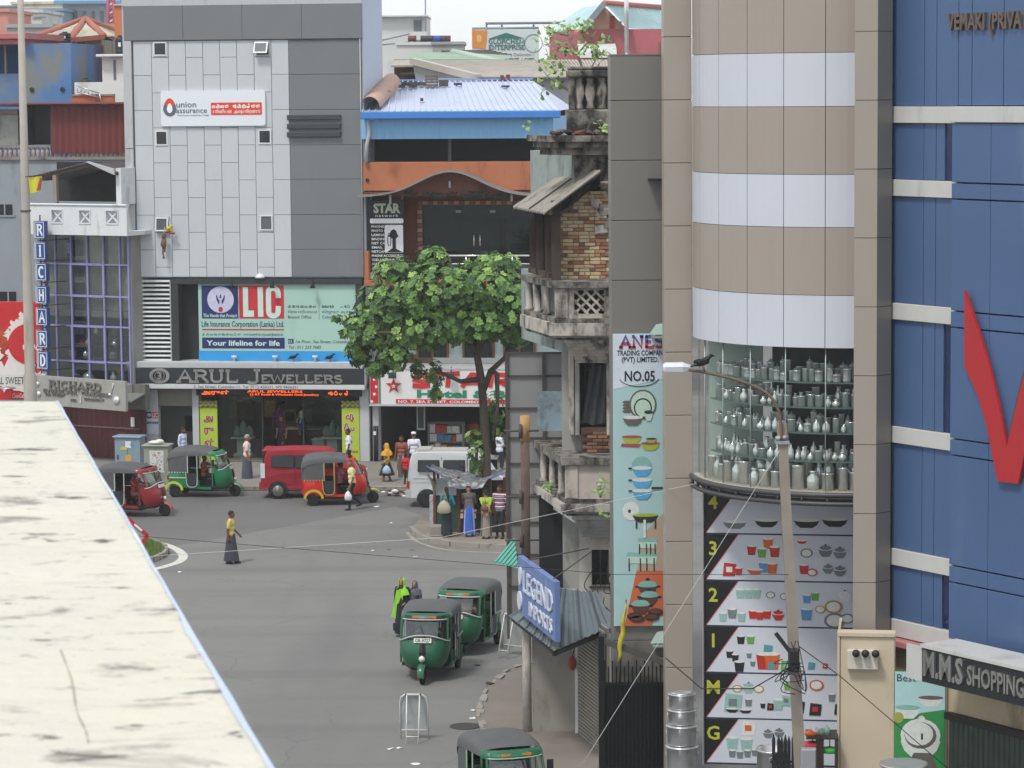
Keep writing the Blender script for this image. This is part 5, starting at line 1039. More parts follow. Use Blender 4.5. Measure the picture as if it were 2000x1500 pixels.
part('dark_jamb',MB().box(XL,fx(721),.1,1.0,fz(490),fz(372)),M_char,t)
# first floor windows, mostly behind the tree
for px0,px1 in ((740,790),(815,870),(905,960),(985,1040)):
    a_,b_ = fx(px0,1.6),fx(px1,1.6); w_ = part('window',MB().box(a_-.08,a_,1.5,1.598,fz(706),fz(585)).box(b_,b_+.08,1.5,1.598,fz(706),fz(585)).box(a_,b_,1.5,1.598,fz(588),fz(582)).box((a_+b_)/2-.04,(a_+b_)/2+.04,1.5,1.59,fz(706),fz(588)),mat('win_wood','#6f4d36',.7),t); part('pane',MB().box(a_,b_,1.56,1.597,fz(706),fz(588)),M_dkglass,w_)
part('sign_ledge',MB().box(fx(722),XR,-.3,1.6,fz(722),fz(717)),M_trim,t)
# ground floor shop
zb,zs = .15,fz(793)
part('column',MB().bbox(fx(723),fx(735),-.1,.4,zb,zs,.01),M_trim,t); part('folded_gate',MB().box(fx(725),fx(734),-.2,-.11,zb,fz(832)).tube([(fx(728),-.23,zb),(fx(728),-.23,fz(832))],.03,6).tube([(fx(732),-.23,zb),(fx(732),-.23,fz(832))],.03,6),mat('gate_dark','#3a3d40',.6,.3),t)
part('gate_tag',MB().box(fx(726),fx(731),-.27,-.201,fz(849),fz(842)),M_frame,t)
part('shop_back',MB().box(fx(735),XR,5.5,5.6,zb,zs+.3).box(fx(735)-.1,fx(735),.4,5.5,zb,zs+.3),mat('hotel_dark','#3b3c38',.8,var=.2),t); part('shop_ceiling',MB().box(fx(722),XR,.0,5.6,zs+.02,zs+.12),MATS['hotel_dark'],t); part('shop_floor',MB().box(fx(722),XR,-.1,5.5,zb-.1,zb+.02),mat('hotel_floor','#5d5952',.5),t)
part('glazed_door',MB().box(fx(806),fx(823),.3,.34,fz(842),zs).merge(MB()),mat('door_pale','#8d9493',.5),t); part('door_pane',MB().box(fx(809),fx(820),.27,.299,fz(838),fz(797)),mat('door_pane','#39403f',.2),t)
# shelves of goods
sh = thing('goods_shelf','shop shelf packed with red and white boxes inside the hotel','shelf',FT,(fx(860,2),2,zb+.02))
xa,xb = fx(832,1.5),fx(902,1.5); part('frame',MB().box(xa,xa+.05,1.3,1.8,zb+.02,fz(825,1.5)).box(xb-.05,xb,1.3,1.8,zb+.02,fz(825,1.5)).box(xa,xb,1.3,1.8,fz(863,1.5),fz(861,1.5)).box(xa,xb,1.3,1.8,fz(846,1.5),fz(844.5,1.5)).box(xa,xb,1.75,1.8,zb+.02,fz(825,1.5)).box(xa,xb,1.3,1.75,zb+.02,fz(880,1.5)),mat('shelf_grey','#7f8684',.6),sh)
random.seed(21); GB = ['#b33a38','#c9c9c4','#a8322f','#4b7a9a','#c8b07a','#bdbdb8']
for row,(pz,h) in enumerate(((880,.3),(861,.28),(844.5,.36))):
    x = xa+.07
    while x < xb-.25:
        w = random.uniform(.16,.3); c_ = random.choice(GB); hh = random.uniform(.7,1)*h; z0 = fz(pz,1.5)+.003
        bx = solo('goods_box',{'#b33a38': 'red goods box','#a8322f': 'dark red goods box','#c9c9c4': 'white goods box','#4b7a9a': 'blue goods box','#c8b07a': 'tan goods box','#bdbdb8': 'pale grey goods box'}[c_] + ' on the %s tier of the hotel shop shelf' % ['lowest','middle','top'][row],'box',MB().bbox(x,x+w,1.33,1.6,z0,z0+hh,.008),mat('goods'+c_,c_,.6,var=.25,scale=12),FT,(x,1.4,z0),'boxes on the hotel shop shelf'); x += w+.015
mb = MB().lathe([(.001,0),(.2,0),(.26,.3),(.25,.6),(.2,.7),(.001,.72)],(fx(918,2),2,zb+.55),12); o = thing('red_drum','dim red plastic drum standing inside the hotel','drum',FT,(fx(918,2),2,zb+.02)); part('body',mb,mat('drum_red','#8a3324',.6),o); part('stand',MB().box(fx(918,2)-.25,fx(918,2)+.25,1.8,2.2,zb+.02,zb+.549),M_char,o)
# ---- hotel sign
s_,a,b,c,d = board('hotel_sign','white hotel sign with red star and big red letters',FT,(722,722,1115,791),-.42,.3,mat('hotel_white','#d8d9d8',.5,var=.03))
yy = -.422; sx = lambda px: FT.X(px,757,-.42); sz = lambda py: FT.Z(py,860,-.42); Mhr = mat('hotel_red','#c02a30',.5); Mhg = mat('hotel_green','#2c8060',.5)
part('frame',MB().box(a-.03,b,-.45,-.1,d+.002,d+.06).box(a-.03,b,-.45,-.1,c-.06,c-.002),M_trim,s_)
part('red_strip',MB().box(sx(723.5),sx(739),yy-.01,yy,c+.03,d-.03),Mhr,s_); part('green_rule',MB().box(sx(740),sx(743.5),yy-.01,yy,c+.03,d-.03),Mhg,s_)
for k in range(5): part('star',MB().prism(star_pts(sx(726.5 if k == 0 else 731 + (4 if k == 2 else 0) - (5 if k == 4 else 0)),sz(727+14.5*k),.075,.45,90+10*k),yy-.016,yy-.0105),Mw,s_)
cx,cz = sx(769),sz(754); part('star',MB().prism(star_pts(cx,cz,.31,.4,90),yy-.02,yy),Mhr,s_); part('star_core',MB().prism(star_pts(cx,cz-.01,.10,.4,90),yy-.026,yy-.021),Mw,s_)
def L(pts,w,nw=True):
    global mb
    if nw: mb = MB()
    ribbon(mb,pts,w,0,0,1,1,yy,.03)
    if not nw or pts[0][0] == X(844): part('letter',mb,Mhr,s_)
X = lambda p: sx(p); Z_ = lambda p: sz(p)
wS = .17                                                         # brush style letters of the name
L([(X(844),Z_(735)),(X(830),Z_(731)),(X(812),Z_(735)),(X(808),Z_(742)),(X(822),Z_(745)),(X(838),Z_(747)),(X(838),Z_(753)),(X(822),Z_(755)),(X(806),Z_(753))],wS)
L([(X(846),Z_(731)),(X(898),Z_(729))],wS); L([(X(877),Z_(731)),(X(874),Z_(756))],wS,False)
L([(X(902),Z_(756)),(X(922),Z_(730)),(X(930),Z_(730)),(X(940),Z_(755))],wS); L([(X(910),Z_(748)),(X(937),Z_(747))],wS*.8,False)
L([(X(957),Z_(756)),(X(962),Z_(731)),(X(984),Z_(731)),(X(992),Z_(737)),(X(984),Z_(744)),(X(966),Z_(744))],wS); L([(X(976),Z_(744)),(X(996),Z_(756))],wS,False)
letters(s_,'Hotel & Bakery',sx(813),yy,sz(776),.26,Mhg,.02,.045,'LEFT',0,sx(1085)-sx(813))
part('address_strip',MB().box(sx(773),b-.05,yy-.01,yy,sz(788.5),sz(780)),Mhr,s_); letters(s_,'NO. 7, SEA STREET, COLOMBO 11.  TEL : 011',sx(777),yy-.01,sz(787),.095,Mw,.004,.008,'LEFT',0,sx(1000)-sx(777))
for px in (769,882): o = part('floodlight',MB().bbox(sx(px)-.14,sx(px)+.14,yy-.35,yy-.2,sz(738),sz(727),.02),M_char,s_); part('bracket',MB().tube([(sx(px),yy-.2,sz(730)),(sx(px),yy,sz(722)),(sx(px),yy-.02,sz(716))],.02,6),M_char,o)
# upright service sign
s_,a,b,c,d = board('service_sign','tall black service sign with a dark silhouette on white',FT,(722,391,789.5,546),.1,.15,mat('sign_black','#22252a',.5))
yy = .098; W,H = b-a,d-c; letters(s_,'STAR',(a+b)/2-.0,yy,d-.46,.33,mat('star_pale','#b9c6ae',.5),.015,.045,width=W*.78); letters(s_,'network',(a+b)/2,yy,d-.62,.10,Mw,.008,.004,width=W*.66,spacing=1.3)
part('bar',MB().prism(rrect(a+.02,b-.02,d-.86,d-.68,.06),yy-.01,yy),Mw,s_)
part('white_foot',MB().box(a+.01,b-.01,yy-.01,yy,c+.01,c+.26),Mw,s_); part('photo_panel',MB().prism(rrect(a+W*.44,a+W*.97,c+H*.34,d-.92,.05),yy-.012,yy),Mw,s_)
sil = [(.70,.0),(.76,.04),(.76,.5),(.84,.6),(.8,.68),(.77,.8),(.70,.86),(.62,.8),(.58,.66),(.54,.6),(.66,.5),(.66,.04)]; z0,zz = c+H*.345,(d-.93)-(c+H*.345); part('silhouette',MB().prism([(a+W*p,z0+zz*q) for p,q in sil],yy-.02,yy-.0125).prism([(a+W*.5,z0),(a+W*.95,z0),(a+W*.75,z0+zz*.14),(a+W*.64,z0+zz*.14)],yy-.022,yy-.0125),M_black,s_); ribbon(mb := MB(),arc(a+W*.57,z0+zz*.45,.06,.26,-60,240),.03,0,0,1,1,yy-.0125,.006); part('cable_mark',mb,M_black,s_)
for k,tx in enumerate(('PHONE REPAIR','PHOTO COPY','LAMINATING','BINDING','NET CALL','EMAIL','NETCAFE','PHONE ACCESSORIES','IDD CALLS & FAX','DIALOG PAYMENTS','RELOADS','TYPE SETTING')):
    o = letters(s_,tx,a+.07,yy-(.0 if k < 1 or k > 6 else .0),d-1.02-.155*k,.085,Mw,.005,.012,'LEFT',0,min(W*.92,W*.062*len(tx)))
for k in (-1,1): part('hanger',MB().tube([((a+b)/2+k*W*.45,.15,d),((a+b)/2+k*W*.45,.15,d+.3)],.02,6),M_trim,s_)
# ---- loft under the blue roof
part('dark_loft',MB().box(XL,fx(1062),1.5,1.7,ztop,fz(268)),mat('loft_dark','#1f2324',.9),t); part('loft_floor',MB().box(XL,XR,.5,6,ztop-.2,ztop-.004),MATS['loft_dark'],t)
M_cb = mat('sheet_blue','#7fb2dd',.5,.1,var=.05,scale=1.5,stain=('#6a97bd',.3,2,6)); a_,b_ = fx(708.5,-.3),fx(1080,-.3); n = 104; z0,z1 = fz(271,-.3),fz(229,-.3); mb = MB(); pts = [(a_+(b_-a_)*k/n,-.3-(.025 if k % 4 in (1,2) else 0)) for k in range(n+1)]
for k in range(n): mb.add([(pts[k][0],pts[k][1],z0),(pts[k+1][0],pts[k+1][1],z0),(pts[k+1][0],pts[k+1][1],z1),(pts[k][0],pts[k][1],z1)],[(0,1,2,3)])
part('corrugated_wall',mb,M_cb,t); part('corrugated_end',MB().box(b_,b_+.03,-.3,4.5,z0,z1),M_cb,t)
for px in (730,880,1050): part('loft_post',MB().box(fx(px)-.06,fx(px)+.06,-.1,.0,ztop,z0),M_char,t)
M_rf = mat('roof_blue','#bcc6de',.4,.1,var=.06,scale=1,stain=('#a9b6d8',.35,1.2,2)); ze,zr = fz(218,-.6),FT.Z(158.5,900,6.2)
e0,e1 = (fx(708,-.6),-.6,ze),(FT.X(1092,217,-.6),-.6,ze); r0,r1 = (FT.X(724,160,6.2),6.2,zr),(FT.X(1040,157,6.2),6.2,zr)
rf = part('roof',MB().add([e0,e1,r1,r0,(e0[0],e0[1],e0[2]-.06),(e1[0],e1[1],e1[2]-.06),(r1[0],r1[1],r1[2]-.06),(r0[0],r0[1],r0[2]-.06)],[(0,1,2,3),(4,7,6,5),(0,4,5,1),(1,5,6,2),(2,6,7,3),(3,7,4,0)]),M_rf,t)
for k in range(31):
    u = (k+.2)/31; A,B = Vector(e0).lerp(Vector(e1),u),Vector(r0).lerp(Vector(r1),u); part('rib',MB().bar(A+Vector((0,.02,.025)),B+Vector((0,0,.025)),.05,.05),M_rf,rf)
part('ridge_cap',MB().bar(Vector(r0)+Vector((0,0,.06)),Vector(r1)+Vector((0,0,.06)),.25,.06),mat('ridge_blue','#7f98cc',.4),rf); part('gutter',MB().bbox(e0[0],e1[0]+.05,-.78,-.61,ze-.26,ze+.02,.03),mat('gutter_blue','#3f7fc8',.4,var=.04),rf)
part('back_slope',MB().add([r0,r1,(r1[0]+.9,12,ze),(r0[0],12,ze)],[(0,1,2,3)]),M_rf,rf); part('hip_end',MB().add([e1,(r1[0]+.9,12,ze),r1],[(0,1,2)]),M_rf,rf)
part('downpipe',MB().tube([(fx(726),-.45,ze-.3),(fx(727),-.45,fz(262)),(fx(722),-.4,fz(280)),(fx(719),-.35,ztop)],.07,8),M_trim,t)
# things lying on the roof
def on_roof(px,py,dy):
    x = FT.X(px,py,dy); u = (dy+.6)/6.8; return x,dy,ze+(zr-ze)*u+.055
random.seed(5)
for i,(px,py,w,h,c_,nm,lb) in enumerate([(843,172,.45,.45,'#6d655d','crate','weathered wooden crate lying on the blue metal roof'),(862,172,.3,.25,'#54504c','broken_frame','dark broken frame beside the crate on the blue metal roof'),(811,170,.4,.14,'#605a52','timber_scraps','heap of timber scraps on the blue metal roof'),(795,174,.3,.12,'#4e4c4c','timber_scraps','small dark scraps at the left of the crate on the blue roof'),(824,201,.18,.12,'#5c3b3f','brick_piece','single dark red brick lying low on the blue roof'),(981,157,.16,.18,'#7a4048','brick_piece','dark red brick sitting on the left of the roof ridge pair'),(992,156,.16,.2,'#7a4048','brick_piece','dark red brick sitting on the right of the roof ridge pair'),(983,175,.2,.08,'#45484f','debris','dark flat scrap lying alone on the right of the blue roof'),(892,170,.2,.1,'#505560','debris','two dark scraps beside the frame on the blue roof')]):
    dy = -.6 + 6.8*(218-py)/(218-158.5); dy = min(dy,6.1); x,y,z = on_roof(px,py,dy); o = thing(nm,lb,nm.split('_')[0],FT,(x,y,z)); mm = mat('rd'+c_,c_,.9,var=.3,scale=9)
    if nm == 'crate':
        for k in range(4): part('board',MB().box(x-w/2,x+w/2,y-.2,y+.2,z+.002+k*h/4,z+h*(k+.85)/4),mm,o)
    else:
        for k in range(5 if 'scraps' in nm else 1 if 'brick' in nm else 2):
            dx = random.uniform(-w,w) if 'scraps' in nm else k*.15; part('piece',MB().obox((x+dx,y+random.uniform(-.1,.1),z+h/2),(w*.3,.1,h/2),Matrix.Rotation(random.uniform(-.5,.5),3,'Z')),mm,o)
rc = thing('copper_flashing','curled tan metal roof sheet lodged against the grey building','roof sheet',FT,(FT.X(740,190,.3),.3,ze)); mb = MB(); rings = []
A,B = (FT.X(722,202,-.5),-.5,ze+.15),(FT.X(764,168,4.5),4.5,zr-.1)
for k in range(9):
    an = R(-60+150*k/8); rr = .42; rings.append([(p[0]+rr*math.sin(an)*.9,p[1],p[2]+rr*math.cos(an)) for p in (A,tuple(Vector(A).lerp(Vector(B),.5)),B)])
part('sheet',mb.loft(rings,False,0,False,True),mat('tan_sheet','#bd9a8a',.6,.1,var=.12,scale=2,stain=('#8e6a5a',.3,2,1)),rc); part('lap',MB().tube([(A[0],A[1]+2.4,A[2]+.75),(A[0]+.35,A[1]+2.4,A[2]+.6)],.04,6),MATS['tan_sheet'],rc)
# ================================================================== roofs and houses beyond
def roofed(name,label,Y,m_wall,m_roof,wall,ridge,eaveL,eaveR,deg=0):
    """ridge, eaves as (px,py,dy) triples"""
    F_ = Frame((wall[0]+wall[2])/2,Y,deg); o = thing(name,label,'house',F_); a_,b_,c_,d_ = F_.r(*wall); part('wall',MB().box(a_,b_,0,8,0,d_),m_wall,o); return o,F_
F_ = Frame(960,128,4); o = thing('asbestos_house','long house with weathered grey asbestos roof behind the blue roof','house',F_)
def fp(px,py,dy): x,z = F_.loc(px,py,dy); return (x,dy,z)
part('wall',MB().box(fp(850,200,0)[0],fp(1180,200,0)[0],0,8,0,fp(960,152,0)[2]),mat('pale_wall','#aab0b2',.85,var=.06),o)
M_asb = mat('asbestos','#a39d94',.9,var=.12,scale=.8,stain=('#7f7a72',.45,.6,1)); A,B,C_,D_ = fp(935,152,-.6),fp(1200,152,-.6),fp(1200,118,9),fp(805,119,9)
part('roof',MB().add([A,B,C_,D_],[(0,1,2,3)]),M_asb,o)
for k in range(60):
    u = (k+.5)/60; p0 = Vector(A).lerp(Vector(B),u); p1 = Vector(D_).lerp(Vector(C_),u); part('corrugation',MB().bar(p0+Vector((0,0,.02)),p1+Vector((0,0,.02)),.1,.06),M_asb,o)
part('verge',MB().bar(A,D_,.25,.3),mat('verge_grey','#b5b0a6',.8),o); part('gable',MB().add([A,fp(935,170,0),fp(815,170,9),D_],[(0,1,2,3)]),MATS['pale_wall'],o)
w_ = part('window',MB().box(fp(1080,205,0)[0],fp(1106,205,0)[0],-.06,-.003,fp(1090,238,0)[2],fp(1090,200,0)[2]),mat('brown_win','#8a6450',.8),o); part('pane',MB().box(fp(1090,205,0)[0],fp(1103,205,0)[0],-.09,-.061,fp(1090,232,0)[2],fp(1090,204,0)[2]),M_dkglass,w_)
F_ = Frame(850,150,0); o = thing('green_roof_house','house with a faded green hip roof behind the asbestos roof','house',F_); M_gn = mat('green_roof','#8ca392',.8,var=.1,scale=.8); A,B,C_,D_,E_ = fp(770,121,-1),fp(975,121,-1),fp(885,102,5),fp(812,102,5),fp(1000,108,9)
part('roof',MB().add([A,B,C_,D_],[(0,1,2,3)]),M_gn,o); part('roof_end',MB().add([B,E_,C_],[(0,1,2)]),M_gn,o); part('hip',MB().tube([Vector(B),Vector(C_)],.2,6),mat('hip_green','#a9bfae',.8),o); part('eave',MB().bar(A,B,.1,.25),mat('eave_dark','#5a665f',.8),o)
part('wall',MB().box(A[0]+1,B[0]-.5,0,7,0,A[2]-.1),mat('green_wall','#b2bfb4',.9,var=.1),o); part('opening',MB().box(fp(792,130,0)[0],fp(826,130,0)[0],-.05,-.003,fp(800,152,0)[2],fp(800,126,0)[2]),M_black,o)
F_ = Frame(800,140,0); o = thing('low_annex','dark lean-to with brown wall below the green roof','shed',F_); part('wall',MB().box(fp(770,150,0)[0],fp(835,150,0)[0],0,4,0,fp(800,131,0)[2]),mat('brown_wall2','#6a5148',.9,var=.15),o); _q = part('roof',MB().prism([(-.6,0),(4,.3),(4,.38),(-.6,.08)],fp(765,150,0)[0],fp(838,150,0)[0],'x'),M_asb,o); _q.location.z = fp(800,131,0)[2]
_q = part('roof',MB().prism([(-.9,0),(.5,.15),(.5,.2),(-.9,.06)],fp(783,150,0)[0],fp(838,150,0)[0],'x'),mat('awn_dark','#3b3a38',.8),o); _q.location.z = fp(800,146,0)[2]
F_ = Frame(795,230,0); o = thing('white_block','white modern block with balcony far behind','building',F_); M_fw = mat('far_white2','#d3d5d3',.9,var=.03); part('wall',MB().box(fp(735,60,0)[0],fp(834,60,0)[0],0,10,0,fp(790,33,0)[2]),M_fw,o); part('roof_edge',MB().box(fp(735,60,0)[0],fp(836,60,0)[0],-.6,10,fp(790,33,0)[2]+.01,fp(790,30,0)[2]),M_fw,o)
w_ = part('window',MB().box(fp(808,60,0)[0],fp(824,60,0)[0],-.1,-.01,fp(815,76,0)[2],fp(815,39,0)[2]),mat('far_frame','#a7b0b4',.8),o); part('pane',MB().box(fp(809,60,0)[0],fp(823,60,0)[0],-.2,-.11,fp(815,60,0)[2],fp(815,40,0)[2]),MATS['pane_grey'],w_); part('balcony',MB().box(fp(806,60,0)[0],fp(833,60,0)[0],-1.2,-1.1,fp(815,76,-1)[2],fp(815,62,-1)[2]).box(fp(806,60,0)[0],fp(833,60,0)[0],-1.2,0,fp(815,78,-1)[2],fp(815,76,-1)[2]),M_fw,o); part('aerial',MB().tube([fp(831,100,-.5),fp(831,-10,-.5)],.06,5),MATS['far_steel'],o)
part('stair_rail',MB().tube([fp(740,88,-1),fp(800,82,-1)],.06,5).tube([fp(740,80,-1),fp(800,66,-1)],.06,5),MATS['far_steel'],o)
blk('low_white_block','low white flat block in front of the far white building',775,88,845,130,200,MATS['far_white2']); blk('low_grey_block','low grey flat block beside the low white block',845,87,905,130,198,mat('far_grey2','#a5a9aa',.9,var=.05))
F_ = Frame(850,197,0); M_bar = [mat('barrel_b','#2f59a8',.6),mat('barrel_k','#3b3a42',.6),mat('barrel_m','#6a3b44',.6)]
for px,k,lb in ((808,2,'maroon'),(832,1,'black'),(843,1,'black'),(856,0,'blue'),(868,1,'black'),(874,2,'maroon')):
    x,z = F_.loc(px,87,3); z = F_.loc(px,88,0)[1] + .2; solo('roof_drum',lb + ' drum lying in the row on the low flat roofs','drum',MB().lathe([(.001,-.28),(.2,-.28),(.21,-.1),(.2,0),(.21,.1),(.2,.28),(.001,.28)],(x,-.0,z+.23),12,'x'),M_bar[k],F_,(x,0,z),'drums on the flat roofs')
# chemical company billboard on its roof frame
F_ = Frame(985,190,2); s_,a,b,c,d = board('company_billboard','pale company billboard with green roof emblem and orange flag shape',F_,(922,58,1052,128),0,.4,mat('bill_pale','#c6d2d2',.6,var=.03)); qx = lambda px: F_.X(px,90); qz = lambda py: F_.Z(py,980); M_gt = mat('bill_green','#2c6f68',.6)
part('orange_shape',MB().prism([(qx(922),qz(58)),(qx(952),qz(59)),(qx(948),qz(95)),(qx(922),qz(92))],-.04,-.003),mat('bill_orange','#d28a3c',.6,var=.05),s_)
part('emblem',MB().prism([(qx(936+5*math.cos(R(k))),qz(75-8*math.sin(R(k)))) for k in range(0,360,24)],-.06,-.041),mat('bill_sand','#e0b077',.6),s_); part('green_roof',MB().prism([(qx(955),qz(75)),(qx(1023),qz(75)),(qx(989),qz(64))],-.04,-.003),M_gt,s_)
serif(s_,'GLORCHEM',qx(954),qx(1025),-.003,qz(85),qz(76)-qz(85),M_gt,.04,.17); serif(s_,'ENTERPRISE',qx(954),qx(1025),-.003,qz(96.5),qz(88)-qz(96.5),M_gt,.04,.17)
letters(s_,'Rd. Colombo -',qx(1015),-.003,qz(109),.13*1.4,mat('bill_tan','#b59a80',.6),.03,width=qx(1045)-qx(990)); letters(s_,'SOLVENTS  /  DYES',qx(1010),-.003,qz(119.5),.2,M_gt,.03,.01,width=qx(1045)-qx(980)); mb = MB().ring2((qx(1042),qz(85)),.55,.6,-.03,-.003,20); part('ring',mb,MATS['far_steel'],s_)
part('frame',MB().tube([(qx(922),.3,d+.1),(qx(1052),.3,d+.1)],.08,6).tube([(qx(950),.5,d),(qx(950),.5,qz(46))],.06,6).tube([(qx(980),.5,d),(qx(980),.5,qz(48))],.06,6).tube([(qx(1042),.5,d),(qx(1042),.5,qz(48))],.06,6).box(qx(948),qx(1215),.2,3,qz(46),qz(43)),MATS['far_steel'],s_); part('post',MB().box(qx(930),qx(934),.41,.7,0,c).box(qx(1044),qx(1048),.41,.7,0,c),MATS['far_steel'],s_)
o = thing('roof_scaffold','rusty open metal roof frame in front of the company billboard','roof frame',Frame(940,180,0)); F_ = Frame(940,180,0)
for k in range(5): part('purlin',MB().tube([fp(862+6*k,100+1.5*k,2-k*.5),fp(960+10*k,99+2.2*k,2-k*.5)],.07,5),mat('rust_purlin','#5f5355',.8),o)
for px in (900,978): part('post',MB().tube([fp(px,125,0),fp(px,103,0)],.07,5),MATS['rust_purlin'],o); part('leg',MB().tube([fp(px,125,0),(fp(px,125,0)[0],0,0)],.1,5),MATS['rust_purlin'],o)
# pink house with gable
F_ = Frame(1200,165,-6); o = thing('pink_gable_house','pink and red house with a corrugated gable roof','house',F_); M_pk = mat('pink_wall','#b06469',.85,var=.07,stain=('#95585b',.3,.8,3)); M_pk2 = mat('salmon_wall','#c99a84',.85,var=.06)
qx = lambda px: F_.X(px,90); qz = lambda py: F_.Z(py,1200); part('wall',MB().box(qx(1110),qx(1320),0,9,0,qz(57)),M_pk,o); part('gable',MB().prism([(qx(1135),qz(57)),(qx(1225),qz(57)),(qx(1177),qz(8))],.05,.3),M_pk2,o); part('red_panel',MB().box(qx(1191),qx(1201),-.02,.045,qz(56),qz(31)),mat('red_panel','#a8484a',.8),o)
ap0,ap1 = Vector((qx(1177),-.8,qz(7))),Vector((qx(1330),7,qz(9))); l0 = Vector((qx(1134),-.8,qz(58))); r0_,r1_ = Vector((qx(1222),-.8,qz(56))),Vector((qx(1345),6,qz(56)))
part('roof',MB().add([ap0,r0_,r1_,ap1],[(0,1,2,3)]),mat('teal_sheet','#a9c7cc',.6,var=.08,scale=.6,stain=('#d6dcd8',.5,.4,2)),o); part('verge',MB().bar(l0,ap0,.25,.3),MATS['far_steel'],o); part('ridge',MB().tube([ap0,ap1],.18,6),M_hip,o)
for k in range(22): u = (k+.5)/22; part('corrugation',MB().bar(ap0.lerp(ap1,u)+Vector((0,0,.03)),r0_.lerp(r1_,u)+Vector((0,0,.03)),.08,.05),MATS['teal_sheet'],o)
part('left_roof',MB().add([ap0,l0,(l0.x-1,9,l0.z),(ap0.x,9,ap0.z)],[(0,1,2,3)]),MATS['teal_sheet'],o)
for px0,px1 in ((1134,1152),(1172,1197),(1286,1300)):
    w_ = part('window',MB().box(qx(px0),qx(px1),-.08,-.004,qz(122),qz(72 if px0 < 1200 else 84)),mat('pink_frame','#955a5c',.8),o); part('pane',MB().box(qx(px0)+.12,qx(px1)-.12,-.12,-.081,qz(121),qz(95 if px0 < 1200 else 88)),mat('pane_brown','#5a4a4a',.4),w_)
    if px0 < 1200: part('awning',MB().loft([[(qx(px0-8),-.1-.9*math.sin(R(k*18)),qz(85)-.8*(1-math.cos(R(k*18)))),(qx(px1+3),-.1-.9*math.sin(R(k*18)),qz(85)-.8*(1-math.cos(R(k*18))))] for k in range(6)],False,0,False,True),mat('awn_white','#c9cdcc',.6),w_)
o = thing('tile_roof_house','low house with reddish tiled ridge behind the sapling','house',Frame(1090,150,0)); F_ = Frame(1090,150,0); part('wall',MB().box(fp(1000,140,0)[0],fp(1190,140,0)[0],1,6,0,fp(1090,128,1)[2]),M_fw,o); part('roof',MB().add([fp(1000,128,-.5),fp(1190,128,-.5),fp(1185,116,4),fp(1005,120,4)],[(0,1,2,3)]),mat('tile_roof','#a87a68',.9,var=.2,scale=2),o)
o = thing('steel_pole','shiny steel flag pole rising above the bronze column','pole',Frame(1226,59,0)); part('shaft',MB().tube([(0,0,Frame(1226,59,0).Z(112,1226)),(0,0,16.5)],.045,8),M_steel,o); part('foot',MB().lathe([(.09,0),(.09,.05),(.05,.06)],(0,0,Frame(1226,59,0).Z(112,1226)-.01),8),M_steel,o)
# ================================================================== street tree
def leaf_mesh(mb,c,d,up,L,w,mi):
    side = d.cross(up)
    if side.length < 1e-4: side = Vector((1,0,0))
    side.normalize(); nrm = side.cross(d).normalized()
    pts = [c,c+d*L*.45+side*w*.36-nrm*L*.02,c+d*L*.8+side*w*.5-nrm*L*.08,c+d*L-nrm*L*.12,c+d*L*.8-side*w*.5-nrm*L*.08,c+d*L*.45-side*w*.36-nrm*L*.02,c+d*L*.5+nrm*L*.04]
    mb.add(pts,[(0,1,6),(1,2,6),(2,3,6),(3,4,6),(4,5,6),(5,0,6)],mi)
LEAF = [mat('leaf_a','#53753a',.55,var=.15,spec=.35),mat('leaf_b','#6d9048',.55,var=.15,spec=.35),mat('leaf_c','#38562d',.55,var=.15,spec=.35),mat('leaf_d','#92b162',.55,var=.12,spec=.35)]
M_bark = mat('bark','#4a433b',.95,var=.2,scale=7,bump=.8,bscale=25,stain=('#2f2b27',.4,6,3))
def foliage(mb,lobes,Y,per,L,F_=None,shell=.5):
    s = FPX/Y
    for (cx,cy,rx,ry,rd) in lobes:
        C = at(cx,cy,Y) + Vector((0,random.uniform(-.4,.4),0)); n = int(per*(rx*ry)**.5/60*(1+rd))
        for i in range(n):
            v = Vector((random.gauss(0,1),random.gauss(0,1),random.gauss(0,1))).normalized(); r = random.uniform(shell,1)**.6
            p = C + Vector((v.x*rx/s*r,v.y*rd*r,v.z*ry/s*r)); out = (v + Vector((0,0,.35))).normalized()
            m_ = random.choices((0,1,2,3),(4,2.4,6 if v.z < .2 else 2,.8 if v.z > 0 else .2))[0]  # shading put into leaf choice: darker greens below, paler ones above
            k = random.randint(6,9); a0 = random.random()*6.28; ax = out.orthogonal().normalized(); bx = out.cross(ax)
            for j in range(k):
                a = a0+6.28*j/k; d = (ax*math.cos(a)+bx*math.sin(a)+out*random.uniform(.15,.6)).normalized()
                leaf_mesh(mb,p,d,out,L*random.uniform(.7,1.15),L*.5,m_)
random.seed(42); YT = 91.0
base = gnd(952,1046); t = thing('street_tree','broad leafy street tree growing through the kiosk refuge','tree',base=(base.x,base.y,.14))
def tp(px,py,dy=0): return at(px,py,YT+dy)
tr = [Vector((base.x,base.y,.1)),tp(951,960),tp(949,880),tp(945,800),tp(940,740),tp(931,690),tp(915,640)]
mb = MB().tube(tr,[.19,.16,.145,.135,.125,.11,.085],10)
limbs = [[tp(943,765),tp(958,725),tp(985,700,.3),tp(1010,640,.6),tp(1020,590,.8)],[tp(931,690),tp(900,640,-.4),tp(860,610,-.7),tp(800,590,-1)],[tp(915,640),tp(890,590,.5),tp(850,550,.8),tp(820,520,1)],[tp(931,690),tp(950,630,-.6),tp(970,570,-.9)],[tp(900,640,-.4),tp(840,660,-.9),tp(760,650,-1.2),tp(700,650,-1)],[tp(915,640),tp(880,640,1.2),tp(790,640,1.6),tp(730,600,1.4)],[tp(958,725),tp(971,730,-.2),tp(972,790,-.3),tp(966,850,-.3)],[tp(946,870),tp(932,868,-.2),tp(930,900,-.3)],[tp(940,740),tp(900,745,-.3),tp(846,720,-.5)]]
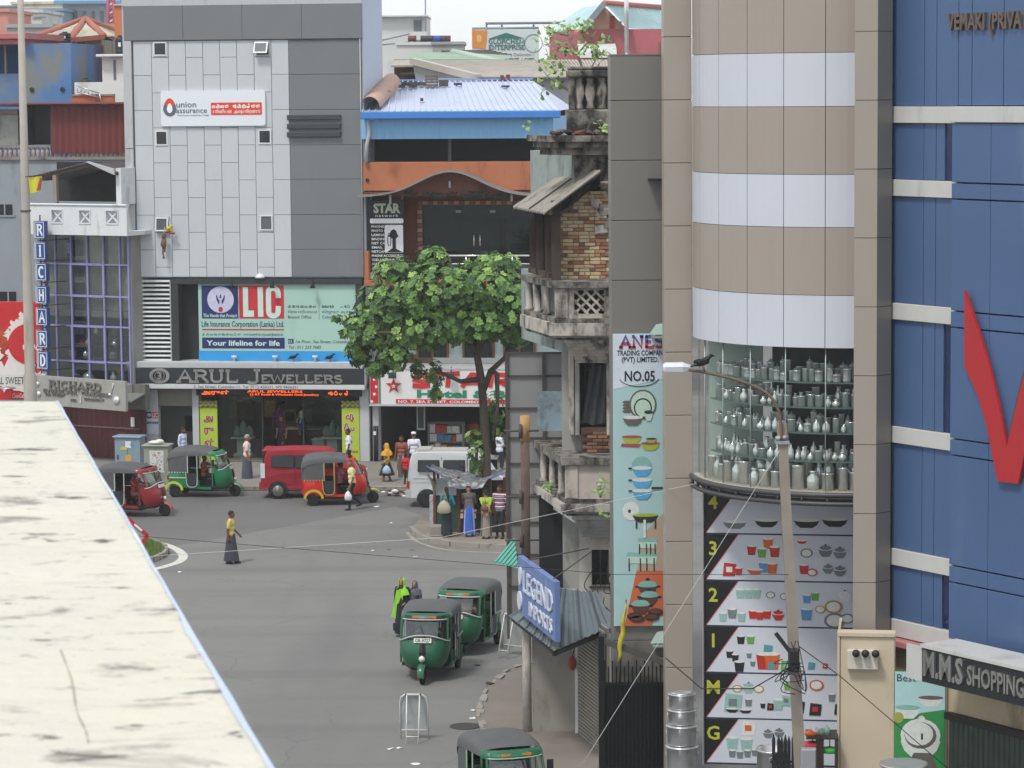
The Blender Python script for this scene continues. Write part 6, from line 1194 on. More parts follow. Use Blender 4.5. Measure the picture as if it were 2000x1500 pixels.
for l in limbs: mb.tube(l,[.11-.07*k/(len(l)-1) for k in range(len(l))],7)
part('trunk',mb,M_bark,t)
cr = MB()
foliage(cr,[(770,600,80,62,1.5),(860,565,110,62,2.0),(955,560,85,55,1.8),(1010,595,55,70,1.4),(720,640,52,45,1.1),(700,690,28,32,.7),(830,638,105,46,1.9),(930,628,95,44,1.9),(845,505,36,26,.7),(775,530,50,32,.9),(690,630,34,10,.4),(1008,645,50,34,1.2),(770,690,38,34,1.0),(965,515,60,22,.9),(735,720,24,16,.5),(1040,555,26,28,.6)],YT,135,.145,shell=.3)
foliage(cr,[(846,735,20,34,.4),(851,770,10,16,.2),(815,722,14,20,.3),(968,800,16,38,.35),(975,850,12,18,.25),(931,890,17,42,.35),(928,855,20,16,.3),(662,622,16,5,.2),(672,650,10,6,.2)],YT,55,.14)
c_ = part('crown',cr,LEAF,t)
# sapling rooted in the old cornice
random.seed(9); YS = 65.5
b0 = at(1143,262,YS); t = thing('sapling','thin fig sapling rooted on the crumbling cornice','sapling',base=tuple(b0)); sp_ = lambda px,py,dy=0: at(px,py,YS+dy)
stems = [[sp_(1143,262),sp_(1148,215),sp_(1143,150),sp_(1128,105),sp_(1110,70),sp_(1104,50,.1)],[sp_(1128,105),sp_(1150,80,-.1),sp_(1165,60,-.1)],[sp_(1143,150),sp_(1165,115,.1),sp_(1185,95,.1)],[sp_(1133,255),sp_(1131,200),sp_(1120,180),sp_(1070,150),sp_(1055,130)],[sp_(1110,70),sp_(1075,60),sp_(1060,50)],[sp_(1120,180),sp_(1085,165),sp_(1060,178)],[sp_(1128,105),sp_(1090,100),sp_(1060,85)]]
mb = MB()
for k,l in enumerate(stems): mb.tube(l,[(.05 if k == 0 else .022)*(1-.75*i/(len(l)-1)) for i in range(len(l))],6)
part('stem',mb,mat('sapling_bark','#8f877b',.9,var=.15),t); lf = MB()
for (cx,cy,rx,ry) in ((1075,55,22,16),(1110,45,30,16),(1090,85,30,14),(1060,80,22,18),(1065,120,26,20),(1090,135,24,26),(1075,150,16,16),(1130,60,26,16),(1150,45,14,14),(1165,100,22,20),(1180,70,14,14),(1150,90,16,16),(1185,100,14,16),(1115,95,20,16),(1045,150,8,8),(1060,175,10,10),(1035,238,14,8)):
    for i in range(int(rx*ry/20)):
        p = sp_(cx+random.gauss(0,rx*.5),cy+random.gauss(0,ry*.5),random.uniform(-.4,.4)); d = Vector((random.uniform(-1,1),random.uniform(-1,1),random.uniform(-1.2,.1))).normalized(); leaf_mesh(lf,p,d,Vector((random.uniform(-.5,.5),-.5,1)).normalized(),random.uniform(.09,.17),random.uniform(.07,.12),random.randrange(3))
part('leaves',lf,[mat('sap_a','#7f9e58',.55,var=.15),mat('sap_b','#6b8a48',.55,var=.15),mat('sap_c','#9ab074',.55,var=.15)],t)

# weeds rooted in the old balconies
def weed(px,py,Y,w,h,n,label):
    b = at(px,py,Y); t = thing('weed',label,'plant',base=tuple(b)); lf = MB(); st = MB(); s = FPX/Y
    for i in range(n):
        e = b + Vector((random.uniform(-1,1)*w/s,random.uniform(-.25,.05),random.uniform(.2,1)*h/s)); st.tube([b,b.lerp(e,.5)+Vector((0,-.05,.05)),e],[.008,.006,.004],5)
        for j in range(3): leaf_mesh(lf,b.lerp(e,.55+.2*j),Vector((random.uniform(-1,1),random.uniform(-1,0),random.uniform(-.9,.2))).normalized(),Vector((0,-.4,1)).normalized(),random.uniform(.1,.17),.09,random.randrange(3))
    part('stem',st,MATS['sapling_bark'],t); part('leaves',lf,[MATS['sap_a'],MATS['sap_b'],MATS['sap_c']],t)
weed(1172,972,63.6,26,58,7,'leafy weed growing against the lower balcony panel'); weed(1183,1012,63.7,30,22,6,'bushy weed hanging under the lower balcony'); weed(1072,960,65.3,14,24,4,'small weed sprouting between the lower balcony pillars'); weed(1178,262,64.6,14,30,5,'dry weed tuft on the cornice rubble')
# ================================================================== three-wheelers
M_tyre = mat('tyre','#1d1d1e',.85,bump=.3); M_rim = mat('rim_grey','#9a9a98',.4,.7); M_canvas = mat('canvas_black','#545658',.75,var=.12,scale=3,bump=.25,bscale=8); M_rub = mat('black_trim','#202224',.55)
M_chrome = mat('chrome','#c9cbcc',.18,.95); M_lamp = mat('lamp_glass','#d9d6c8',.1,spec=.7); M_amber = mat('amber_lens','#d8702a',.25,spec=.6); M_redlens = mat('red_lens','#a8231f',.25,spec=.6)
M_wind = glass('windscreen','#b9c6c2',.12,.02,.5); M_flap = mat('rubber_flap','#2b2f33',.6,bump=.3,bscale=40)
def wheel(parent,c,r,w,rim=.55,m=M_rim,spokes=0):
    o = part('wheel',MB().lathe([(r*.62,-w/2),(r*.93,-w/2),(r,-w*.3),(r,w*.3),(r*.93,w/2),(r*.62,w/2)],c,22,'y'),M_tyre,parent)
    part('rim',MB().lathe([(.001,-w*.35),(r*.2,-w*.42),(r*rim,-w*.3),(r*.64,-w*.46),(r*.64,w*.46),(r*rim,w*.3),(r*.2,w*.42),(.001,w*.35)],c,18,'y'),m if not spokes else mat('rim_dark','#3b3d40',.4,.6),o)
    if spokes:
        for s_ in (-1,1):
            mb = MB()
            for k in range(spokes):
                a = 2*math.pi*k/spokes; ca,sa = math.cos(a),math.sin(a); y = c[1]+s_*w*.47
                mb.bar((c[0],y,c[2]),(c[0]+ca*r*.62,y,c[2]+sa*r*.62),r*.17,.02)
            mb.lathe([(r*.58,-.012),(r*.66,-.012),(r*.66,.012),(r*.58,.012),(r*.58,-.012)],(c[0],c[1]+s_*w*.47,c[2]),20,'y'); part('spokes',mb,M_rim,o)
    return o
def half_u(xb,a,b,z,p=2.6,n=14,t0=-90,t1=90):
    o = []
    for k in range(n+1):
        t = R(t0+(t1-t0)*k/n); c,s = math.cos(t),math.sin(t); o.append((xb+a*abs(c)**(2/p),b*(abs(s)**(2/p))*(1 if s > 0 else -1),z))
    return o
def tuk(label,O,head,body,accent,plate=None,fender=None,stripe=None,visor=None,rim=M_rim,mirrors=True,guard=True,trim='#c9cbc8',ahead=.22):
    F_ = Frame(1000,1,0); F_.o = Vector((O.x,O.y,0)); t = thing('three_wheeler',label,'three-wheeler',F_,(0,0,0),'three-wheelers in the junction'); t.rotation_euler = (0,0,R(head))
    Mb = mat('tuk'+body,body,.35,var=.06,scale=2,coat=.3,stain=('#5a5650',.22,3,2)); Ma = mat('tuk_acc'+accent,accent,.4); Mf = mat('tuk'+(fender or body),fender or body,.35,coat=.3); Mt = mat('tuk_trim'+trim,trim,.4)
    for y in (-.55,.55): wheel(t,(0,y,.2),.2,.11,m=rim)
    wheel(t,(2.0,0,.2),.2,.10)
    part('axle',MB().tube([(0,-.5,.22),(0,.5,.22)],.04,8).box(-.25,1.3,-.3,.3,.2,.3),M_rub,t)
    part('floor',MB().prism([(-.42,-.55),(1.0,-.55),(1.55,-.3),(1.55,.3),(1.0,.55),(-.42,.55)],.29,.34,'z'),M_rub,t)
    # rear lower body: shell open to the front
    rings = [half_u(-.02,-.46 if z < .8 else -.43,w,z,5) for z,w in ((.36,.58),(.42,.62),(.66,.645),(.84,.64),(.88,.62))]
    mb = MB().loft(rings,False,0,False,True)
    for s_ in (-1,1):
        mb.add([(-.02,s_*.62,.42),(.62,s_*.6,.42),(.62,s_*.6,.47),(.32,s_*.63,.52),(.30,s_*.645,.86),(-.02,s_*.645,.86),(.66,s_*.6,.34),(-.02,s_*.6,.34)],[(0,1,2,3,4,5),(0,7,6,1)])
        mb.box(.58,.68,s_*.57,s_*.62,.33,.62); mb.box(.3,1.1,s_*.55,s_*.6,.3,.38)
    part('rear_body',mb,Mb,t)
    for s_ in (-1,1):
        y = s_*.655
        arcp = [(.0+.3*math.cos(R(a)),.26+.27*math.sin(R(a))) for a in range(0,181,18)]; part('wheel_arch',ribbon(MB(),arcp,.085,0,0,1,1,0,.03).merge(MB()),Ma,t).location.y = y if s_ < 0 else y+.03
        fl = [(.22,.86),(.25,.5),(.3,.41),(.36,.38),(.52,.38),(.58,.41),(.62,.5),(.64,.86)]
        f_ = part('door_flap',MB().prism(fl,y-.012,y+.012),M_flap,t); ribbon(mb := MB(),fl,.02,0,0,1,1,y+s_*.014+.004,.008); part('piping',mb,Mt,f_)
        if stripe:
            part('stripe',MB().box(-.4,.2,y-.006,y+.006,.68,.715),mat('tuk_acc'+stripe,stripe,.4),t)
        mb = MB()
        for k in range(7): mb.box(-.4+.1*k,-.36+.1*k,y-.012,y+.012,.865,.9)
        part('studs',mb,Mt,t)['kind'] = 'stuff'
    # front cowl
    rings = [half_u(xb,a,b,z,2.5) for z,xb,a,b in ((.34,1.3,.28,.40),(.42,1.26,.42,.50),(.6,1.24,.50,.565),(.8,1.22,.50,.60),(.95,1.2,.46,.61),(1.02,1.19,.42,.61))]
    part('front_cowl',MB().loft(rings,False,0,False,True),Mb,t)
    part('dash',MB().prism([(p[0],p[1]) for p in half_u(1.19,.41,.6,0,2.5)],1.0,1.03,'z'),M_rub,t)
    wr = [half_u(xb,a,b,z,2.5,14,-62,62) for z,xb,a,b in ((1.03,1.19,.415,.605),(1.25,1.15,.35,.6),(1.46,1.10,.27,.58))]
    part('windscreen',MB().loft(wr,False,0,False,True),M_wind,t)
    pl = MB()
    for s_ in (-1,1): pl.tube([half_u(xb,a,b,z,2.5,14,-64,64)[0 if s_ < 0 else -1] for z,xb,a,b in ((1.0,1.19,.42,.61),(1.25,1.15,.355,.605),(1.5,1.10,.27,.585))],.03,7); pl.tube([(1.17,s_*.61,.4),(1.16,s_*.61,1.05),(1.08,s_*.59,1.5)],.025,7)
    for q in islands(pl): part('pillar',q,Mb,t)
    hd = [half_u(xb,a,b,z,2.5) for z,xb,a,b in ((1.45,1.08,.29,.6),(1.5,1.06,.31,.61),(1.57,1.02,.28,.6),(1.60,1.0,.24,.57))]
    part('header',MB().loft(hd,False,0,False,True),Mb,t)
    if guard:
        g_ = half_u(1.2,.44,.62,1.06,2.5,16,-75,75); part('guard_bar',MB().tube([(x+.02,y,z+.08*math.cos(i/16*math.pi*2-math.pi)) for i,(x,y,z) in enumerate(g_)],.014,6).tube([(x+.04,y,1.47) for x,y,z in half_u(1.08,.3,.58,0,2.5,14,-70,70)],.014,6),Mt,t)
    # canvas hood
    prof = []
    for x,zt,ze,w in ((1.1,1.62,1.47,.6),(.9,1.70,1.47,.63),(.4,1.74,1.46,.655),(0,1.73,1.44,.66),(-.3,1.68,1.38,.65),(-.44,1.55,1.3,.62),(-.5,1.35,1.15,.58)):
        prof.append([(x,w*math.sin(R(a))**1 if 0 else w*(1 if a > 0 else -1)*abs(math.sin(R(a)))**.55,ze+(zt-ze)*abs(math.cos(R(a)))**.5) for a in range(-90,91,15)])
    part('hood',MB().loft(prof,False,0,False,True),M_canvas,t)
    rb = [half_u(-.04,-.45,.645,z,5) for z in (.88,1.15,1.42)]; part('rear_curtain',MB().loft(rb,False,0,False,True).box(-.06,.27,-.652,-.64,.88,1.46).box(-.06,.27,.64,.652,.88,1.46),M_canvas,t)
    part('rear_window',MB().box(-.5,-.478,-.3,.3,1.05,1.3),M_dkglass,t)
    for q in islands(MB().tube([(.28,-.64,.86),(.28,-.64,1.47)],.018,6).tube([(.28,.64,.86),(.28,.64,1.47)],.018,6).tube([(.62,-.63,.45),(.62,-.63,1.48)],.016,6).tube([(.62,.63,.45),(.62,.63,1.48)],.016,6)): part('hood_post',q,Mt,t)
    part('bench',MB().bbox(-.1,.25,-.55,.55,.5,.64,.03).bbox(-.28,-.1,-.55,.55,.5,1.1,.03),mat('seat_red','#7a2a2c',.6) if body == '#c8281e' else M_rub,t)
    part('driver_seat',MB().bbox(.82,1.08,-.25,.25,.52,.64,.03).box(.86,1.04,-.2,.2,.34,.519),M_rub,t)
    part('handlebar',MB().tube([(1.36,0,.9),(1.3,0,1.08),(1.24,-.32,1.1)],.02,6).tube([(1.3,0,1.08),(1.24,.32,1.1)],.02,6),M_rub,t)
    # nose: mudguard, fork cover, lamps
    mg = [[(2.0+.29*math.cos(R(a)),y*(1-.25*abs(math.cos(R(a)))),.2+.28*math.sin(R(a))+.03*(1-abs(y)/.1)) for y in (-.1,-.05,0,.05,.1)] for a in range(-5,171,16)]
    part('mudguard',MB().loft(mg,False,0,False,True),Mf,t); part('fork',MB().tube([(2.0,-.07,.2),(1.9,-.07,.5),(1.86,-.05,.7)],.025,7).tube([(2.0,.07,.2),(1.9,.07,.5),(1.86,.05,.7)],.025,7),M_rub,t)
    part('fork_cover',MB().loft([[(1.70,-.09,.56),(1.75,0,.56),(1.70,.09,.56)],[(1.735,-.085,.75),(1.775,0,.75),(1.735,.085,.75)],[(1.68,-.06,.93),(1.71,0,.94),(1.68,.06,.93)]],False,0,False),M_rub,t)
    part('headlight',MB().lathe([(.001,-.1),(.06,-.09),(.085,0),(.08,.02),(.001,.03)],(1.80,0,.60),14,'x'),M_chrome,t); part('headlight_glass',MB().lathe([(.001,.031),(.07,.022),(.072,.028),(.001,.045)],(1.80,0,.60),14,'x'),M_lamp,t)
    for s_ in (-1,1):
        part('indicator',MB().ball((1.56,s_*.41,.72),(.05,.05,.045),8,6),M_amber,t); part('side_lamp',MB().ball((1.60,s_*.34,.78),(.05,.06,.05),8,6),M_lamp,t); part('tail_lamp',MB().box(-.49,-.46,s_*.5,s_*.58,.6,.75),M_redlens,t)
        if mirrors: m_ = part('mirror',MB().bbox(1.2,1.25,s_*.72-.06,s_*.72+.06,1.17,1.35,.01),M_rub,t); part('mirror_arm',MB().tube([(1.18,s_*.6,1.1),(1.22,s_*.7,1.18)],.012,5),M_rub,m_)
    if plate:
        p_ = part('number_plate',MB().obox((1.675,0,1.02),(.008,.21,.055),Matrix.Rotation(R(-14),3,'Y')),mat('plate_white','#d9d9d2',.5),t)
    if plate and plate != '-':
        q = text_mb(plate,.075,.006,.012,width=.36); mm = MB(); mm.merge(q,Matrix.Translation((1.69,0,.985)) @ Matrix.Rotation(R(-14),4,'Y') @ Matrix.Rotation(R(90),4,'Z')); part('lettering',mm,M_black,p_)
    if visor:
        part('visor',MB().loft([half_u(1.06,.36,.55,1.5,2.5,12,-60,60),half_u(1.05,.33,.55,1.56,2.5,12,-60,60)],False),mat('visor'+visor,visor,.4),t)
        for s_ in (-1,1): part('roof_lamp',MB().bbox(1.34,1.4,s_*.2-.09,s_*.2+.09,1.5,1.55,.01),M_amber,t)
    part('wiper',MB().tube([(1.60,.05,1.06),(1.5,-.08,1.35)],.009,5),M_rub,t)
    for ch in list(t.children):
        if ch.name.split('.')[0] not in ('wheel','wheel_arch','mudguard','axle','fork'): ch.location.x += ahead
    return t
def gleft(px,py,head,off): h = R(head); p = gnd(px,py); return p + Vector((-math.sin(h),math.cos(h),0))*off
def gfront(px,py,head): h = R(head); p = gnd(px,py); return p - Vector((math.cos(h),math.sin(h),0))*2.0
T1 = tuk('dark red three-wheeler with a pink shirted driver, passing the grass refuge',gfront(322,1008,-20),-20,'#8e2228','#b5332f',plate='-',stripe=None,fender='#b5484a',visor='#5a2428')
T2 = tuk('green three-wheeler with lime wheel arches beside the street cabinets',gleft(342,971,-12,.55),-12,'#1d7a50','#b5c04a',fender='#2f9468',stripe='#c9cba8',plate='-')
T3 = tuk('bright red three-wheeler with yellow wheel arches parked by the red car',gleft(613,988,3,.55),3,'#c8281e','#c9a92c',fender='#c9b22c',mirrors=False,guard=False,rim=mat('rim_rust','#8a8478',.6,.4),trim='#c8b06a',ahead=.08)
T4 = tuk('green three-wheeler with front number plate leading the pair on the road',gfront(825,1336,-97.4),-97.4,'#1c5a3e','#2a6a4c',plate='GR-9727',trim='#b9bdba',visor='#2a2c2e')
T5 = tuk('green three-wheeler with passengers waiting behind the leading one',gleft(972,1258,-106,-.55),-106,'#1c5f40','#2a6a4c',trim='#c9cfcc',visor='#1c5f40',plate='-')
c = gnd(975,1432,1.72); h = R(-72); T6 = tuk('dark green three-wheeler seen from above beside the street corner wall',Vector((c.x,c.y,0)) - Vector((math.cos(h),math.sin(h),0))*.55,-72,'#1f5c42','#2a6a4c',trim='#8fb5a0',visor='#1f6a48',plate='-')
# ================================================================== cars
def car(label,O,head,prof,W,body,name,cat,wb,wr,glassp,lamps,spokes=0,pillar=None,taper=.17):
    """prof: side outline (x,z) clockwise from rear bottom; glassp: list of side window outlines; half width narrows with height"""
    F_ = Frame(1000,1,0); F_.o = Vector((O.x,O.y,0)); t = thing(name,label,cat,F_); t.rotation_euler = (0,0,R(head)); prof = smooth_pts(prof,3); zmax = max(z for x,z in prof); zb = .85
    hw = lambda z: W/2*(1 - taper*max(0,(z-zb)/(zmax-zb))**1.3 - .04*max(0,(.5-z)/.3))
    Mb = mat('paint'+body,body,.28,.15,var=.03,coat=.6,stain=('#6a6660',.12,4,2)); mb = MB(); n = len(prof)
    xs = [p[0] for p in prof]; x0,x1 = min(xs),max(xs)
    def inset(x): e = min(x-x0,x1-x); return 1-.10*max(0,1-e/.3)**2
    L = [(x,hw(z)*inset(x),z) for x,z in prof]; Rr = [(x,-hw(z)*inset(x),z) for x,z in prof]
    rings = []
    for k in (-1,-.94,-.8,-.4,0,.4,.8,.94,1):
        s = {1: 1.0,.94: 1.0,.8: 1.0}.get(abs(k),1.0); cx,cz = (x0+x1)/2,.8; f = .975 if abs(k) == 1 else .995 if abs(k) == .94 else 1
        rings.append([(cx+(x-cx)*f,hw(z)*inset(x)*k,cz+(z-cz)*f) for x,z in prof])
    mb.loft(rings,True,0,False,True); mb.add(rings[0],[tuple(range(n))[::-1]]); mb.add(rings[-1],[tuple(range(n))])
    part('body',mb,Mb,t)
    for gp in glassp:
        for s_ in (-1,1):
            pts = [(x,s_*(hw(z)*inset(x)+.004),z) for x,z in gp]; w_ = part('side_window',MB().add(pts,[tuple(range(len(pts))) if s_ < 0 else tuple(range(len(pts)))[::-1]]),mat('car_glass','#20262a',.06,spec=.7),t)
            part('window_seal',MB().tube([Vector(p) for p in pts]+[Vector(pts[0])],.012,5),M_rub,w_)
    for x in (0,wb):
        for s_ in (-1,1):
            arcp = [(x+(wr+.06)*math.cos(R(a)),wr+(wr+.06)*math.sin(R(a))) for a in range(-15,196,15)]; part('wheel_arch',MB().prism(arcp,s_*(W/2-.02)-.012,s_*(W/2-.02)+.014),M_rub,t)
            wheel(t,(x,s_*(W/2-.085),wr),wr,.17,.5,M_rim,spokes)
    for nm,x0_,x1_,y0,y1,z0,z1,m_ in lamps:
        for s_ in ((-1,1) if y1 > 0 and y0 >= 0 and (y0,y1) != (0,0) else (0,)):
            part(nm,MB().bbox(x0_,x1_,s_*y0 if s_ else -y1,s_*y1 if s_ else y1,z0,z1,.012),m_,t)
    return t,hw
wag = [(-.55,.30),(-.62,.45),(-.60,.75),(-.56,1.0),(-.50,1.3),(-.42,1.6),(-.30,1.665),(.3,1.70),(1.2,1.69),(1.75,1.62),(2.2,1.12),(2.75,1.02),(2.92,.9),(2.97,.55),(2.93,.30)]
O = gleft(544,974,-3,.65); M_tail = mat('tail_clear','#cfd2d3',.2,spec=.6)
C1,hw1 = car('red boxy hatchback with alloy wheels parked at the kerb',O,-3,wag,1.48,'#911a2a','parked_car','car',2.42,.28,[[(-.22,1.12),(.55,1.1),(.55,1.5),(-.1,1.5),(-.2,1.46)],[(.62,1.1),(1.35,1.08),(1.35,1.5),(.62,1.5)],[(1.41,1.08),(2.0,1.08),(1.62,1.48),(1.41,1.5)]],
    [('tail_lamp',-.60,-.45,.56,.70,.72,1.22,M_tail),('rear_window',-.545,-.44,0,.52,1.1,1.52,mat('car_glass','#20262a',.06)),('rear_bumper',-.66,-.5,0,.66,.32,.55,mat('paint#911a2a','#911a2a')),('headlamp',2.85,2.96,.45,.66,.72,.9,M_lamp),('windscreen',1.86,2.1,0,.5,1.2,1.5,mat('car_glass','#20262a',.06))],6)
part('roof_spoiler',MB().bbox(-.56,-.28,-.6,.6,1.62,1.68,.02),mat('paint#911a2a','#911a2a'),C1)
for s_ in (-1,1):
    for x in (.05,.95): part('door_handle',MB().bbox(x,x+.16,s_*(hw1(.98)+.012)-.012,s_*(hw1(.98)+.012)+.012,.96,.995,.006),mat('paint#911a2a','#911a2a'),C1)
    part('door_seam',MB().bar((.58,s_*(hw1(.7)+.002),.4),(.58,s_*(hw1(1.5)+.002),1.5),.012),M_rub,C1)
van = [(-.62,.32),(-.68,.5),(-.66,1.0),(-.60,1.5),(-.52,1.78),(-.36,1.86),(.6,1.89),(1.7,1.86),(2.02,1.72),(2.42,1.12),(2.62,.95),(2.70,.6),(2.66,.32)]
O = gleft(835,991,-4,.62)
C2,hw2 = car('silver white mini van parked behind the newspaper kiosk',O,-4,van,1.48,'#c6c9cb','parked_van','van',2.1,.29,[[(-.3,1.22),(.42,1.22),(.42,1.6),(-.3,1.6)],[(.56,1.22),(1.28,1.22),(1.28,1.6),(.56,1.6)],[(1.44,1.2),(2.22,1.16),(1.94,1.6),(1.44,1.6)]],
    [('rear_bumper',-.74,-.55,0,.68,.34,.56,mat('van_bumper','#a9adb0',.4)),('tail_lamp',-.69,-.60,.64,.70,.65,.9,M_redlens),('windscreen',2.1,2.36,0,.58,1.2,1.62,mat('car_glass','#20262a',.06)),('headlamp',2.55,2.67,.45,.68,.74,.92,M_lamp),('roof_panel',-.3,1.5,0,.5,1.87,1.905,mat('van_roof','#a9a79f',.6))],0)
for s_ in (-1,1):
    y = s_*(hw2(.98)+.004); part('door_seam',MB().bar((-.46,y,.98),(1.36,y,.98),.014).bar((.49,y,.4),(.49,s_*(hw2(1.7)+.004),1.7),.014).bar((1.36,y,.4),(1.36,s_*(hw2(1.7)+.004),1.7),.014),M_rub,C2); part('pillar',MB().bar((.49,s_*(hw2(1.4)+.012),1.22),(.49,s_*(hw2(1.4)+.012),1.6),.1,.02),mat('paint#c6c9cb','#c6c9cb'),C2)
    part('door_handle',MB().bbox(1.2,1.36,y-.012,y+.012,1.0,1.04,.006),M_rub,C2)
for s_ in (-1,1): part('wiper',MB().tube([(2.4,s_*.2+.1,1.14),(2.16,s_*.2-.2,1.52)],.012,5),M_rub,C2)
part('vent_box',MB().bbox(-.35,.1,-.4,.4,1.906,1.95,.02),mat('van_roof','#a9a79f'),C2)
# ================================================================== people
def ik(a,b,l1,l2,pole):
    """middle joint of a two-bone limb from a to b bending towards pole"""
    a,b,pole = Vector(a),Vector(b),Vector(pole); d = b-a; L = min(d.length,(l1+l2)*.999); dn = d.normalized(); b2 = a+dn*L
    x = (l1*l1-l2*l2+L*L)/(2*L); h = math.sqrt(max(0,l1*l1-x*x)); p = pole-dn*pole.dot(dn); p = p.normalized() if p.length > 1e-5 else Vector((0,1,0))
    return a+dn*x+p*h,b2
SKIN = {'d': mat('skin_dark','#6b4632',.6,var=.05),'m': mat('skin_brown','#8a5d45',.6,var=.05),'l': mat('skin_tan','#a3765c',.6,var=.05)}
HAIRC = {'k': mat('hair_black','#17161a',.7),'g': mat('hair_grey','#8f8d8a',.8),'b': mat('hair_thin','#4a3a30',.8)}
def cloth(c,kind='plain'): return mat('cloth_'+kind+c,c,.85,var=.1,scale=6,bump=.25,bscale=14)
def person(label,pos,yaw,h=1.65,shirt='#cccccc',low='#333333',legs='trousers',sleeve='short',skin='m',hair='k',lf=(0,0),rf=(0,0),lh=None,rh=None,lean=0.0,turn=0.0,nod=0.0,sit=False,build=1.0,veil=None,cap=None,stripes=None,collar=True,vox=.015,z0=0.0,tuck=False,group='people in the junction'):
    """x right, y forward, z up, drawn for 1.7 m and scaled; lf/rf = feet (forward, lift); lh/rh = hand targets (x,y,z)"""
    k = h/1.7; B = build; F_ = Frame(1000,1,0); F_.o = Vector((pos.x,pos.y,z0)); t = thing('person',label,'person',F_,group=group); t.rotation_euler = (0,0,R(yaw)); t.scale = (k,k,k)
    RL = Matrix.Rotation(-lean,3,'X') @ Matrix.Rotation(turn,3,'Z'); hipc = Vector((0,0,.92)) if not sit else Vector((0,-.05,.14)); up = lambda x,y,z: hipc + RL @ Vector((x,y,z-.92))
    P = []                                                       # capsules: a, b, ra, rb, material slot (0 skin 1 shirt 2 lower 3 shoe)
    cap_ = lambda a,b,ra,rb,m: P.append((Vector(a),Vector(b),ra,rb,m))
    sh_ = [up(-.175*B,0,1.40),up(.175*B,0,1.40)]; neck = up(0,.0,1.45); head = up(0,.03+nod*.05,1.595)
    cap_(up(-.06*B,0,1.31),up(.06*B,0,1.31),.125*B,.125*B,1); cap_(up(-.05,.01,1.14),up(.05,.01,1.14),.115*B,.115*B,1); cap_(up(-.06,0,.99),up(.06,0,.99),.12*B,.12*B,1 if not tuck else 2)
    cap_(up(-.12*B,0,1.39),up(.12*B,0,1.39),.075,.075,1); cap_(neck-Vector((0,0,.03)),head,.052,.05,0)
    for s,(fw,lift),hd in ((-1,lf,lh),(1,rf,rh)):
        hip = hipc + Vector((s*.09*B,0,0)); lm = 2 if legs in ('trousers','robe') else 0
        if sit: knee = hip + Vector((s*.04,.40,.06)); ank = knee + Vector((0,.06,-.38))
        else:
            ank = Vector((s*.10,fw,.085+lift)); knee,ank = ik(hip,ank,.42,.43,(0,1,0))
        cap_(hip,knee,.085*B,.06,lm); cap_(knee,ank,.058,.042,lm)
        tilt = Vector((0,1,-.25 if lift > .02 and fw < 0 else 0)).normalized(); cap_(ank+Vector((0,-.03,-.04)),ank+tilt*.14+Vector((0,0,-.05)),.04,.032,3)
        S = sh_[(s+1)//2]; hd = Vector(hd) if hd else S + Vector((s*.07,.05,-.54)); el,wr_ = ik(S,hd,.29,.27,(s*.35,-1,-.1)); am = 1 if sleeve == 'long' else 0
        cap_(S,S.lerp(el,.72),.062*B,.052*B,1 if sleeve != 'none' else 0); cap_(S.lerp(el,.6),el,.047,.04,am); cap_(el,wr_,.04,.028,am)
        dr = (wr_-el).normalized(); cap_(wr_,wr_+dr*.07,.03,.034,0); P[-1] = P[-1] + ('hand',s,dr)
    mb = MB()
    for c in P: mb.tube([c[0]-(c[1]-c[0]).normalized()*c[2]*.45 if (c[1]-c[0]).length > 1e-4 else c[0],c[0],c[0].lerp(c[1],.5),c[1],c[1]+(c[1]-c[0]).normalized()*c[3]*.45],[c[2]*.75,c[2],(c[2]+c[3])/2*1.02,c[3],c[3]*.75],10); mb.ball(c[0],c[2]*.98,8,6); mb.ball(c[1],c[3]*.98,8,6)
    Rh = RL @ Matrix.Rotation(-nod,3,'X'); hb = lambda x,y,z: head + Rh @ Vector((x,y,z))
    mb.ball(head,(.075,.095,.115),12,9,0,Rh); mb.ball(hb(0,.03,-.06),(.055,.065,.055),10,7); mb.tube([hb(0,.09,.015),hb(0,.113,-.018)],[.012,.018],6); mb.ball(hb(-.078,0,-.005),(.014,.025,.034)); mb.ball(hb(.078,0,-.005),(.014,.025,.034)); mb.ball(hb(0,.098,-.062),(.026,.012,.012))
    me = mb.mesh('body',SKIN[skin]); o = bpy.data.objects.new('tmp',me); COL.objects.link(o); md = o.modifiers.new('r','REMESH'); md.mode = 'VOXEL'; md.voxel_size = vox; ms = o.modifiers.new('s','SMOOTH'); ms.iterations = 2; ms.factor = .4
    me2 = bpy.data.meshes.new_from_object(o.evaluated_get(bpy.context.evaluated_depsgraph_get())); bpy.data.objects.remove(o); bpy.data.meshes.remove(me)
    M_sh = cloth(shirt); mats = [SKIN[skin],M_sh,cloth(low),mat('shoe','#241f1d',.6),HAIRC['k'],mat('eye_white','#d9d6d0',.3)]
    if stripes: mats += [cloth(c) for c in stripes]
    me2.materials.clear(); [me2.materials.append(m_) for m_ in mats]; bm = bmesh.new(); bm.from_mesh(me2)
    for f in bm.faces:
        c = f.calc_center_median(); best,bi = 9,0
        if (c-head).length < .135 or c.z > head.z-.06 and not sit and lean < .6 and abs(c.x-head.x) < .12 and c.z > neck.z+.04: bi = 0
        else:
            for q in P:
                ab = q[1]-q[0]; u = max(0,min(1,(c-q[0]).dot(ab)/max(ab.length_squared,1e-9))); d_ = (c-q[0]-ab*u).length - (q[2]+(q[3]-q[2])*u)
                if d_ < best: best,bi = d_,q[4]
        if bi == 1 and stripes: bi = [1,6,7,6][int((c.z)/.032) % 4] if len(stripes) == 2 else 1
        f.material_index = bi; f.smooth = True
    bm.to_mesh(me2); bm.free()
    ex = MB()                                                    # fingers and eyes belong to the same body mesh
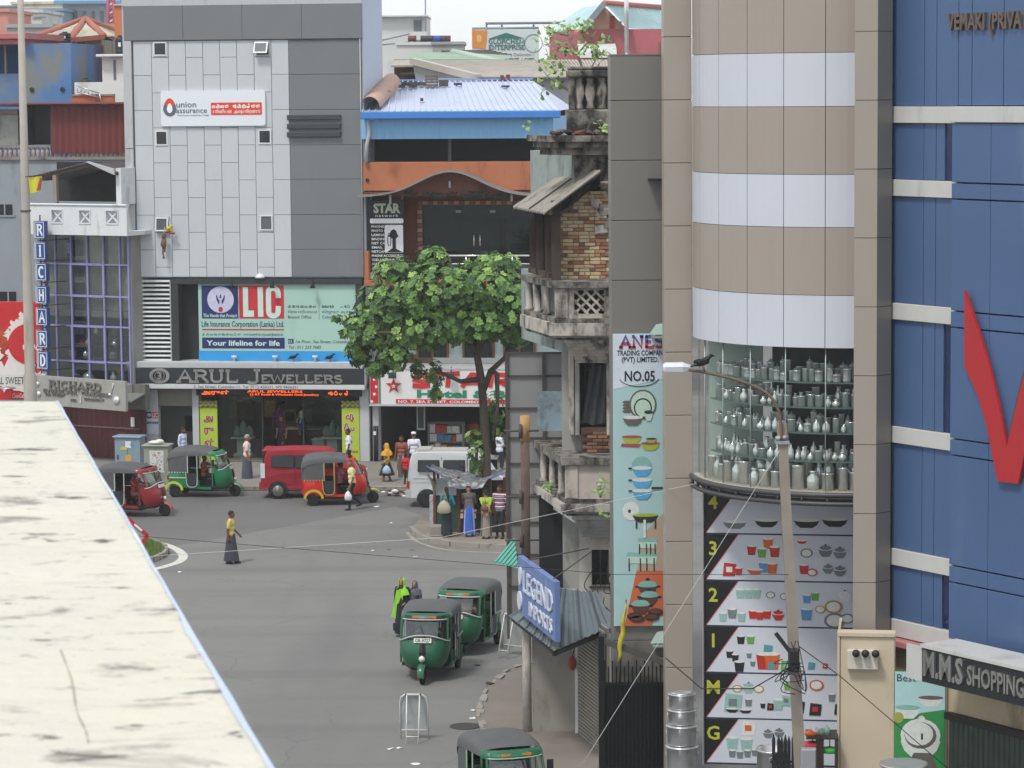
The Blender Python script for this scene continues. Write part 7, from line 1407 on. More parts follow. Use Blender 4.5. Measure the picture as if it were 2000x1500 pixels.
    for q in P:
        if len(q) > 5:
            s,dr = q[6],q[7]; side = Vector((0,1,0)) - dr*dr.y; side = side.normalized() if side.length > .1 else Vector((1,0,0)); curl = dr.cross(side)*(-s)
            for i in range(4): b0 = q[1]+side*(-.024+.016*i); L_ = (.062,.07,.066,.05)[3-i]; ex.tube([b0,b0+dr*L_*.6+curl*.004,b0+dr*L_+curl*.02],[.0085,.008,.006],6)
            b0 = q[0].lerp(q[1],.25)+side*.026; ex.tube([b0,b0+side*.024+dr*.022,b0+side*.028+dr*.052],[.010,.009,.007],6)
    for s in (-1,1): ex.ball(hb(s*.03,.083,.012),(.012,.008,.008),6,4,5); ex.ball(hb(s*.03,.09,.012),(.006,.004,.006),6,4,4); ex.bar(hb(s*.045,.083,.032),hb(s*.017,.09,.034),.008,.006,4)
    bm = bmesh.new(); bm.from_mesh(me2); tmp = ex.mesh('x',mats); bm.from_mesh(tmp); bm.to_mesh(me2); bm.free(); bpy.data.meshes.remove(tmp)
    me2.name = 'body'; link(bpy.data.objects.new('body',me2),t)
    if veil is None and hair != 'n':
        hm = MB(); n,m = 12,6; rings = []
        for j in range(m+1):
            ph = R(90-95*j/m) if hair != 'b' else R(90-60*j/m); rings.append([hb(.083*math.cos(ph)*math.sin(2*math.pi*i/n),-.012-.103*math.cos(ph)*math.cos(2*math.pi*i/n)+(.0 if math.cos(2*math.pi*i/n) > -.2 else -.03*max(0,-math.sin(ph-.5))),.008+.122*math.sin(ph)+(.035*max(0,-math.cos(2*math.pi*i/n)) if j > 3 else 0)) for i in range(n)])
        hm.loft(rings,True,0,False,True); part('hair',hm,HAIRC[hair if hair in HAIRC else 'k'],t)
        if hair == 'long': part('plait',MB().tube([hb(0,-.1,0),hb(0,-.15,-.1),hb(0,-.14,-.3),hb(.02,-.12,-.45)],[.05,.045,.04,.015],8),HAIRC['k'],t)
        if hair == 'bun': part('bun',MB().ball(hb(0,-.12,-.02),(.05,.04,.05)),HAIRC['k'],t)
    if veil:
        vm = MB(); rings = []
        for r_,yo,zo in ((.02,-.02,.135),(.085,-.02,.10),(.105,-.02,.03),(.105,-.025,-.06),(.12,-.03,-.14),(.2,-.03,-.22),(.24,-.02,-.36)): rings.append([hb(r_*math.sin(R(a)),yo-r_*1.05*math.cos(R(a)),zo) for a in range(-140 if r_ < .15 else -165,141 if r_ < .15 else 166,20)][:15])
        nn = min(len(r_) for r_ in rings); vm.loft([r_[:nn] for r_ in rings],False,0,False,True); part('head_scarf',vm,cloth(veil,'veil'),t)
    if cap: part('cap',MB().lathe([(.088,.0),(.092,.02),(.088,.075),(.06,.085),(.001,.088)],tuple(hb(0,-.01,.05)),14),cloth(cap),t)
    if collar and not veil: part('collar',MB().lathe([(.062,0),(.075,-.01),(.068,.035),(.058,.035)],tuple(neck-Vector((0,0,.035))),12),M_sh,t)
    if legs in ('sarong','skirt','robe') and not sit:
        n = 28; top = .98 if legs != 'robe' else 1.25; bot = .10 if legs != 'skirt' else .42; fl,fr = lf[0],rf[0]; rings = []
        for j in range(9):
            u = j/8; z = top+(bot-top)*u; cy = (fl+fr)/2*u; w = .15*B+(.055 if legs == 'sarong' else .09)*u**.8; dp = .125*B+.03*u+abs(fl-fr)*.42*u
            rings.append([(w*math.sin(2*math.pi*i/n)*(1+.05*u*math.sin(7*2*math.pi*i/n+j*.3)),cy-dp*math.cos(2*math.pi*i/n)*(1+.07*u*math.sin(5*2*math.pi*i/n)),z) for i in range(n)])
        if lean:
            rings[0] = [tuple(up(*p)) for p in rings[0]]
        sk = MB().loft(rings,True,0,False,True); mats_ = [cloth(low,'skirt')]
        if isinstance(stripes,dict): pass
        o = part({'sarong': 'sarong','skirt': 'skirt','robe': 'robe'}[legs],sk,mats_,t)
        if label_stripe.get(label): 
            o.data.materials.append(cloth(label_stripe[label])); 
            for p in o.data.polygons: p.material_index = 1 if (p.index % n) in (3,4,9,10,16,22,23) else 0
    return t
label_stripe = {}
pav = lambda px,py: gnd(px,py,.15)
label_stripe['man in a dark shirt and striped blue sarong bending at the kiosk counter'] = '#9fb4d8'
label_stripe['woman in a lime top and striped long skirt with hands clasped behind her'] = '#274f40'
label_stripe['man in a brick coloured shirt and striped sarong outside the hotel'] = '#b9b9b4'
PE = person
PE('grey haired man in a pale pink shirt and checked sarong outside the jeweller',pav(483,934),-80,1.72,'#d9c4bd','#4c5160','sarong',hair='g',lf=(.05,0),rf=(-.05,0),build=1.12,skin='m')
PE('man in a yellow polo shirt and dark sarong walking across the road',gnd(452,1101),-95,1.58,'#c9b65e','#3a3e46','sarong',lf=(.13,0),rf=(-.1,.01),lh=(-.2,.22,.92),rh=(.22,-.05,.85),skin='d')
p_ = PE('balding man in a cream shirt carrying a white bag past the red three-wheeler',gnd(689,996),100,1.68,'#d9cf9e','#1f2430','trousers',hair='b',lf=(.12,0),rf=(-.28,.12),lh=(-.23,.1,.86),rh=(.22,-.02,.86),build=1.1,lean=.06)
PE('young man in a white shirt walking before the round lettered banner',pav(682,918),88,1.66,'#dfe1ea','#2a2c35','trousers',lf=(.15,0),rf=(-.15,.02),skin='d')
PE('man in a pale blue shirt standing in the narrow doorway',pav(358,912),-120,1.62,'#c3cbe6','#3a3f4c','trousers',sleeve='long',skin='d')
PE('woman in a maroon top standing in the jewellery shop entrance',FL.w(FL.X(551,880,1.2),1.2,0),150,1.55,'#5a2c44','#3a2530','skirt',hair='bun',skin='l',z0=.17)
PE('person in a deep blue top seated at the jewellery counter',FL.w(FL.X(590,870,2.2),2.2,0),-120,1.6,'#27407c','#20242c','trousers',z0=.17,veil='#9aa8a2')
PE('person in a purple top inside the jewellery shop',FL.w(FL.X(545,860,3.6),3.6,0),180,1.62,'#6b3a78','#2a2530','trousers',z0=.17)
PE('woman in a yellow scarf and robe walking outside the hotel with a bag',pav(756,940),100,1.5,'#c2902c','#3a2620','skirt',sleeve='long',veil='#cf9a2e',lf=(.2,0),rf=(-.2,.02),lh=(-.2,.15,.95))
PE('man in a brick coloured shirt and striped sarong outside the hotel',pav(785,932),165,1.64,'#8a5046','#5a5654','sarong',skin='d')
PE('man in a white tunic and white cap facing the hotel',pav(809,926),12,1.66,'#d5d9e4','#2c2f3a','trousers',sleeve='long',cap='#e1e4ea')
PE('child in a bright red top standing behind the mini van',pav(793,946),-30,1.25,'#b8242c','#3c4040','trousers',skin='d')
PE('man in a white shirt beside the tree outside the hotel',pav(976,922),-60,1.66,'#cdd3de','#28303c','trousers',lh=(-.15,.25,1.25),rh=(.12,.28,1.2))
isl_ = lambda px,py: gnd(px,py,.14); Z_I = .14
PE('woman in a teal blouse with long plait and shoulder bag at the kiosk',isl_(873,1049),20,1.55,'#1f7686','#27303a','sarong',sleeve='long',hair='long',lh=(-.1,.3,1.05),rh=(.2,.1,.95),z0=Z_I,skin='d')
PE('man in a dark shirt and striped blue sarong bending at the kiosk counter',isl_(917,1048),5,1.62,'#55504e','#3f63b8','sarong',lean=.45,nod=.5,lh=(-.1,.55,1.0),rh=(.15,.5,1.0),z0=Z_I)
PE('woman in a lime top and striped long skirt with hands clasped behind her',isl_(950,1052),8,1.5,'#a3bd45','#8a8078','sarong',hair='bun',lh=(-.02,-.2,.88),rh=(.02,-.2,.88),lean=.12,z0=Z_I,skin='l')
PE('man in a striped shirt and dark trousers standing at the kiosk',isl_(977,1052),155,1.66,'#c3c6cc','#1b1d22','trousers',stripes=('#8a3a44','#6f93a8'),z0=Z_I,skin='d',build=1.08)
PE('kiosk vendor in a dark top behind the counter',isl_(935,1034),175,1.55,'#3a3436','#2a2a2c','trousers',z0=Z_I,skin='d')
w1 = PE('woman in a black robe with a bright lime head scarf walking',gnd(787,1242),160,1.5,'#1d1f28','#1d1f28','robe',sleeve='long',veil='#8fd03a',lf=(.14,0),rf=(-.14,.02),lh=(-.15,.2,1.0),rh=(.25,.05,.85),skin='l')
sc = MB(); rings = []
for j in range(10):
    u = j/9; rings.append([(-.03+.20*u+i*.05-.1,.16-.05*u+.02*math.sin(i*2+j),1.40-.85*u+.02*math.sin(j*1.7+i)) for i in range(6)])
part('scarf_tail',sc.loft(rings,False,0,False,True),cloth('#8fd03a','veil'),w1)
PE('child in a grey hooded robe walking beside the lime scarf woman',gnd(812,1228),150,1.25,'#5d5f68','#4f515a','robe',sleeve='long',veil='#55575f',skin='l')
def aboard(T,label,lx,ly,seat,shirt,low,yaw=-90,**kw):
    M_ = Matrix.Rotation(T.rotation_euler.z,3,'Z'); p = Vector(T.location) + M_ @ Vector((lx,ly,0)); PE(label,p,math.degrees(T.rotation_euler.z)+yaw,kw.pop('h',1.6),shirt,low,sit=True,z0=seat-.05,vox=.02,**kw)
HB = dict(lh=(-.25,.42,.52),rh=(.25,.42,.52))
aboard(T1,'driver in a coral pink shirt in the dark red three-wheeler',.93,0,.6,'#b5484a','#6d6455',skin='d',**HB); aboard(T2,'driver in an orange shirt in the green three-wheeler by the cabinets',.93,0,.6,'#9a4a34','#2c2c30',skin='d',**HB); aboard(T2,'passenger in a dark red top in the green three-wheeler by the cabinets',.1,-.2,.6,'#7a2a34','#3a2a30')
aboard(T3,'driver in a pink top in the bright red three-wheeler',.93,0,.6,'#b56a78','#2c2a30',skin='d',**HB); aboard(T4,'driver in a grey shirt in the leading green three-wheeler',.93,0,.6,'#6d7075','#2c2c30',skin='d',**HB)
aboard(T5,'driver in a pale pink shirt in the waiting green three-wheeler',.93,0,.6,'#c09a92','#4a4a4e',skin='m',**HB); aboard(T5,'passenger in a green dress in the waiting green three-wheeler',.12,.28,.6,'#3a7a3c','#3a7a3c',skin='l'); aboard(T6,'driver in a pale blue shirt in the dark green three-wheeler',.93,0,.6,'#9aa3b5','#2c2f38',skin='d',**HB)
# carried bags
def carried(name,label,cat,px,py,Y,col,w,h,d=.08):
    c = at(px,py,Y); F_ = Frame(1000,1,0); F_.o = Vector((c.x,c.y,c.z-h)); o = thing(name,label,cat,F_); rings = [[(w*k*math.cos(R(a))*.5,d*k*math.sin(R(a)),z) for a in range(0,360,30)] for z,k in ((0,.6),(h*.12,1),(h*.5,.95),(h*.82,.6),(h,.15))]
    part('pouch',MB().loft(rings,True,0,True,True),mat('bag'+col,col,.5,bump=.5,bscale=20),o); part('handle',MB().tube([(-.02,0,h),(-.03,0,h+.09),(.03,0,h+.09),(.02,0,h)],.008,5),MATS['bag'+col],o); return o
carried('shopping_bag','white plastic bag carried by the man in the cream shirt','bag',680,959,gnd(689,996).y-.15,'#d8d8dc',.26,.32); carried('shopping_bag','pale blue bag carried by the woman in yellow','bag',755,909,pav(756,940).y-.3,'#a3c3d6',.3,.3)
b_ = carried('shoulder_bag','beige shoulder bag hanging from the woman in teal','bag',867,977,isl_(873,1049).y-.22,'#a89f8c',.42,.42,.1); part('strap',MB().tube([(-.12,0,.36),(0,.1,.75),(.12,0,.36)],.014,6),MATS['bag#a89f8c'],b_); b_ = carried('shoulder_bag','small brown bag on the woman in the lime top','bag',946,985,isl_(950,1052).y-.18,'#6d4a3c',.24,.22,.07); part('strap',MB().tube([(-.06,0,.2),(-.03,.1,.6),(.06,0,.2)],.01,6),MATS['bag#6d4a3c'],b_)
# ================================================================== newspaper kiosk
K0 = isl_(905,1040); FK = Frame(1000,1,3); FK.o = Vector((K0.x,K0.y,0)); kx = lambda px: FK.X(px,1000); kz = lambda py: FK.Z(py,905); t = thing('kiosk','small wooden newspaper kiosk under a sagging patched tarpaulin','kiosk',FK,(0,0,.14)); M_wd = mat('kiosk_wood','#6a3a2c',.8,var=.15); z0 = .14
xl,xr = kx(849),kx(985); zt = kz(921)
for x,y,zz in ((xl,0,zt),(kx(896),0,zt-.15),(kx(926),.9,zt-.35),(xr,.1,zt-.2),(xl,1.5,zt-.1),(xr,1.5,zt-.1)): part('post',MB().box(x-.04,x+.04,y-.04,y+.04,z0,zz),M_wd,t)
part('side_board',MB().box(xl+.04,kx(896)-.04,.0,.04,z0+.12,kz(968)),mat('kiosk_green','#25483c',.7,var=.15),t); part('white_board',MB().box(xl+.04,kx(892),-.03,-.003,kz(967),kz(934)),mat('kiosk_white','#b9c3c3',.6,var=.06),t)
for k in range(3): letters(t,['DAILY NEWS','LOTTERY TICKETS','RELOADS'][k] if 0 else '- - - - - - - -',(xl+kx(892))/2,-.032,kz(955+4*k),.05,M_ink,.004,width=.5,name='print')
part('counter',MB().bbox(kx(896)+.05,xr,-.05,.7,kz(1003),kz(1000),.01),M_wd,t); part('counter_front',MB().box(kx(896)+.05,xr-.02,.0,.04,z0,kz(1003)-.003),mat('kiosk_dark','#2e2a27',.8,var=.2),t); part('back_board',MB().box(xl,xr,1.45,1.49,z0+.3,kz(950)),MATS['kiosk_dark'],t)
random.seed(12); rings = []
for j in range(9):
    v = j/8; row = []
    for i in range(15): u = i/14; row.append((xl-.2+(xr-xl+.25)*u,-.55+2.3*v,zt+.02-.32*math.sin(math.pi*u)*(1-.4*v)+(.2*(1-u)**3 if j < 2 else .1*(1-u))-.12*v+random.uniform(-.03,.03)-(.22 if j == 0 and 3 < i < 11 else 0)))
    rings.append(row)
part('tarpaulin',MB().loft(rings,False,0,False,True),mat('tarp','#5d6068',.7,var=.5,scale=6,stain=('#b9b8ae',.55,5,1)),t); part('tarp_edge',MB().loft([[(p[0],p[1]-.01,p[2]+.012) for p in rings[0]],[(p[0],p[1]+.13,p[2]+.02) for p in rings[0]]],False,0,False,True),mat('tarp_blue','#5468a8',.7,var=.2,stain=('#8d8f96',.5,5,1)),t)
part('side_sheet',MB().loft([[(xl-.22+.04*math.sin(j),-.5+.1*j,zt+.12-.05*j),(xl-.05+.03*j,-.45+.1*j,zt-.35-.1*(j % 2)),(xl+.02,-.42+.1*j,zt-.75)] for j in range(6)],False,0,False,True),mat('sheet_cream','#c3bfae',.8,var=.2),t)
part('poster_column',MB().box(xl-.16,xl-.045,-.02,.25,z0+.02,kz(968)),mat('kiosk_poster','#a9aeb5',.7,var=.4,scale=7,stain=('#a8463f',.5,4,1)),t)
random.seed(2)
for k in range(10):
    x = kx(902)+.1*(k % 5); z = kz(1000)+.002 if k < 5 else kz(1012); c_ = ['#d2cfc4','#b5a98c','#c3c6c8','#8c4a40','#d6d6d2'][k % 5]
    solo('newspaper_stack','folded newspapers stacked on the kiosk counter' if k < 5 else 'folded newspapers hung on the kiosk front','newspaper',MB().bbox(x-.04,x+.045,-.03 if k < 5 else -.05,.25 if k < 5 else -.004,z,z+(.05 if k < 5 else .16),.005),mat('news'+c_,c_,.8,var=.2,scale=20),FK,(x,0,z),'newspapers at the kiosk')
G = gnd(838,1055); o = thing('concrete_block','rough concrete block standing on the refuge kerb','block',Frame(1000,1,0)); o.location = isl_(856,1046); part('block',MB().bbox(-.28,.3,-.2,.2,0,.33,.04),mat('rough_block','#8d8780',.9,var=.15,bump=.6),o); part('base',MB().bbox(-.36,.38,-.26,.26,-.0,.05,.02),MATS['rough_block'],o)
# heap of rubbish at the kerb
random.seed(31); hp = pav(795,957); mb = MB()
for k in range(40): mb.ball((hp.x+random.gauss(0,.35),hp.y-.35+random.gauss(0,.15),random.uniform(.02,.2)),(random.uniform(.05,.14),random.uniform(.05,.1),random.uniform(.03,.08)),6,4,k % 4)
solo('rubbish_heap','heap of scraps and paper piled at the kerb by the van','rubbish',mb,[M_scrap,mat('trash_b','#7d7264',.9),mat('trash_c','#5a4a44',.9),mat('trash_d','#9a8f88',.9)],kind='stuff')
# ================================================================== folding barriers
def barrier(px,py,head,label):
    G = gnd(px,py); F_ = Frame(1000,1,0); F_.o = Vector((G.x,G.y,0.055 if px > 930 else 0.0)); t = thing('folding_barrier',label,'barrier',F_,group='folding barriers on the road'); t.rotation_euler = (0,0,R(head)); M_wp = mat('white_pipe','#d3d5d3',.45)
    fr = [(-.3,.22,.0),(-.3,.1,.78),(-.27,.04,.95),(-.18,.0,1.02),(.18,.0,1.02),(.27,.04,.95),(.3,.1,.78),(.3,.22,0)]; part('front_frame',MB().tube(fr,.017,7).tube([(-.3,.19,.2),(.3,.19,.2)],.012,6),M_wp,t)
    part('prop_frame',MB().tube([(-.14,.0,1.0),(-.13,-.3,0)],.015,7).tube([(.14,.0,1.0),(.13,-.3,0)],.015,7).tube([(-.135,-.26,.15),(.135,-.26,.15)],.012,6),M_wp,t); rp = [(-.28,.2,.2),(.28,.2,.2),(.28,.1,.8),(.2,.02,.98),(-.2,.02,.98),(-.28,.1,.8)]
    part('panel',MB().add([(x,y+.012,z) for x,y,z in rp],[(0,1,2,3,4,5)]).add([(x,y+.02,z) for x,y,z in rp],[(5,4,3,2,1,0)]),mat('barrier_grey','#a9adad',.6,var=.08,stain=('#8a8d8c',.4,3,1)),t)
    for s in (-1,1): part('hinge',MB().ball((s*.16,0,1.02),.024,7,5),M_rub,t)
barrier(808,1447,-4,'white pipe folding barrier standing alone on the open road'); barrier(995,1283,-35,'white pipe folding barrier beside the waiting green three-wheeler')
# ================================================================== crumbling corner building
FO = Frame(1140,65,4); FSd = Frame(1090,64.6,79); ox = lambda px,dy=0: FO.X(px,600,dy); oz = lambda py,dy=0: FO.Z(py,1140,dy)
t = OLD = thing('old_building','crumbling corner building with bare brick wall and mouldy balconies','building',FO)
M_old = mat('old_plaster','#b3aca4',.9,var=.15,scale=2,bump=.5,stain=('#3f3d39',.62,2.6,2.5)); M_mould = mat('mouldy_stone','#86817a',.95,var=.25,scale=3,bump=.7,bscale=15,stain=('#2d2d2a',.8,3,1.6)); M_wood = mat('dark_wood','#453c36',.85,var=.2,scale=5,stain=('#2b2521',.4,4,6))
M_oldg = mat('old_grey','#9a9b97',.9,var=.12,scale=1.5,stain=('#5f5c57',.5,1.4,3))
L_ = lambda px,py,F=FSd,dy=0: F.l(FSd.w(*[FSd.loc(px,py,dy)[0],dy,FSd.loc(px,py,dy)[1]]))
def side(px,py,dy=0):                                          # point on the street side plane, in the front frame
    x,z = FSd.loc(px,py,dy); return FO.l(FSd.w(x,dy,z))
xc = ox(1090); XR = ox(1215); zT = oz(300)
part('core',MB().box(xc+.05,XR,.35,5,0.0,oz(545)).box(xc+.3,XR,.5,5,oz(545),oz(262)),M_oldg,t)
sdv = FO.l(FSd.w(-4.5,0,0)); sd0 = FO.l(FSd.w(0,0,0)); part('side_wall',MB().prism([(sd0.x+.06,.3),(sd0.x+.5,.3),(sdv.x+.5,sdv.y),(sdv.x+.06,sdv.y)],oz(690),oz(545),'z').prism([(sd0.x+.5,.5),(sd0.x+.9,.5),(sdv.x+.5,sdv.y),(sdv.x+.3,sdv.y)],oz(545),oz(300),'z'),mat('side_teal','#8f9a97',.9,var=.12,stain=('#5a5c58',.5,1.5,3)),t)
# roof parapet with balusters
a,b = ox(1113),XR
part('top_coping',MB().bbox(a-.05,b,-.1,.5,oz(151),oz(137),.03).bbox(a-.02,b,-.05,.45,oz(137)+.003,oz(130),.04),M_mould,t); part('top_base',MB().bbox(a-.05,b,-.06,.5,oz(262),oz(214),.03),M_mould,t)
prof = [(.07,0),(.09,.04),(.06,.12),(.12,.3),(.1,.42),(.06,.5),(.08,.55),(.07,.6)]; hh = oz(151)-oz(214); me = MB().lathe([(r*1.1,z*hh/.6) for r,z in prof],n=10).mesh('baluster',M_old)
for px in (1133,1155,1177,1199): share('baluster',me,t,(ox(px),.15,oz(214)))
part('top_pier',MB().bbox(a,a+.14,-.04,.4,oz(214)+.002,oz(151)-.002,.02),M_mould,t); part('top_back',MB().box(a+.15,b,.38,.45,oz(214)+.002,oz(151)-.002),mat('old_green','#6f7a6c',.9,var=.3,stain=('#8a4a38',.3,4,1)),t)
# main cornice, returning along the side
for z0,z1,out in ((303,288,.12),(288,276,.28),(276,264,.42)):
    q = [side(1066-(42-out*100)*0,300,0)]; s0 = FO.l(FSd.w(-1.3,-out,0)); s1 = FO.l(FSd.w(.35,-out,0)); P = [(s0.x,s0.y),(s1.x+.12,-out),(XR,-out),(XR,.5),(s0.x+.8,s0.y+.1)]
    part('cornice',MB().prism(P,oz(z0)+.002,oz(z1),'z'),M_mould,t)
random.seed(8); mb = MB()
for k in range(70): mb.obox((random.uniform(ox(1085),XR),random.uniform(-.3,.2),oz(263)+random.uniform(.0,.1)),(random.uniform(.04,.12),random.uniform(.04,.09),.02),Euler((random.uniform(-.4,.4),random.uniform(-.4,.4),random.uniform(0,3))).to_matrix(),k % 3)
rb = part('rubble',mb,[mat('rub_a','#7d4a3c',.95),mat('rub_b','#6f6a64',.95),mat('rub_c','#4a3d38',.95)],t); rb['kind'] = 'stuff'
part('frieze',MB().bbox(ox(1122),XR,.15,.5,oz(372),oz(303),.02),M_mould,t)
for k in range(14): part('stone',MB().obox((ox(1172)+random.uniform(-.1,.25),.1+random.uniform(-.06,.04),oz(350+random.uniform(0,100))),(random.uniform(.07,.15),.1,random.uniform(.05,.09)),Euler((random.uniform(-.2,.2),random.uniform(-.2,.2),random.uniform(-.3,.3))).to_matrix()),M_old if k % 2 else M_mould,t)
# brick wall, brick by brick, cut along the slope of the lean-to
part('wall_core',MB().prism([(ox(1089),oz(546)),(ox(1196),oz(546)),(ox(1196),oz(372)),(ox(1150),oz(374)),(ox(1089),oz(420))],.06,.34),mat('mortar','#8a7a68',.95,var=.2,bump=.6),t)
BM = [mat('brick_tan','#b8a481',.9,var=.18,scale=9),mat('brick_buff','#c0b090',.9,var=.18,scale=9),mat('brick_red','#94654f',.9,var=.2,scale=9),mat('brick_brown','#74594a',.9,var=.25,scale=9),mat('brick_orange','#a67f5c',.9,var=.2,scale=9)]
bl,bh,jt = .225,.068,.014; bmesh_ = [[MB().bbox(-L2/2,L2/2,-.02,.09,0,bh,.008).mesh('brick',m_) for m_ in BM] for L2 in (bl,bl*.5)]
z = oz(545); row = 0; random.seed(77)
while z < oz(366):
    x = ox(1089)-(bl/2 if row % 2 else 0)
    while x < ox(1193):
        half = random.random() < .22; L2 = bl*.5 if half else bl; cx = x+L2/2; u = (cx-ox(1089))/(ox(1150)-ox(1089)); lim = oz(420)+(oz(372)-oz(420))*min(1,u)
        if z+bh < lim and cx > ox(1089)+.03 and cx+L2/2 < ox(1196):
            low = z < oz(490); share('brick',bmesh_[1 if half else 0][random.choices(range(5),(4,4,2.2 if low else 1.4,1.2,1.8 if low else 1))[0]],t,(cx,.05+random.uniform(-.012,.012),z))
        x += L2+jt
    z += bh+jt; row += 1
# lean-to sheet over the side gallery
Pn = [at(1173,334,64.6),at(1108,332,67.4),at(1000,405,67.0),at(1062,417,64.2)]; A,B,C_,D_ = [FO.l(p) for p in Pn]; mb = MB(); n = 14; th = Vector((0,0,-.03)); rows = []
for k in range(n*2+1): u = k/(n*2); off = Vector((0,0,.035*(k % 2))); rows.append([A.lerp(B,u)+off,D_.lerp(C_,u)+off])
mb.loft(rows,False,0,False); mb.loft([[p+th for p in r] for r in rows],False,0,False)
rf = part('lean_to_roof',mb,mat('lean_sheet','#8f8b83',.85,var=.15,scale=2,stain=('#5a5751',.5,1.6,1)),t)
part('lean_to_lap',MB().bar(A.lerp(B,.45)+Vector((0,0,.05)),D_.lerp(C_,.45)+Vector((0,0,.05)),.03,.02),M_wood,rf); part('lean_to_beam',MB().bar(D_.lerp(A,.12)+Vector((0,0,-.09)),C_.lerp(B,.12)+Vector((0,0,-.09)),.08,.1),M_wood,t)
part('gable_dark',MB().add([A+Vector((0,.1,-.04)),D_+Vector((.3,.1,-.1)),(ox(1150),.1,oz(374)),(ox(1172),.1,oz(372))],[(0,1,2,3)]),M_black,t)
# timber gallery posts along the side
z0,z1 = oz(545),oz(412)
for px,w in ((1040,.07),(1054,.09),(1071,.08),(1086,.1)): p = side(px,480); part('gallery_post',MB().box(p.x-w,p.x+w,p.y-.05,p.y+.05,z0,z1+.25),M_wood,t)
p0,p1 = side(1036,480),side(1088,480); p1 = side(1076,480); part('gallery_back',MB().prism([(p0.x+.1,p0.y),(p0.x+.15,p0.y),(p1.x+.15,p1.y),(p1.x+.1,p1.y)],z0,z1+.3,'z'),mat('gallery_dark','#1e1b19',.9),t); part('gallery_rail',MB().bar((p0.x,p0.y,z0+.06),(p1.x,p1.y,z0+.06),.12,.12),M_wood,t)
# balconies: polygon slab with coping, base mouldings and balusters
def balcony(cor_px,y_cop,y_cop2,y_mid,y_bot,far_px,out,lattice):
    c = FO.l(at(cor_px,y_cop,64.2)); fy = c.y; fr = FO.l(at(far_px[0],far_px[1],64.2*(y_cop-172)/(far_px[1]-172))); zc,zc2,zm,zb = [FO.Z(v,1140,fy) for v in (y_cop,y_cop2,y_mid,y_bot)]
    def band(o,za,zb_,m,nm): part(nm,MB().prism([(c.x-o,fy-o),(XR,fy-o),(XR,.3),(fr.x+1.0,fr.y+.2),(fr.x-o,fr.y)],za,zb_,'z'),m,t)
    band(.06,zc2,zc,M_mould,'balcony_coping'); band(.0,zm-.1,zm,M_mould,'balcony_plinth'); band(.08,zb+.1,zm-.102,M_old,'balcony_moulding'); band(-.04,zb,zb+.098,M_mould,'balcony_moulding')
    part('balcony_floor',MB().prism([(c.x+.02,fy+.02),(XR,fy+.02),(XR,.3),(fr.x+1,fr.y+.2),(fr.x+.02,fr.y)],zb+.05,zm-.11,'z'),M_oldg,t)
    dv = Vector((c.x-fr.x,fy-fr.y,0)); 
    for u in ((.06,.33,.62) if lattice else (.05,.3,.55,.8)):
        p = Vector((fr.x,fr.y,0)) + dv*u; part('balcony_pillar',MB().lathe([(.10,0),(.10,.06),(.075,.1),(.085,(zc2-zm)*.5),(.07,zc2-zm-.1),(.1,zc2-zm-.05),(.1,zc2-zm)],(p.x+.1,p.y,zm+.001),8),M_old,t)
    part('corner_pier',MB().bbox(c.x,c.x+.3,fy,fy+.3,zm+.001,zc2-.001,.02),M_old,t)
    return c,fy,zc,zc2,zm,zb,fr
c,fy,zc,zc2,zm,zb,fr = balcony(1083,550,562,622,664,(1022,535),0,True)
a,b = FO.X(1121,590,fy),FO.X(1180,590,fy); z0,z1 = FO.Z(614,1150,fy),FO.Z(567,1150,fy)
part('panel',MB().box(c.x+.3,a,fy+.05,fy+.2,zm,zc2-.001).box(b,XR,fy+.05,fy+.2,zm,zc2-.001).box(a,b,fy+.05,fy+.2,z1,zc2-.001).box(a,b,fy+.05,fy+.2,zm,z0),M_old,t)
for k in range(-2,4):                                           # diagonal stone lattice
    for s in (-1,1):
        w,h = b-a,z1-z0; x0 = a+w*(k/3); p,q = Vector((x0,0,z0 if s > 0 else z1)),Vector((x0+h,0,z1 if s > 0 else z0))
        def clip(p,q):
            t0,t1 = 0.0,1.0; dx = q.x-p.x
            t0 = max(t0,(a-p.x)/dx); t1 = min(t1,(b-p.x)/dx); return (p.lerp(q,t0),p.lerp(q,t1)) if t1-t0 > .08 else None
        r = clip(p,q)
        if r: part('lattice_bar',MB().bar(r[0]+Vector((0,fy+.1+.025*s,0)),r[1]+Vector((0,fy+.1+.025*s,0)),.07,.05),M_old,t)
part('lattice_back',MB().box(a,b,fy+.3,fy+.34,z0,z1),mat('lat_dark','#4a423d',.9),t)
cb = MB()
for k in range(7): u = k/6; cb.box(c.x+.2+.25*u,XR,fy+.1+.45*u,.4,zb-.08*(k+1),zb-.08*k-.001)
part('corbel',cb,M_old,t)
c2,fy2,zc_,zc2_,zm_,zb_,fr2 = balcony(1103,893,908,975,1008,(1033,849),0,False)
part('panel',MB().box(c2.x+.3,XR,fy2+.04,fy2+.2,zm_,zc2_-.001),mat('pink_plaster','#b8ada6',.9,var=.1,stain=('#7d746c',.45,2,2)),t)
cb = MB()
for k in range(6): u = k/5; cb.box(c2.x+.15+.2*u,XR,fy2+.05+.4*u,.4,zb_-.09*(k+1),zb_-.09*k-.001)
part('corbel',cb,M_oldg,t)
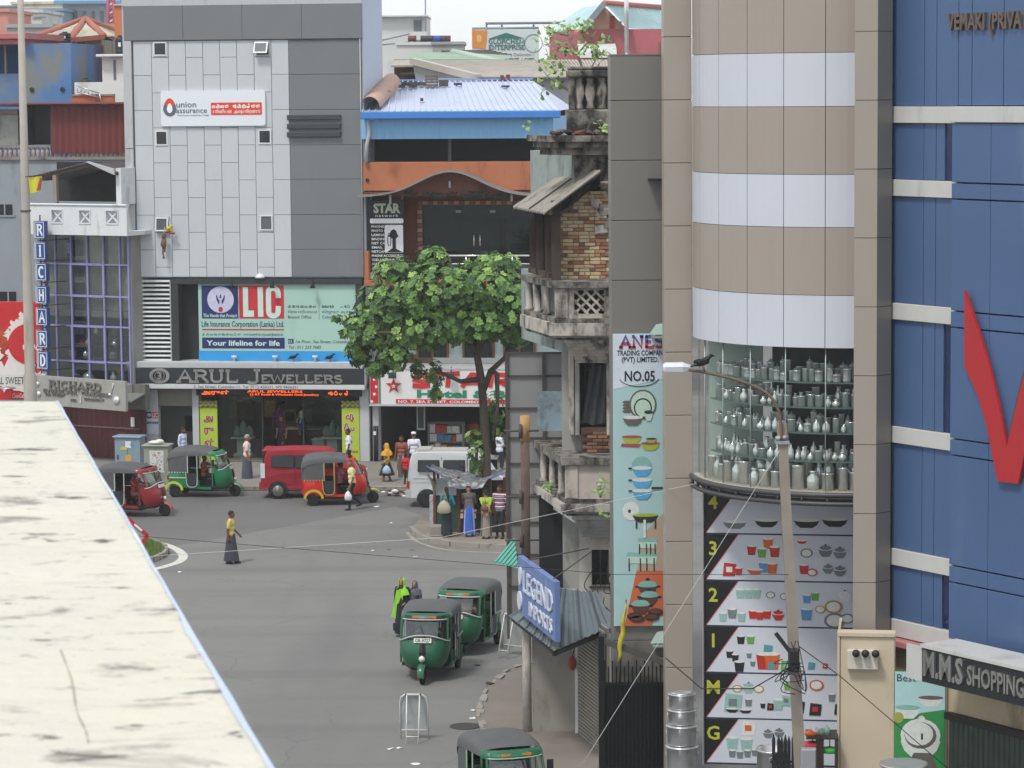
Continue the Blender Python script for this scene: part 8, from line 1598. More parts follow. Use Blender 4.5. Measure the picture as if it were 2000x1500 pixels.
# middle storey: columns, tarpaulin over the opening, broken brick sill
for px0,px1,m_ in ((1110,1121,M_old),(1122.5,1131,M_oldg),(1184,1197,M_old)): part('column',MB().bbox(ox(px0),ox(px1),-.1,.3,oz(850),oz(668),.02),m_,t)
part('opening_dark',MB().box(ox(1131),ox(1186),.28,.34,oz(850),oz(668)),M_black,t); part('lintel',MB().bar((ox(1125),.1,oz(678)),(ox(1190),.1,oz(705)),.16,.22),M_oldg,t)
cl = []
for j in range(8): v = j/7; cl.append([(ox(1152-20*v+(34+18*v)*i/9),.16+.07*math.sin(i*1.9+j*.5),oz(712+118*v)+.03*math.sin(i)) for i in range(10)])
part('tarpaulin',MB().loft(cl,False,0,False,True),mat('tarp_grey','#4c4d50',.8,var=.2,scale=4),t)
part('pane_bar',MB().box(ox(1140),ox(1142.5),.2,.26,oz(760),oz(690)).box(ox(1133),ox(1150),.2,.26,oz(726),oz(724)),M_wood,t)
bs = part('brick_sill',MB().box(ox(1134),XR,-.05,.25,oz(892),oz(836)),mat('sill_mortar','#54423a',.95,var=.3,bump=.6),t); random.seed(4); z = oz(890); row = 0
bsm = [MB().bbox(-.11,.11,-.03,.06,0,.065,.008).mesh('brick',m_) for m_ in (BM[3],mat('brick_dark','#4f3730',.9,var=.25,scale=9),BM[2])]
while z < oz(838)-.06:
    x = ox(1136)+(.11 if row % 2 else .0)+.11
    while x < XR-.11: share('brick',random.choice(bsm),bs,(x,-.055,z)); x += .235
    z += .08; row += 1
part('grey_panel',MB().box(ox(1048,.8),ox(1108,.8),.8,.85,oz(850),oz(772)),mat('painted_panel','#8295a0',.8,var=.2,scale=1.5,stain=('#4e5356',.55,1.5,1.5)),t)
# ground floor under the lower balcony
part('lower_wall',MB().box(ox(1128),ox(1152),.1,.5,0,oz(1010)).box(ox(1186),XR,.1,.5,0,oz(1010)).box(ox(1152),ox(1186),.1,.5,oz(1075),oz(1010)).box(ox(1152),ox(1186),.1,.5,0,oz(1146)),mat('low_white','#b9b5ae',.9,var=.1,stain=('#77716a',.5,1.5,2.5)),t)
w_ = part('window',MB().box(ox(1152)-.05,ox(1186)+.05,.05,.099,oz(1149),oz(1146)).box(ox(1168),ox(1170.5),.12,.2,oz(1146),oz(1075)),M_wood,t); part('pane',MB().box(ox(1152),ox(1186),.3,.34,oz(1146),oz(1075)),M_dkglass,w_)
part('dark_passage',MB().box(ox(1042),ox(1128),1.4,1.5,0,oz(985)),M_black,t)
part('soffit_beam',MB().bar((fr2.x+.25,fr2.y,zb_-.09),(c2.x+.3,fy2+.15,zb_-.09),.2,.16),M_frame,t)
GW = Frame(1082,62.5,3); gx = lambda px: GW.X(px,1350); part('corner_wall',MB().prism([tuple(FO.l(GW.w(gx(px),dy,0)))[:2] for px,dy in ((1040,0),(1123,0),(1123,1.2),(1040,1.2))],0,3.0,'z'),mat('corner_render','#8f8b85',.9,var=.1,scale=1.5,bump=.3,stain=('#5c5750',.45,1.2,2)),t)
FZ = Frame(1131,62.0,77); sx0,sx1 = FZ.X(1131,1440),FZ.X(1181,1480); n = 34; sh = part('roller_shutter',MB().prism([tuple(FO.l(FZ.w(x,y,0)))[:2] for x,y in ((sx0,.06),(sx1,.06),(sx1,.12),(sx0,.12))],0,2.75,'z'),mat('shutter_steel','#8a8780',.6,.3,var=.1),t)
p,q = FO.l(FZ.w(sx0,0,0)),FO.l(FZ.w(sx1,0,0)); 
for k in range(n): z = .06+2.65*k/n; part('slat',MB().bar((p.x,p.y,z+.03),(q.x,q.y,z+.03),.05,.055),mat('shutter_slat','#938f88',.55,.35,var=.1,stain=('#6a655f',.35,3,1)),sh)
p = FO.l(FZ.w(sx0-.12,0,0)); part('door_jamb',MB().box(p.x-.05,p.x+.08,p.y-.06,p.y+.1,0,2.8),M_frame,t)
t2 = thing('hanging_bag','small red cloth bundle hanging on the door jamb','bag',FO,(p.x-.1,p.y-.1,1.45)); part('bundle',MB().ball((p.x-.1,p.y-.1,1.6),(.09,.07,.16),8,6),mat('red_cloth','#96403c',.9,var=.2),t2); part('cord',MB().tube([(p.x-.1,p.y-.1,1.75),(p.x,p.y-.05,2.1)],.01,5),M_rag,t2)
# ---- big hoarding seen from behind, on a rusty post
FHb = Frame(1050,67.5,2); a,b,c_,d_ = FHb.r(991,689,1112,1205); t = thing('hoarding','back of a tall grey sheet hoarding with rusty frame','hoarding',FHb,((a+b)/2,0,0)); M_hd = mat('hoard_sheet','#8b8c8c',.7,.1,var=.06,scale=1.2,stain=('#6f6e6c',.4,1,4)); M_rust = mat('rust','#514a47',.85,var=.25,scale=6)
xm = FHb.X(1063,900); ys = [689,734,797,855,905,966,1020,1083,1145,1205]
for k in range(len(ys)-1):
    for x0,x1 in ((a,xm),(xm,b)): part('panel',MB().box(x0+.006,x1-.006,.0,.03,FHb.Z(ys[k+1],1050)+.006,FHb.Z(ys[k],1050)-.006),M_hd,t)
for py in ys: part('frame_rail',MB().box(a,b,-.05,-.002,FHb.Z(py,1050)-.02,FHb.Z(py,1050)+.02),M_rust,t)
for x in (a,xm,b): part('frame_post',MB().box(x-.03,x+.03,-.09,-.052,c_-.5,d_),M_rust,t)
part('leg',MB().box(xm-.05,xm+.05,-.05,.05,0,c_),M_rust,t); part('leg',MB().box(b-.3,b-.2,-.05,.05,0,c_),M_rust,t)
FPp = Frame(1030,62.55,0,1432); zt = FPp.Z(812,1030); t = thing('rusty_post','peeling white and rust pipe post before the corner wall','post',FPp); part('pipe_upper',MB().tube([(0,0,2.9),(0,0,zt-.55)],.1,14),mat('post_rust','#5c4c47',.85,var=.2,scale=5,stain=('#3a302d',.4,3,4)),t); part('pipe',MB().tube([(0,0,0),(0,0,2.9)],.1,14),mat('peeling_paint','#b3aea8',.8,var=.15,scale=5,stain=('#6a4a3c',.55,3,5)),t); part('pipe_top',MB().tube([(0,0,zt-.55),(0,0,zt)],.105,14),mat('post_tan2','#b08a5c',.8,var=.2,stain=('#7a5a40',.4,5,3)),t)
for z in (zt-.32,zt-1.75,zt-2.7): part('bracket',MB().tube([(-.45,-.05,z),(.3,-.05,z)],.025,6).tube([(-.1,-.12,z-.15),(-.1,-.12,z+.15)],.04,6),M_rust,t)
part('base_plate',MB().lathe([(.16,0),(.16,.03),(.11,.05)],n=12),M_rust,t)
# ---- blue hanging name board and tin awning
FLg = Frame(1048,60.2,78); ll = lambda px,py: FLg.loc(px,py); xa,xb = FLg.X(1012,1150),FLg.X(1083,1208); z0,z1 = 2.74,3.98
s_ = thing('import_sign','faded blue hanging name board with white raised letters','sign',FLg,((xa+xb)/2,0,z0)); part('panel',MB().bbox(xa,xb,0,.12,z0,z1,.01),mat('legend_blue','#6378a8',.7,var=.12,scale=2,stain=('#7d8cb5',.4,3,2)),s_); M_lgw = mat('legend_white','#c3c9d3',.7,var=.08)
W = xb-xa; letters(s_,'LEGEND',xa+W*.57,-.002,z0+.56,.46,M_lgw,.03,.0,width=W*.8); letters(s_,'IMPORTS',xa+W*.64,-.002,z0+.14,.3,M_lgw,.03,.0,width=W*.62)
part('disc',MB().prism([(xa+W*.07+.2*math.cos(R(k)),z0+.3+.2*math.sin(R(k))) for k in range(0,360,20)],-.04,-.002),M_lgw,s_); part('disc',MB().prism([(xa+W*.09+.13*math.cos(R(k)),z0+.85+.2*math.sin(R(k))) for k in range(0,360,20)],-.04,-.002),M_lgw,s_)
part('stay',MB().tube([(xa+W*.9,.06,z1),(xa+W*.5,1.2,z1+.3)],.015,5).tube([(xa+W*.2,.06,z1),(xa+W*.2,1.4,z1+.2)],.015,5),M_rust,s_)
Av = [at(992,1203,63.1),at(1081,1272,59.0),at(1202,1222,60.9),at(1168,1160,61.7),at(1088,1150,62.6)]; t = thing('tin_awning','blue grey corrugated tin awning over the corner shop','awning',base=tuple(Av[1])); M_tin = mat('tin_blue','#69757a',.55,.3,var=.12,scale=2,stain=('#5c646a',.5,2,1))
for (p0,p1,q0,q1,n) in ((Av[0],Av[1],Av[4],Av[4].lerp(Av[3],.1),17),(Av[1],Av[2],Av[4].lerp(Av[3],.1),Av[3],9)):
    rows = [[p0.lerp(p1,k/(2*n))+Vector((0,0,.03*(k % 2))),q0.lerp(q1,k/(2*n))+Vector((0,0,.03*(k % 2)))] for k in range(2*n+1)]; part('sheet',MB().loft(rows,False,0,False),M_tin,t)
    for k in range(1,n,3): part('lap',MB().bar(p0.lerp(p1,k/n)+Vector((0,0,.04)),q0.lerp(q1,k/n)+Vector((0,0,.04)),.03,.015),mat('tin_dark','#424a4e',.7),t)
part('rafter',MB().bar(Av[1]+Vector((0,.1,-.08)),Av[2]+Vector((0,.1,-.08)),.06,.08).bar(Av[0]+Vector((.1,0,-.08)),Av[1]+Vector((.05,.1,-.08)),.05,.06),M_rub,t)
gA = [at(968,1100,66),at(1005,1055,66.8),at(1012,1110,64.5),at(985,1118,64.2)]; part('sheet',MB().add(gA[:3],[(0,1,2)]),mat('teal_tin','#5fa394',.6,var=.15),thing('teal_awning','small teal corrugated awning sticking out beside the hoarding','awning',base=tuple(gA[0]))); o = [x for x in COL.objects if x.name == 'teal_awning'][0]
for k in range(6): part('rib',MB().bar(gA[0].lerp(gA[2],k/6)+Vector((0,0,.03)),gA[1].lerp(gA[2],k/6)+Vector((0,0,.03)),.05,.03),MATS['teal_tin'],o)
# tangle of cables on the corner
random.seed(14); t = thing('cable_tangle','tangle of black cables hanging on the old corner wall','cables',FO,(ox(1185),0,oz(1215)))
for k in range(9):
    x,z = ox(random.uniform(1160,1195)),oz(random.uniform(1060,1215)); pts = smooth_pts([(x,-.02,z),(x+random.uniform(-.3,.2),-.15,z-random.uniform(.2,.5)),(x+random.uniform(-.1,.3),-.1,z-random.uniform(.5,.9)),(ox(1196),-.05,oz(random.uniform(1195,1245)))]); part('cable',MB().tube(pts,.012,5),M_rub,t)
# black gate
FG = Frame(1240,57.2,0); a,b = FG.X(1181,1400),FG.X(1306,1400); zt = FG.Z(1290,1240); t = thing('iron_gate','tall black iron gate below the product banner','gate',FG,((a+b)/2,0,0)); n = 16
for k in range(n+1): x = a+(b-a)*k/n; part('bar',MB().box(x-.015,x+.015,-.015,.015,.05,zt-.12*(k % 2)),mat('gate_black','#16181a',.5,.2),t)
part('sheet',MB().box(a,b,.03,.05,.05,zt-.5),mat('gate_sheet','#101214',.5,.1,var=.2),t); part('rail',MB().box(a,b,-.03,.03,zt-.5,zt-.44),MATS['gate_black'],t); part('rail',MB().box(a,b,-.03,.03,.1,.18),MATS['gate_black'],t); part('post',MB().box(a-.12,a,-.06,.06,0,zt+.5),MATS['gate_black'],t); part('beam',MB().bar((a-.05,0,FG.Z(1250,1200)),(b-.05,-.1,FG.Z(1293,1300)),.1,.12),mat('beam_grey','#4c4a48',.6),t)
fl = thing('rolled_flag','furled yellow and red flag leaning by the product banner','flag',FG,(FG.X(1212,1270),-.1,FG.Z(1285,1210))); p0,p1 = Vector((FG.X(1208,1290),-.1,FG.Z(1290,1210))),Vector((FG.X(1222,1180),-.1,FG.Z(1175,1220))); part('cloth',MB().tube([p0.lerp(p1,k/8)+Vector((.02*math.sin(k*2),0,0)) for k in range(9)],[.02,.04,.05,.055,.05,.045,.035,.025,.01],8),mat('flag_y2','#b5ad34',.7,var=.2,stain=('#8a3a34',.5,7,4)),fl); part('staff',MB().tube([p0-Vector((.03,0,.8)),p1+Vector((.01,.02,.05))],.012,6),M_rub,fl)
# ================================================================== bronze column and product banner
M_tan = mat('acp_tan','#a0978d',.38,.15,var=.025,scale=.5,stain=('#968b7f',.25,.7,5)); M_brz = mat('acp_bronze','#7c7974',.35,.2,var=.03,scale=.5,stain=('#706d68',.25,.8,5)); M_wht = mat('acp_white','#c3c8d2',.35,.05,var=.03,scale=.6,stain=('#aeb2ba',.28,.6,6)); M_joint = mat('acp_joint','#4a433f',.8)
def pillar(F_,px0,px1,pys,m,t,dep=.6,y=0.0,z_top=None,px=None):
    px = px or (px0+px1)/2; a,b = F_.X(px0,700),F_.X(px1,700); zs = [F_.Z(p,px) for p in pys]
    part('core',MB().box(a+.01,b-.01,y+.03,y+dep,0,zs[0]-.005),M_joint,t)
    for z1,z0 in zip(zs[:-1],zs[1:]): part('panel',MB().bbox(a,b,y,y+dep,max(z0,0)+.006,z1-.006,.006),m,t)
    return a,b
FN = Frame(1246,57.5,0); t = thing('bronze_column','plain bronze panelled column standing before the old building','column',FN); sp = 117.2; a,b = pillar(FN,1195,1296,[108,196]+[196+sp*k for k in range(1,13)],M_brz,t,1.6)
part('cap',MB().box(a-.01,b+.01,-.01,1.62,FN.Z(108,1246)-.003,FN.Z(105.5,1246)),M_brz,t)
for py,w in ((349,.3),(655,.25),(1255,.25)): part('light_shelf',MB().box(b-w,b+.05,-.35,-.004,FN.Z(py+3,1285),FN.Z(py-1,1285)).add([(b-w-.05,-.3,FN.Z(py-4,1285)),(b,-.3,FN.Z(py-4,1285)),(b,-.05,FN.Z(py-24,1285)),(b-.15,-.05,FN.Z(py-22,1285))],[(0,1,2,3)]) if py > 400 else MB().box(b-w,b+.05,-.35,-.004,FN.Z(py+3,1285),FN.Z(py-1,1285)),mat('shelf_tin','#8fa09a',.6) if py > 400 else M_rub,t)
s_,a,b,c,d = board('product_banner','tall pale blue banner printed with plates and cooking pots',FN,(1198,652,1299,1223),-.08,.06,mat('banner_aqua','#a3c3c4',.5,var=.04,scale=.8)); y = -.082; bx = lambda px: FN.X(px,900,-.08); bz = lambda py: FN.Z(py,1250,-.08)
part('white_top',MB().prism([(a+.01,d-.01),(b-.01,d-.01),(b-.01,bz(740)),(a+.01,bz(760))],y-.003,y),mat('ban_white','#c9d3dc',.5),s_); part('orange_foot',MB().prism([(bx(1242),bz(1115)),(b-.005,bz(1115)),(b-.005,bz(1204)),(bx(1278),bz(1204)),(bx(1272),bz(1222)),(bx(1218),bz(1222))],y-.003,y),mat('ban_orange','#c0663f',.5,var=.1,scale=1.5),s_); part('tan_fade',MB().prism([(bx(1258),bz(1040)),(b-.005,bz(1000)),(b-.005,bz(1114)),(bx(1243),bz(1114))],y-.002,y),mat('ban_tan','#b09a85',.5,var=.06),s_)
yy = y-.004; serif(s_,'ANES',bx(1211),bx(1297),yy,bz(679),bz(656)-bz(679),mat('anes_ink','#a8434a',.5),.012,.25)
m_ = MATS['anes_ink']; N = m_.node_tree.nodes; gz = N.new('ShaderNodeNewGeometry'); sz_ = N.new('ShaderNodeSeparateXYZ'); mr = N.new('ShaderNodeMapRange'); mx = N.new('ShaderNodeMix'); mx.data_type = 'RGBA'; mx.inputs[6].default_value = hx('#a8434a')+(1,); mx.inputs[7].default_value = hx('#4c5aa0')+(1,)
for p_,q_ in ((gz.outputs['Position'],sz_.inputs[0]),(sz_.outputs[2],mr.inputs[0]),(mr.outputs[0],mx.inputs[0]),(mx.outputs[2],N['Principled BSDF'].inputs['Base Color'])): m_.node_tree.links.new(p_,q_)
mr.inputs[1].default_value = bz(675); mr.inputs[2].default_value = bz(660)                # two-colour print: red feet, blue heads
M_bi = mat('ban_ink','#20263c',.6); letters(s_,'TRADING COMPANY',bx(1254),yy,bz(694),.10,M_bi,.005,.02,width=bx(1302)-bx(1206)); letters(s_,'(PVT) LIMITED.',bx(1251),yy,bz(707),.10,M_bi,.005,.02,width=bx(1287)-bx(1215)); letters(s_,'NO.05',bx(1250),yy,bz(744),.20,M_bi,.006,.02,width=bx(1280)-bx(1221)); ribbon(mb := MB(),arc(bx(1249),bz(737),.39,.18,190,350,16),.014,0,0,1,1,yy,.004); part('swoosh',mb,M_bi,s_)
INK = [mat('pr_'+c_,c_,.5,var=.12,scale=14) for c_ in ('#5f5a52','#b5cdbf','#2c2c2c','#9cae3a','#9a4656','#4f9fcf','#7fb0a8','#59392f','#cfd3cf','#9aa04a')]
def ell(mb,cx,cz,rx,rz,y0,mi,n=18): mb.prism([(cx+rx*math.cos(6.2832*k/n),cz+rz*math.sin(6.2832*k/n)) for k in range(n)],y0-.002,y0,'y',mi)
def bowl(mb,cx,cz,w,h,y0,mi,rim): mb.prism([(cx-w,cz),(cx-w*.8,cz-h*.6),(cx-w*.45,cz-h),(cx+w*.45,cz-h),(cx+w*.8,cz-h*.6),(cx+w,cz)],y0-.002,y0,'y',mi); ell(mb,cx,cz,w,h*.22,y0-.002,rim)
m = MB(); P1 = lambda px: bx(px); q = .0100
for px,py,r,mi in ((1256,790,.30,0),(1256,790,.265,1),(1256,797,.20,0),(1256,797,.172,1)): ell(m,P1(px),bz(py),r*.9,r,yy-.002*(5-int(r*10)),mi)
for k in range(4): ell(m,P1(1226),bz(785+6*k),.10,.03,yy-.001*k,0)
bowl(m,P1(1236),bz(815),.20,.16,yy-.01,0,8); bowl(m,P1(1267),bz(805),.085,.17,yy-.012,1,2); part('printed_plates',m,INK,s_); m = MB()
bowl(m,P1(1234),bz(853),.20,.14,yy,3,4); m.prism([(P1(1212),bz(872)),(P1(1248),bz(874)),(P1(1252),bz(867)),(P1(1215),bz(866))],yy-.003,yy,'y',4); bowl(m,P1(1270),bz(866),.19,.14,yy-.004,3,4); bowl(m,P1(1272),bz(857),.11,.08,yy-.008,9,2); part('printed_boxes',m,INK,s_); m = MB()
ell(m,P1(1253),bz(910),.20,.19,yy,6)
for k,py in enumerate((914,937,958)): bowl(m,P1(1254),bz(py),.20,.17,yy-.004*k-.002,5,8); m.box(P1(1230)-.03,P1(1234),yy-.012,yy-.008,bz(py)-.02,bz(py)+.01,2)
m.box(P1(1272),P1(1299),yy-.02,yy-.015,bz(955),bz(951),2); part('printed_blue_pots',m,INK,s_); m = MB()
ell(m,P1(1232),bz(998),.17,.19,yy,8); ell(m,P1(1229),bz(998),.03,.035,yy-.003,2); bowl(m,P1(1260),bz(1006),.26,.15,yy-.004,2,3); m.box(P1(1256),P1(1261),yy-.014,yy-.01,bz(1050),bz(1015),8); m.box(P1(1241),P1(1244),yy-.01,yy-.006,bz(1032),bz(1015),2); m.box(P1(1278),P1(1281),yy-.01,yy-.006,bz(1032),bz(1015),2); part('printed_dish',m,INK,s_); m = MB()
for cx,py,w,h in ((1264,1062,.20,.16),(1253,1090,.32,.2)):
    X0,Z0 = P1(cx),bz(py); m.prism([(X0-w,Z0+.03),(X0+w*.6,Z0),(X0+w,Z0+.04),(X0+w,Z0+.1),(X0-w*.9,Z0+.12)],yy-.003,yy,'y',6); m.prism([(X0-w*.95,Z0+.03),(X0+w*.95,Z0+.03),(X0+w*.85,Z0-h*.6),(X0-w*.85,Z0-h*.5)],yy-.005,yy-.003,'y',1)
    for dx in (-.8,-.1,.3,.75): m.box(X0+w*dx-.012,X0+w*dx+.012,yy-.007,yy-.004,Z0-h*1.3,Z0,2)
part('printed_warmers',m,INK,s_); m = MB()
for k,(cx,py,w) in enumerate(((1264,1143,.2),(1267,1163,.19),(1250,1180,.19))):
    X0,Z0 = P1(cx),bz(py); bowl(m,X0,Z0,w,.2,yy-.005*k,7,6); ell(m,X0,Z0+.03,w*.85,.06,yy-.005*k-.004,6); ell(m,X0,Z0+.11,.04,.04,yy-.005*k-.002,2); m.box(X0-w-.05,X0-w+.02,yy-.005*k-.004,yy-.005*k,Z0-.05,Z0-.01,2); m.box(X0+w-.02,X0+w+.05,yy-.005*k-.004,yy-.005*k,Z0-.05,Z0-.01,2)
for cx,py in ((1238,1203),(1243,1208),(1279,1195),(1272,1205)): ell(m,P1(cx),bz(py),.15,.075,yy-.016,2); ell(m,P1(cx),bz(py)+.01,.12,.05,yy-.018,7)
part('printed_pans',m,INK,s_)
# ================================================================== tan tower with curved bay
F1 = Frame(1325,55.6,0); F2 = Frame(1690,51.5,10); t = thing('tan_tower','tall tan panelled building with a curved bay and white bands','building',F1)
a1,b1 = pillar(F1,1298,1352,[-60,72]+[72+123.2*k for k in range(1,13)],M_tan,t,.8)
def w2(p): return F1.l(F2.w(*p))
ys = [-75,61]+[61+134.6*k for k in range(1,12)]; xa,xb = F2.X(1668,700),F2.X(1712,700); ch = .32
part('core',MB().prism([tuple(w2(p))[:2] for p in ((xa+.01,.03,0),(xb,.03,0),(xb+ch*.75,ch+.03,0),(xb+ch*.75,1.2,0),(xa+.01,1.2,0))],0,F2.Z(-75,1690)-.01,'z'),M_joint,t)
for y0,y1 in zip(ys[:-1],ys[1:]):
    z1,z0 = F2.Z(y0,1690)-.006,max(F2.Z(y1,1690),0)+.006; part('panel',MB().prism([tuple(w2(p))[:2] for p in ((xa,0,0),(xb,0,0),(xb,.03,0),(xa,.03,0))],z0,z1,'z'),M_tan,t); part('panel',MB().prism([tuple(w2(p))[:2] for p in ((xb+.004,.004,0),(xb+ch*.75,ch,0),(xb+ch*.75-.02,ch+.02,0),(xb-.016,.024,0))],z0,z1,'z'),M_brz,t)
    part('panel',MB().prism([tuple(w2(p))[:2] for p in ((xa-.004,.004,0),(xa,1.2,0),(xa+.02,1.2,0),(xa+.016,.004,0))],z0,z1,'z'),M_tan,t)
Rr = 3.0; CX = F1.X(1352,600)+Rr; zz = lambda py: F1.Z(py,1352)
def cyl(th,r,z): return (CX-r*math.cos(R(th)),-r*math.sin(R(th)),z)
bands = [(-40,108,M_tan),(108,208,M_wht),(208,334,M_tan),(334,432,M_wht),(432,558,M_tan),(558,656,M_wht)]; ths = [2,15,30,45,60,75,90,100]
part('bay_core',MB().loft([[cyl(th,Rr-.04,z) for th in range(0,104,4)] for z in (zz(654),zz(-40))],False,0,False,True),M_joint,t)
for p0,p1,m_ in bands:
    for k in range(len(ths)-1):
        tt = [ths[k]+.12+(ths[k+1]-ths[k]-.24)*i/4 for i in range(5)]; z0,z1 = zz(p1)+.005,zz(p0)-.005
        ring = [cyl(th,Rr,0) for th in tt]+[cyl(th,Rr-.03,0) for th in tt[::-1]]; part('panel',MB().prism([p[:2] for p in ring],z0,z1,'z'),m_,t)
zs0,zs1 = 6.62,zz(656)
part('bay_soffit',MB().prism([cyl(th,Rr-.05,0)[:2] for th in range(0,101,5)]+[(CX+.5,.2)],zs1+.01,zs1+.1,'z'),M_char,t)
for k in range(len(ths)-1): tt = [ths[k]+(ths[k+1]-ths[k])*i/4 for i in range(5)]; part('bay_glass',MB().loft([[cyl(th,Rr-.1,z) for th in tt] for z in (zs0+.02,zs1)],False,0,False,True),glass('bay_glass','#eef3f1',.04,.02,.45),t)
for th in ths[1:-1]: part('glass_joint',MB().tube([cyl(th,Rr-.09,zs0),cyl(th,Rr-.09,zs1)],.012,5),mat('joint_steel','#9aa6a4',.4,.5),t)
part('bay_floor',MB().prism([cyl(th,Rr-.02,0)[:2] for th in range(0,101,5)]+[(CX+.5,.2)],zs0-.12,zs0,'z'),mat('sill_stone','#a39c92',.7,var=.1),t)
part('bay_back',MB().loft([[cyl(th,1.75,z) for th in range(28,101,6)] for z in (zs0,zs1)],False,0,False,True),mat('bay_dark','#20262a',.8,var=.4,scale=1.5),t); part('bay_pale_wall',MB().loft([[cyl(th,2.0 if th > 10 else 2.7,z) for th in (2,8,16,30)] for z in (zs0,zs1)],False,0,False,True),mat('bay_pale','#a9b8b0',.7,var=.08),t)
part('bay_rail',MB().tube([cyl(th,Rr+.02,zs0-.05) for th in range(0,101,4)],.05,8),mat('rail_dark','#4c4c4e',.5,.4),t); part('bay_rail',MB().tube([cyl(th,Rr+.02,zs0-.21) for th in range(0,101,4)],.045,8),MATS['rail_dark'],t)
for th in range(4,100,9): part('rail_post',MB().tube([cyl(th,Rr+.02,zs0-.21),cyl(th,Rr+.02,zs0-.05)],.03,6),MATS['rail_dark'],t)
part('bay_underside',MB().prism([cyl(th,Rr-.1,0)[:2] for th in range(0,101,5)]+[(CX+.5,.2)],zs0-.2,zs0-.14,'z'),M_char,t)
shz = [zs0,7.16,7.68,8.15,8.61]
for z in shz[1:]: part('glass_shelf',MB().prism([cyl(th,2.78,0)[:2] for th in range(14,100,5)]+[cyl(th,2.2,0)[:2] for th in range(99,13,-5)],z-.025,z,'z'),mat('shelf_glass','#5c706c',.15,spec=.6),t)
random.seed(6); kinds = [('churn','can','can','churn','can'),('can','kettle','urn'),('kettle','can','pot'),('urn','can','can'),('pot','pot','can')]; names = ['floor','lowest shelf','second shelf','third shelf','top shelf']; kn = {'churn': 'steel milk churn','can': 'straight steel canister','kettle': 'bellied steel kettle','urn': 'small steel vase','pot': 'lidded steel pot'}
for lv,z,rad in [(i,z,q) for i,z in enumerate(shz) for q in (2.64,2.38)]:
    th = (15 if lv else 9)+(rad < 2.5)*4
    while th < 96:
        kd = random.choice(kinds[lv]); r = random.uniform(.1,.16) if lv == 0 else random.uniform(.055,.095); h = (random.uniform(.34,.6) if lv == 0 else random.uniform(.16,.32)); r *= .85; h *= 1.15 if rad < 2.5 else .85; c = cyl(th,rad,z+.002)
        solo('steel_pot',kn[kd]+' in the %s row, %s of the curved bay' % ('front' if rad > 2.5 else 'back',names[lv]),'pot',MB().lathe(pot(kd,r,h),c,12),M_steel,F1,c,'steel pots in the curved bay'); th += math.degrees(2*r/2.55)*random.uniform(1.03,1.22)
# ---- floor directory panel
FD2 = Frame(1375,55.25,9); rows = [952,1042,1133,1222,1313,1402,1490]; s_ = thing('floor_directory','tall directory panel listing floors with pictures of kitchen goods','sign',FD2,(FD2.X(1520,1300),0,FD2.Z(1492,1520)))
xl,xr = FD2.X(1375,1200),FD2.X(1672,1200); M_dw = mat('dir_white','#c9ced8',.45,var=.03); M_dk2 = mat('dir_black','#17181a',.45); M_gy = mat('dir_gold','#b5b83a',.5,var=.15,scale=6); fx = lambda px: FD2.X(px,1200)
dz = lambda py: FD2.Z(py,1375); part('edge_trim',MB().box(xl-.03,xl-.002,-.06,.1,dz(1492),dz(950)),M_alu,s_)
part('backing',MB().box(xl,xr,.03,.15,dz(1492),dz(950)),M_char,s_); random.seed(19)
GC = [mat('g_'+c_,c_,.5,var=.15,scale=16) for c_ in ('#6f7a80','#b5302c','#c9622a','#4f8fc0','#8fb5ae','#23262a','#d9dad6','#a8894a','#5fa04a')]
def cup(m,x,z,w,h,mi,y): m.prism([(x-w,z+h),(x-w*.75,z),(x+w*.75,z),(x+w,z+h)],y-.003,y,'y',mi); ell(m,x,z+h,w,w*.25,y-.003,6 if mi != 6 else 0)
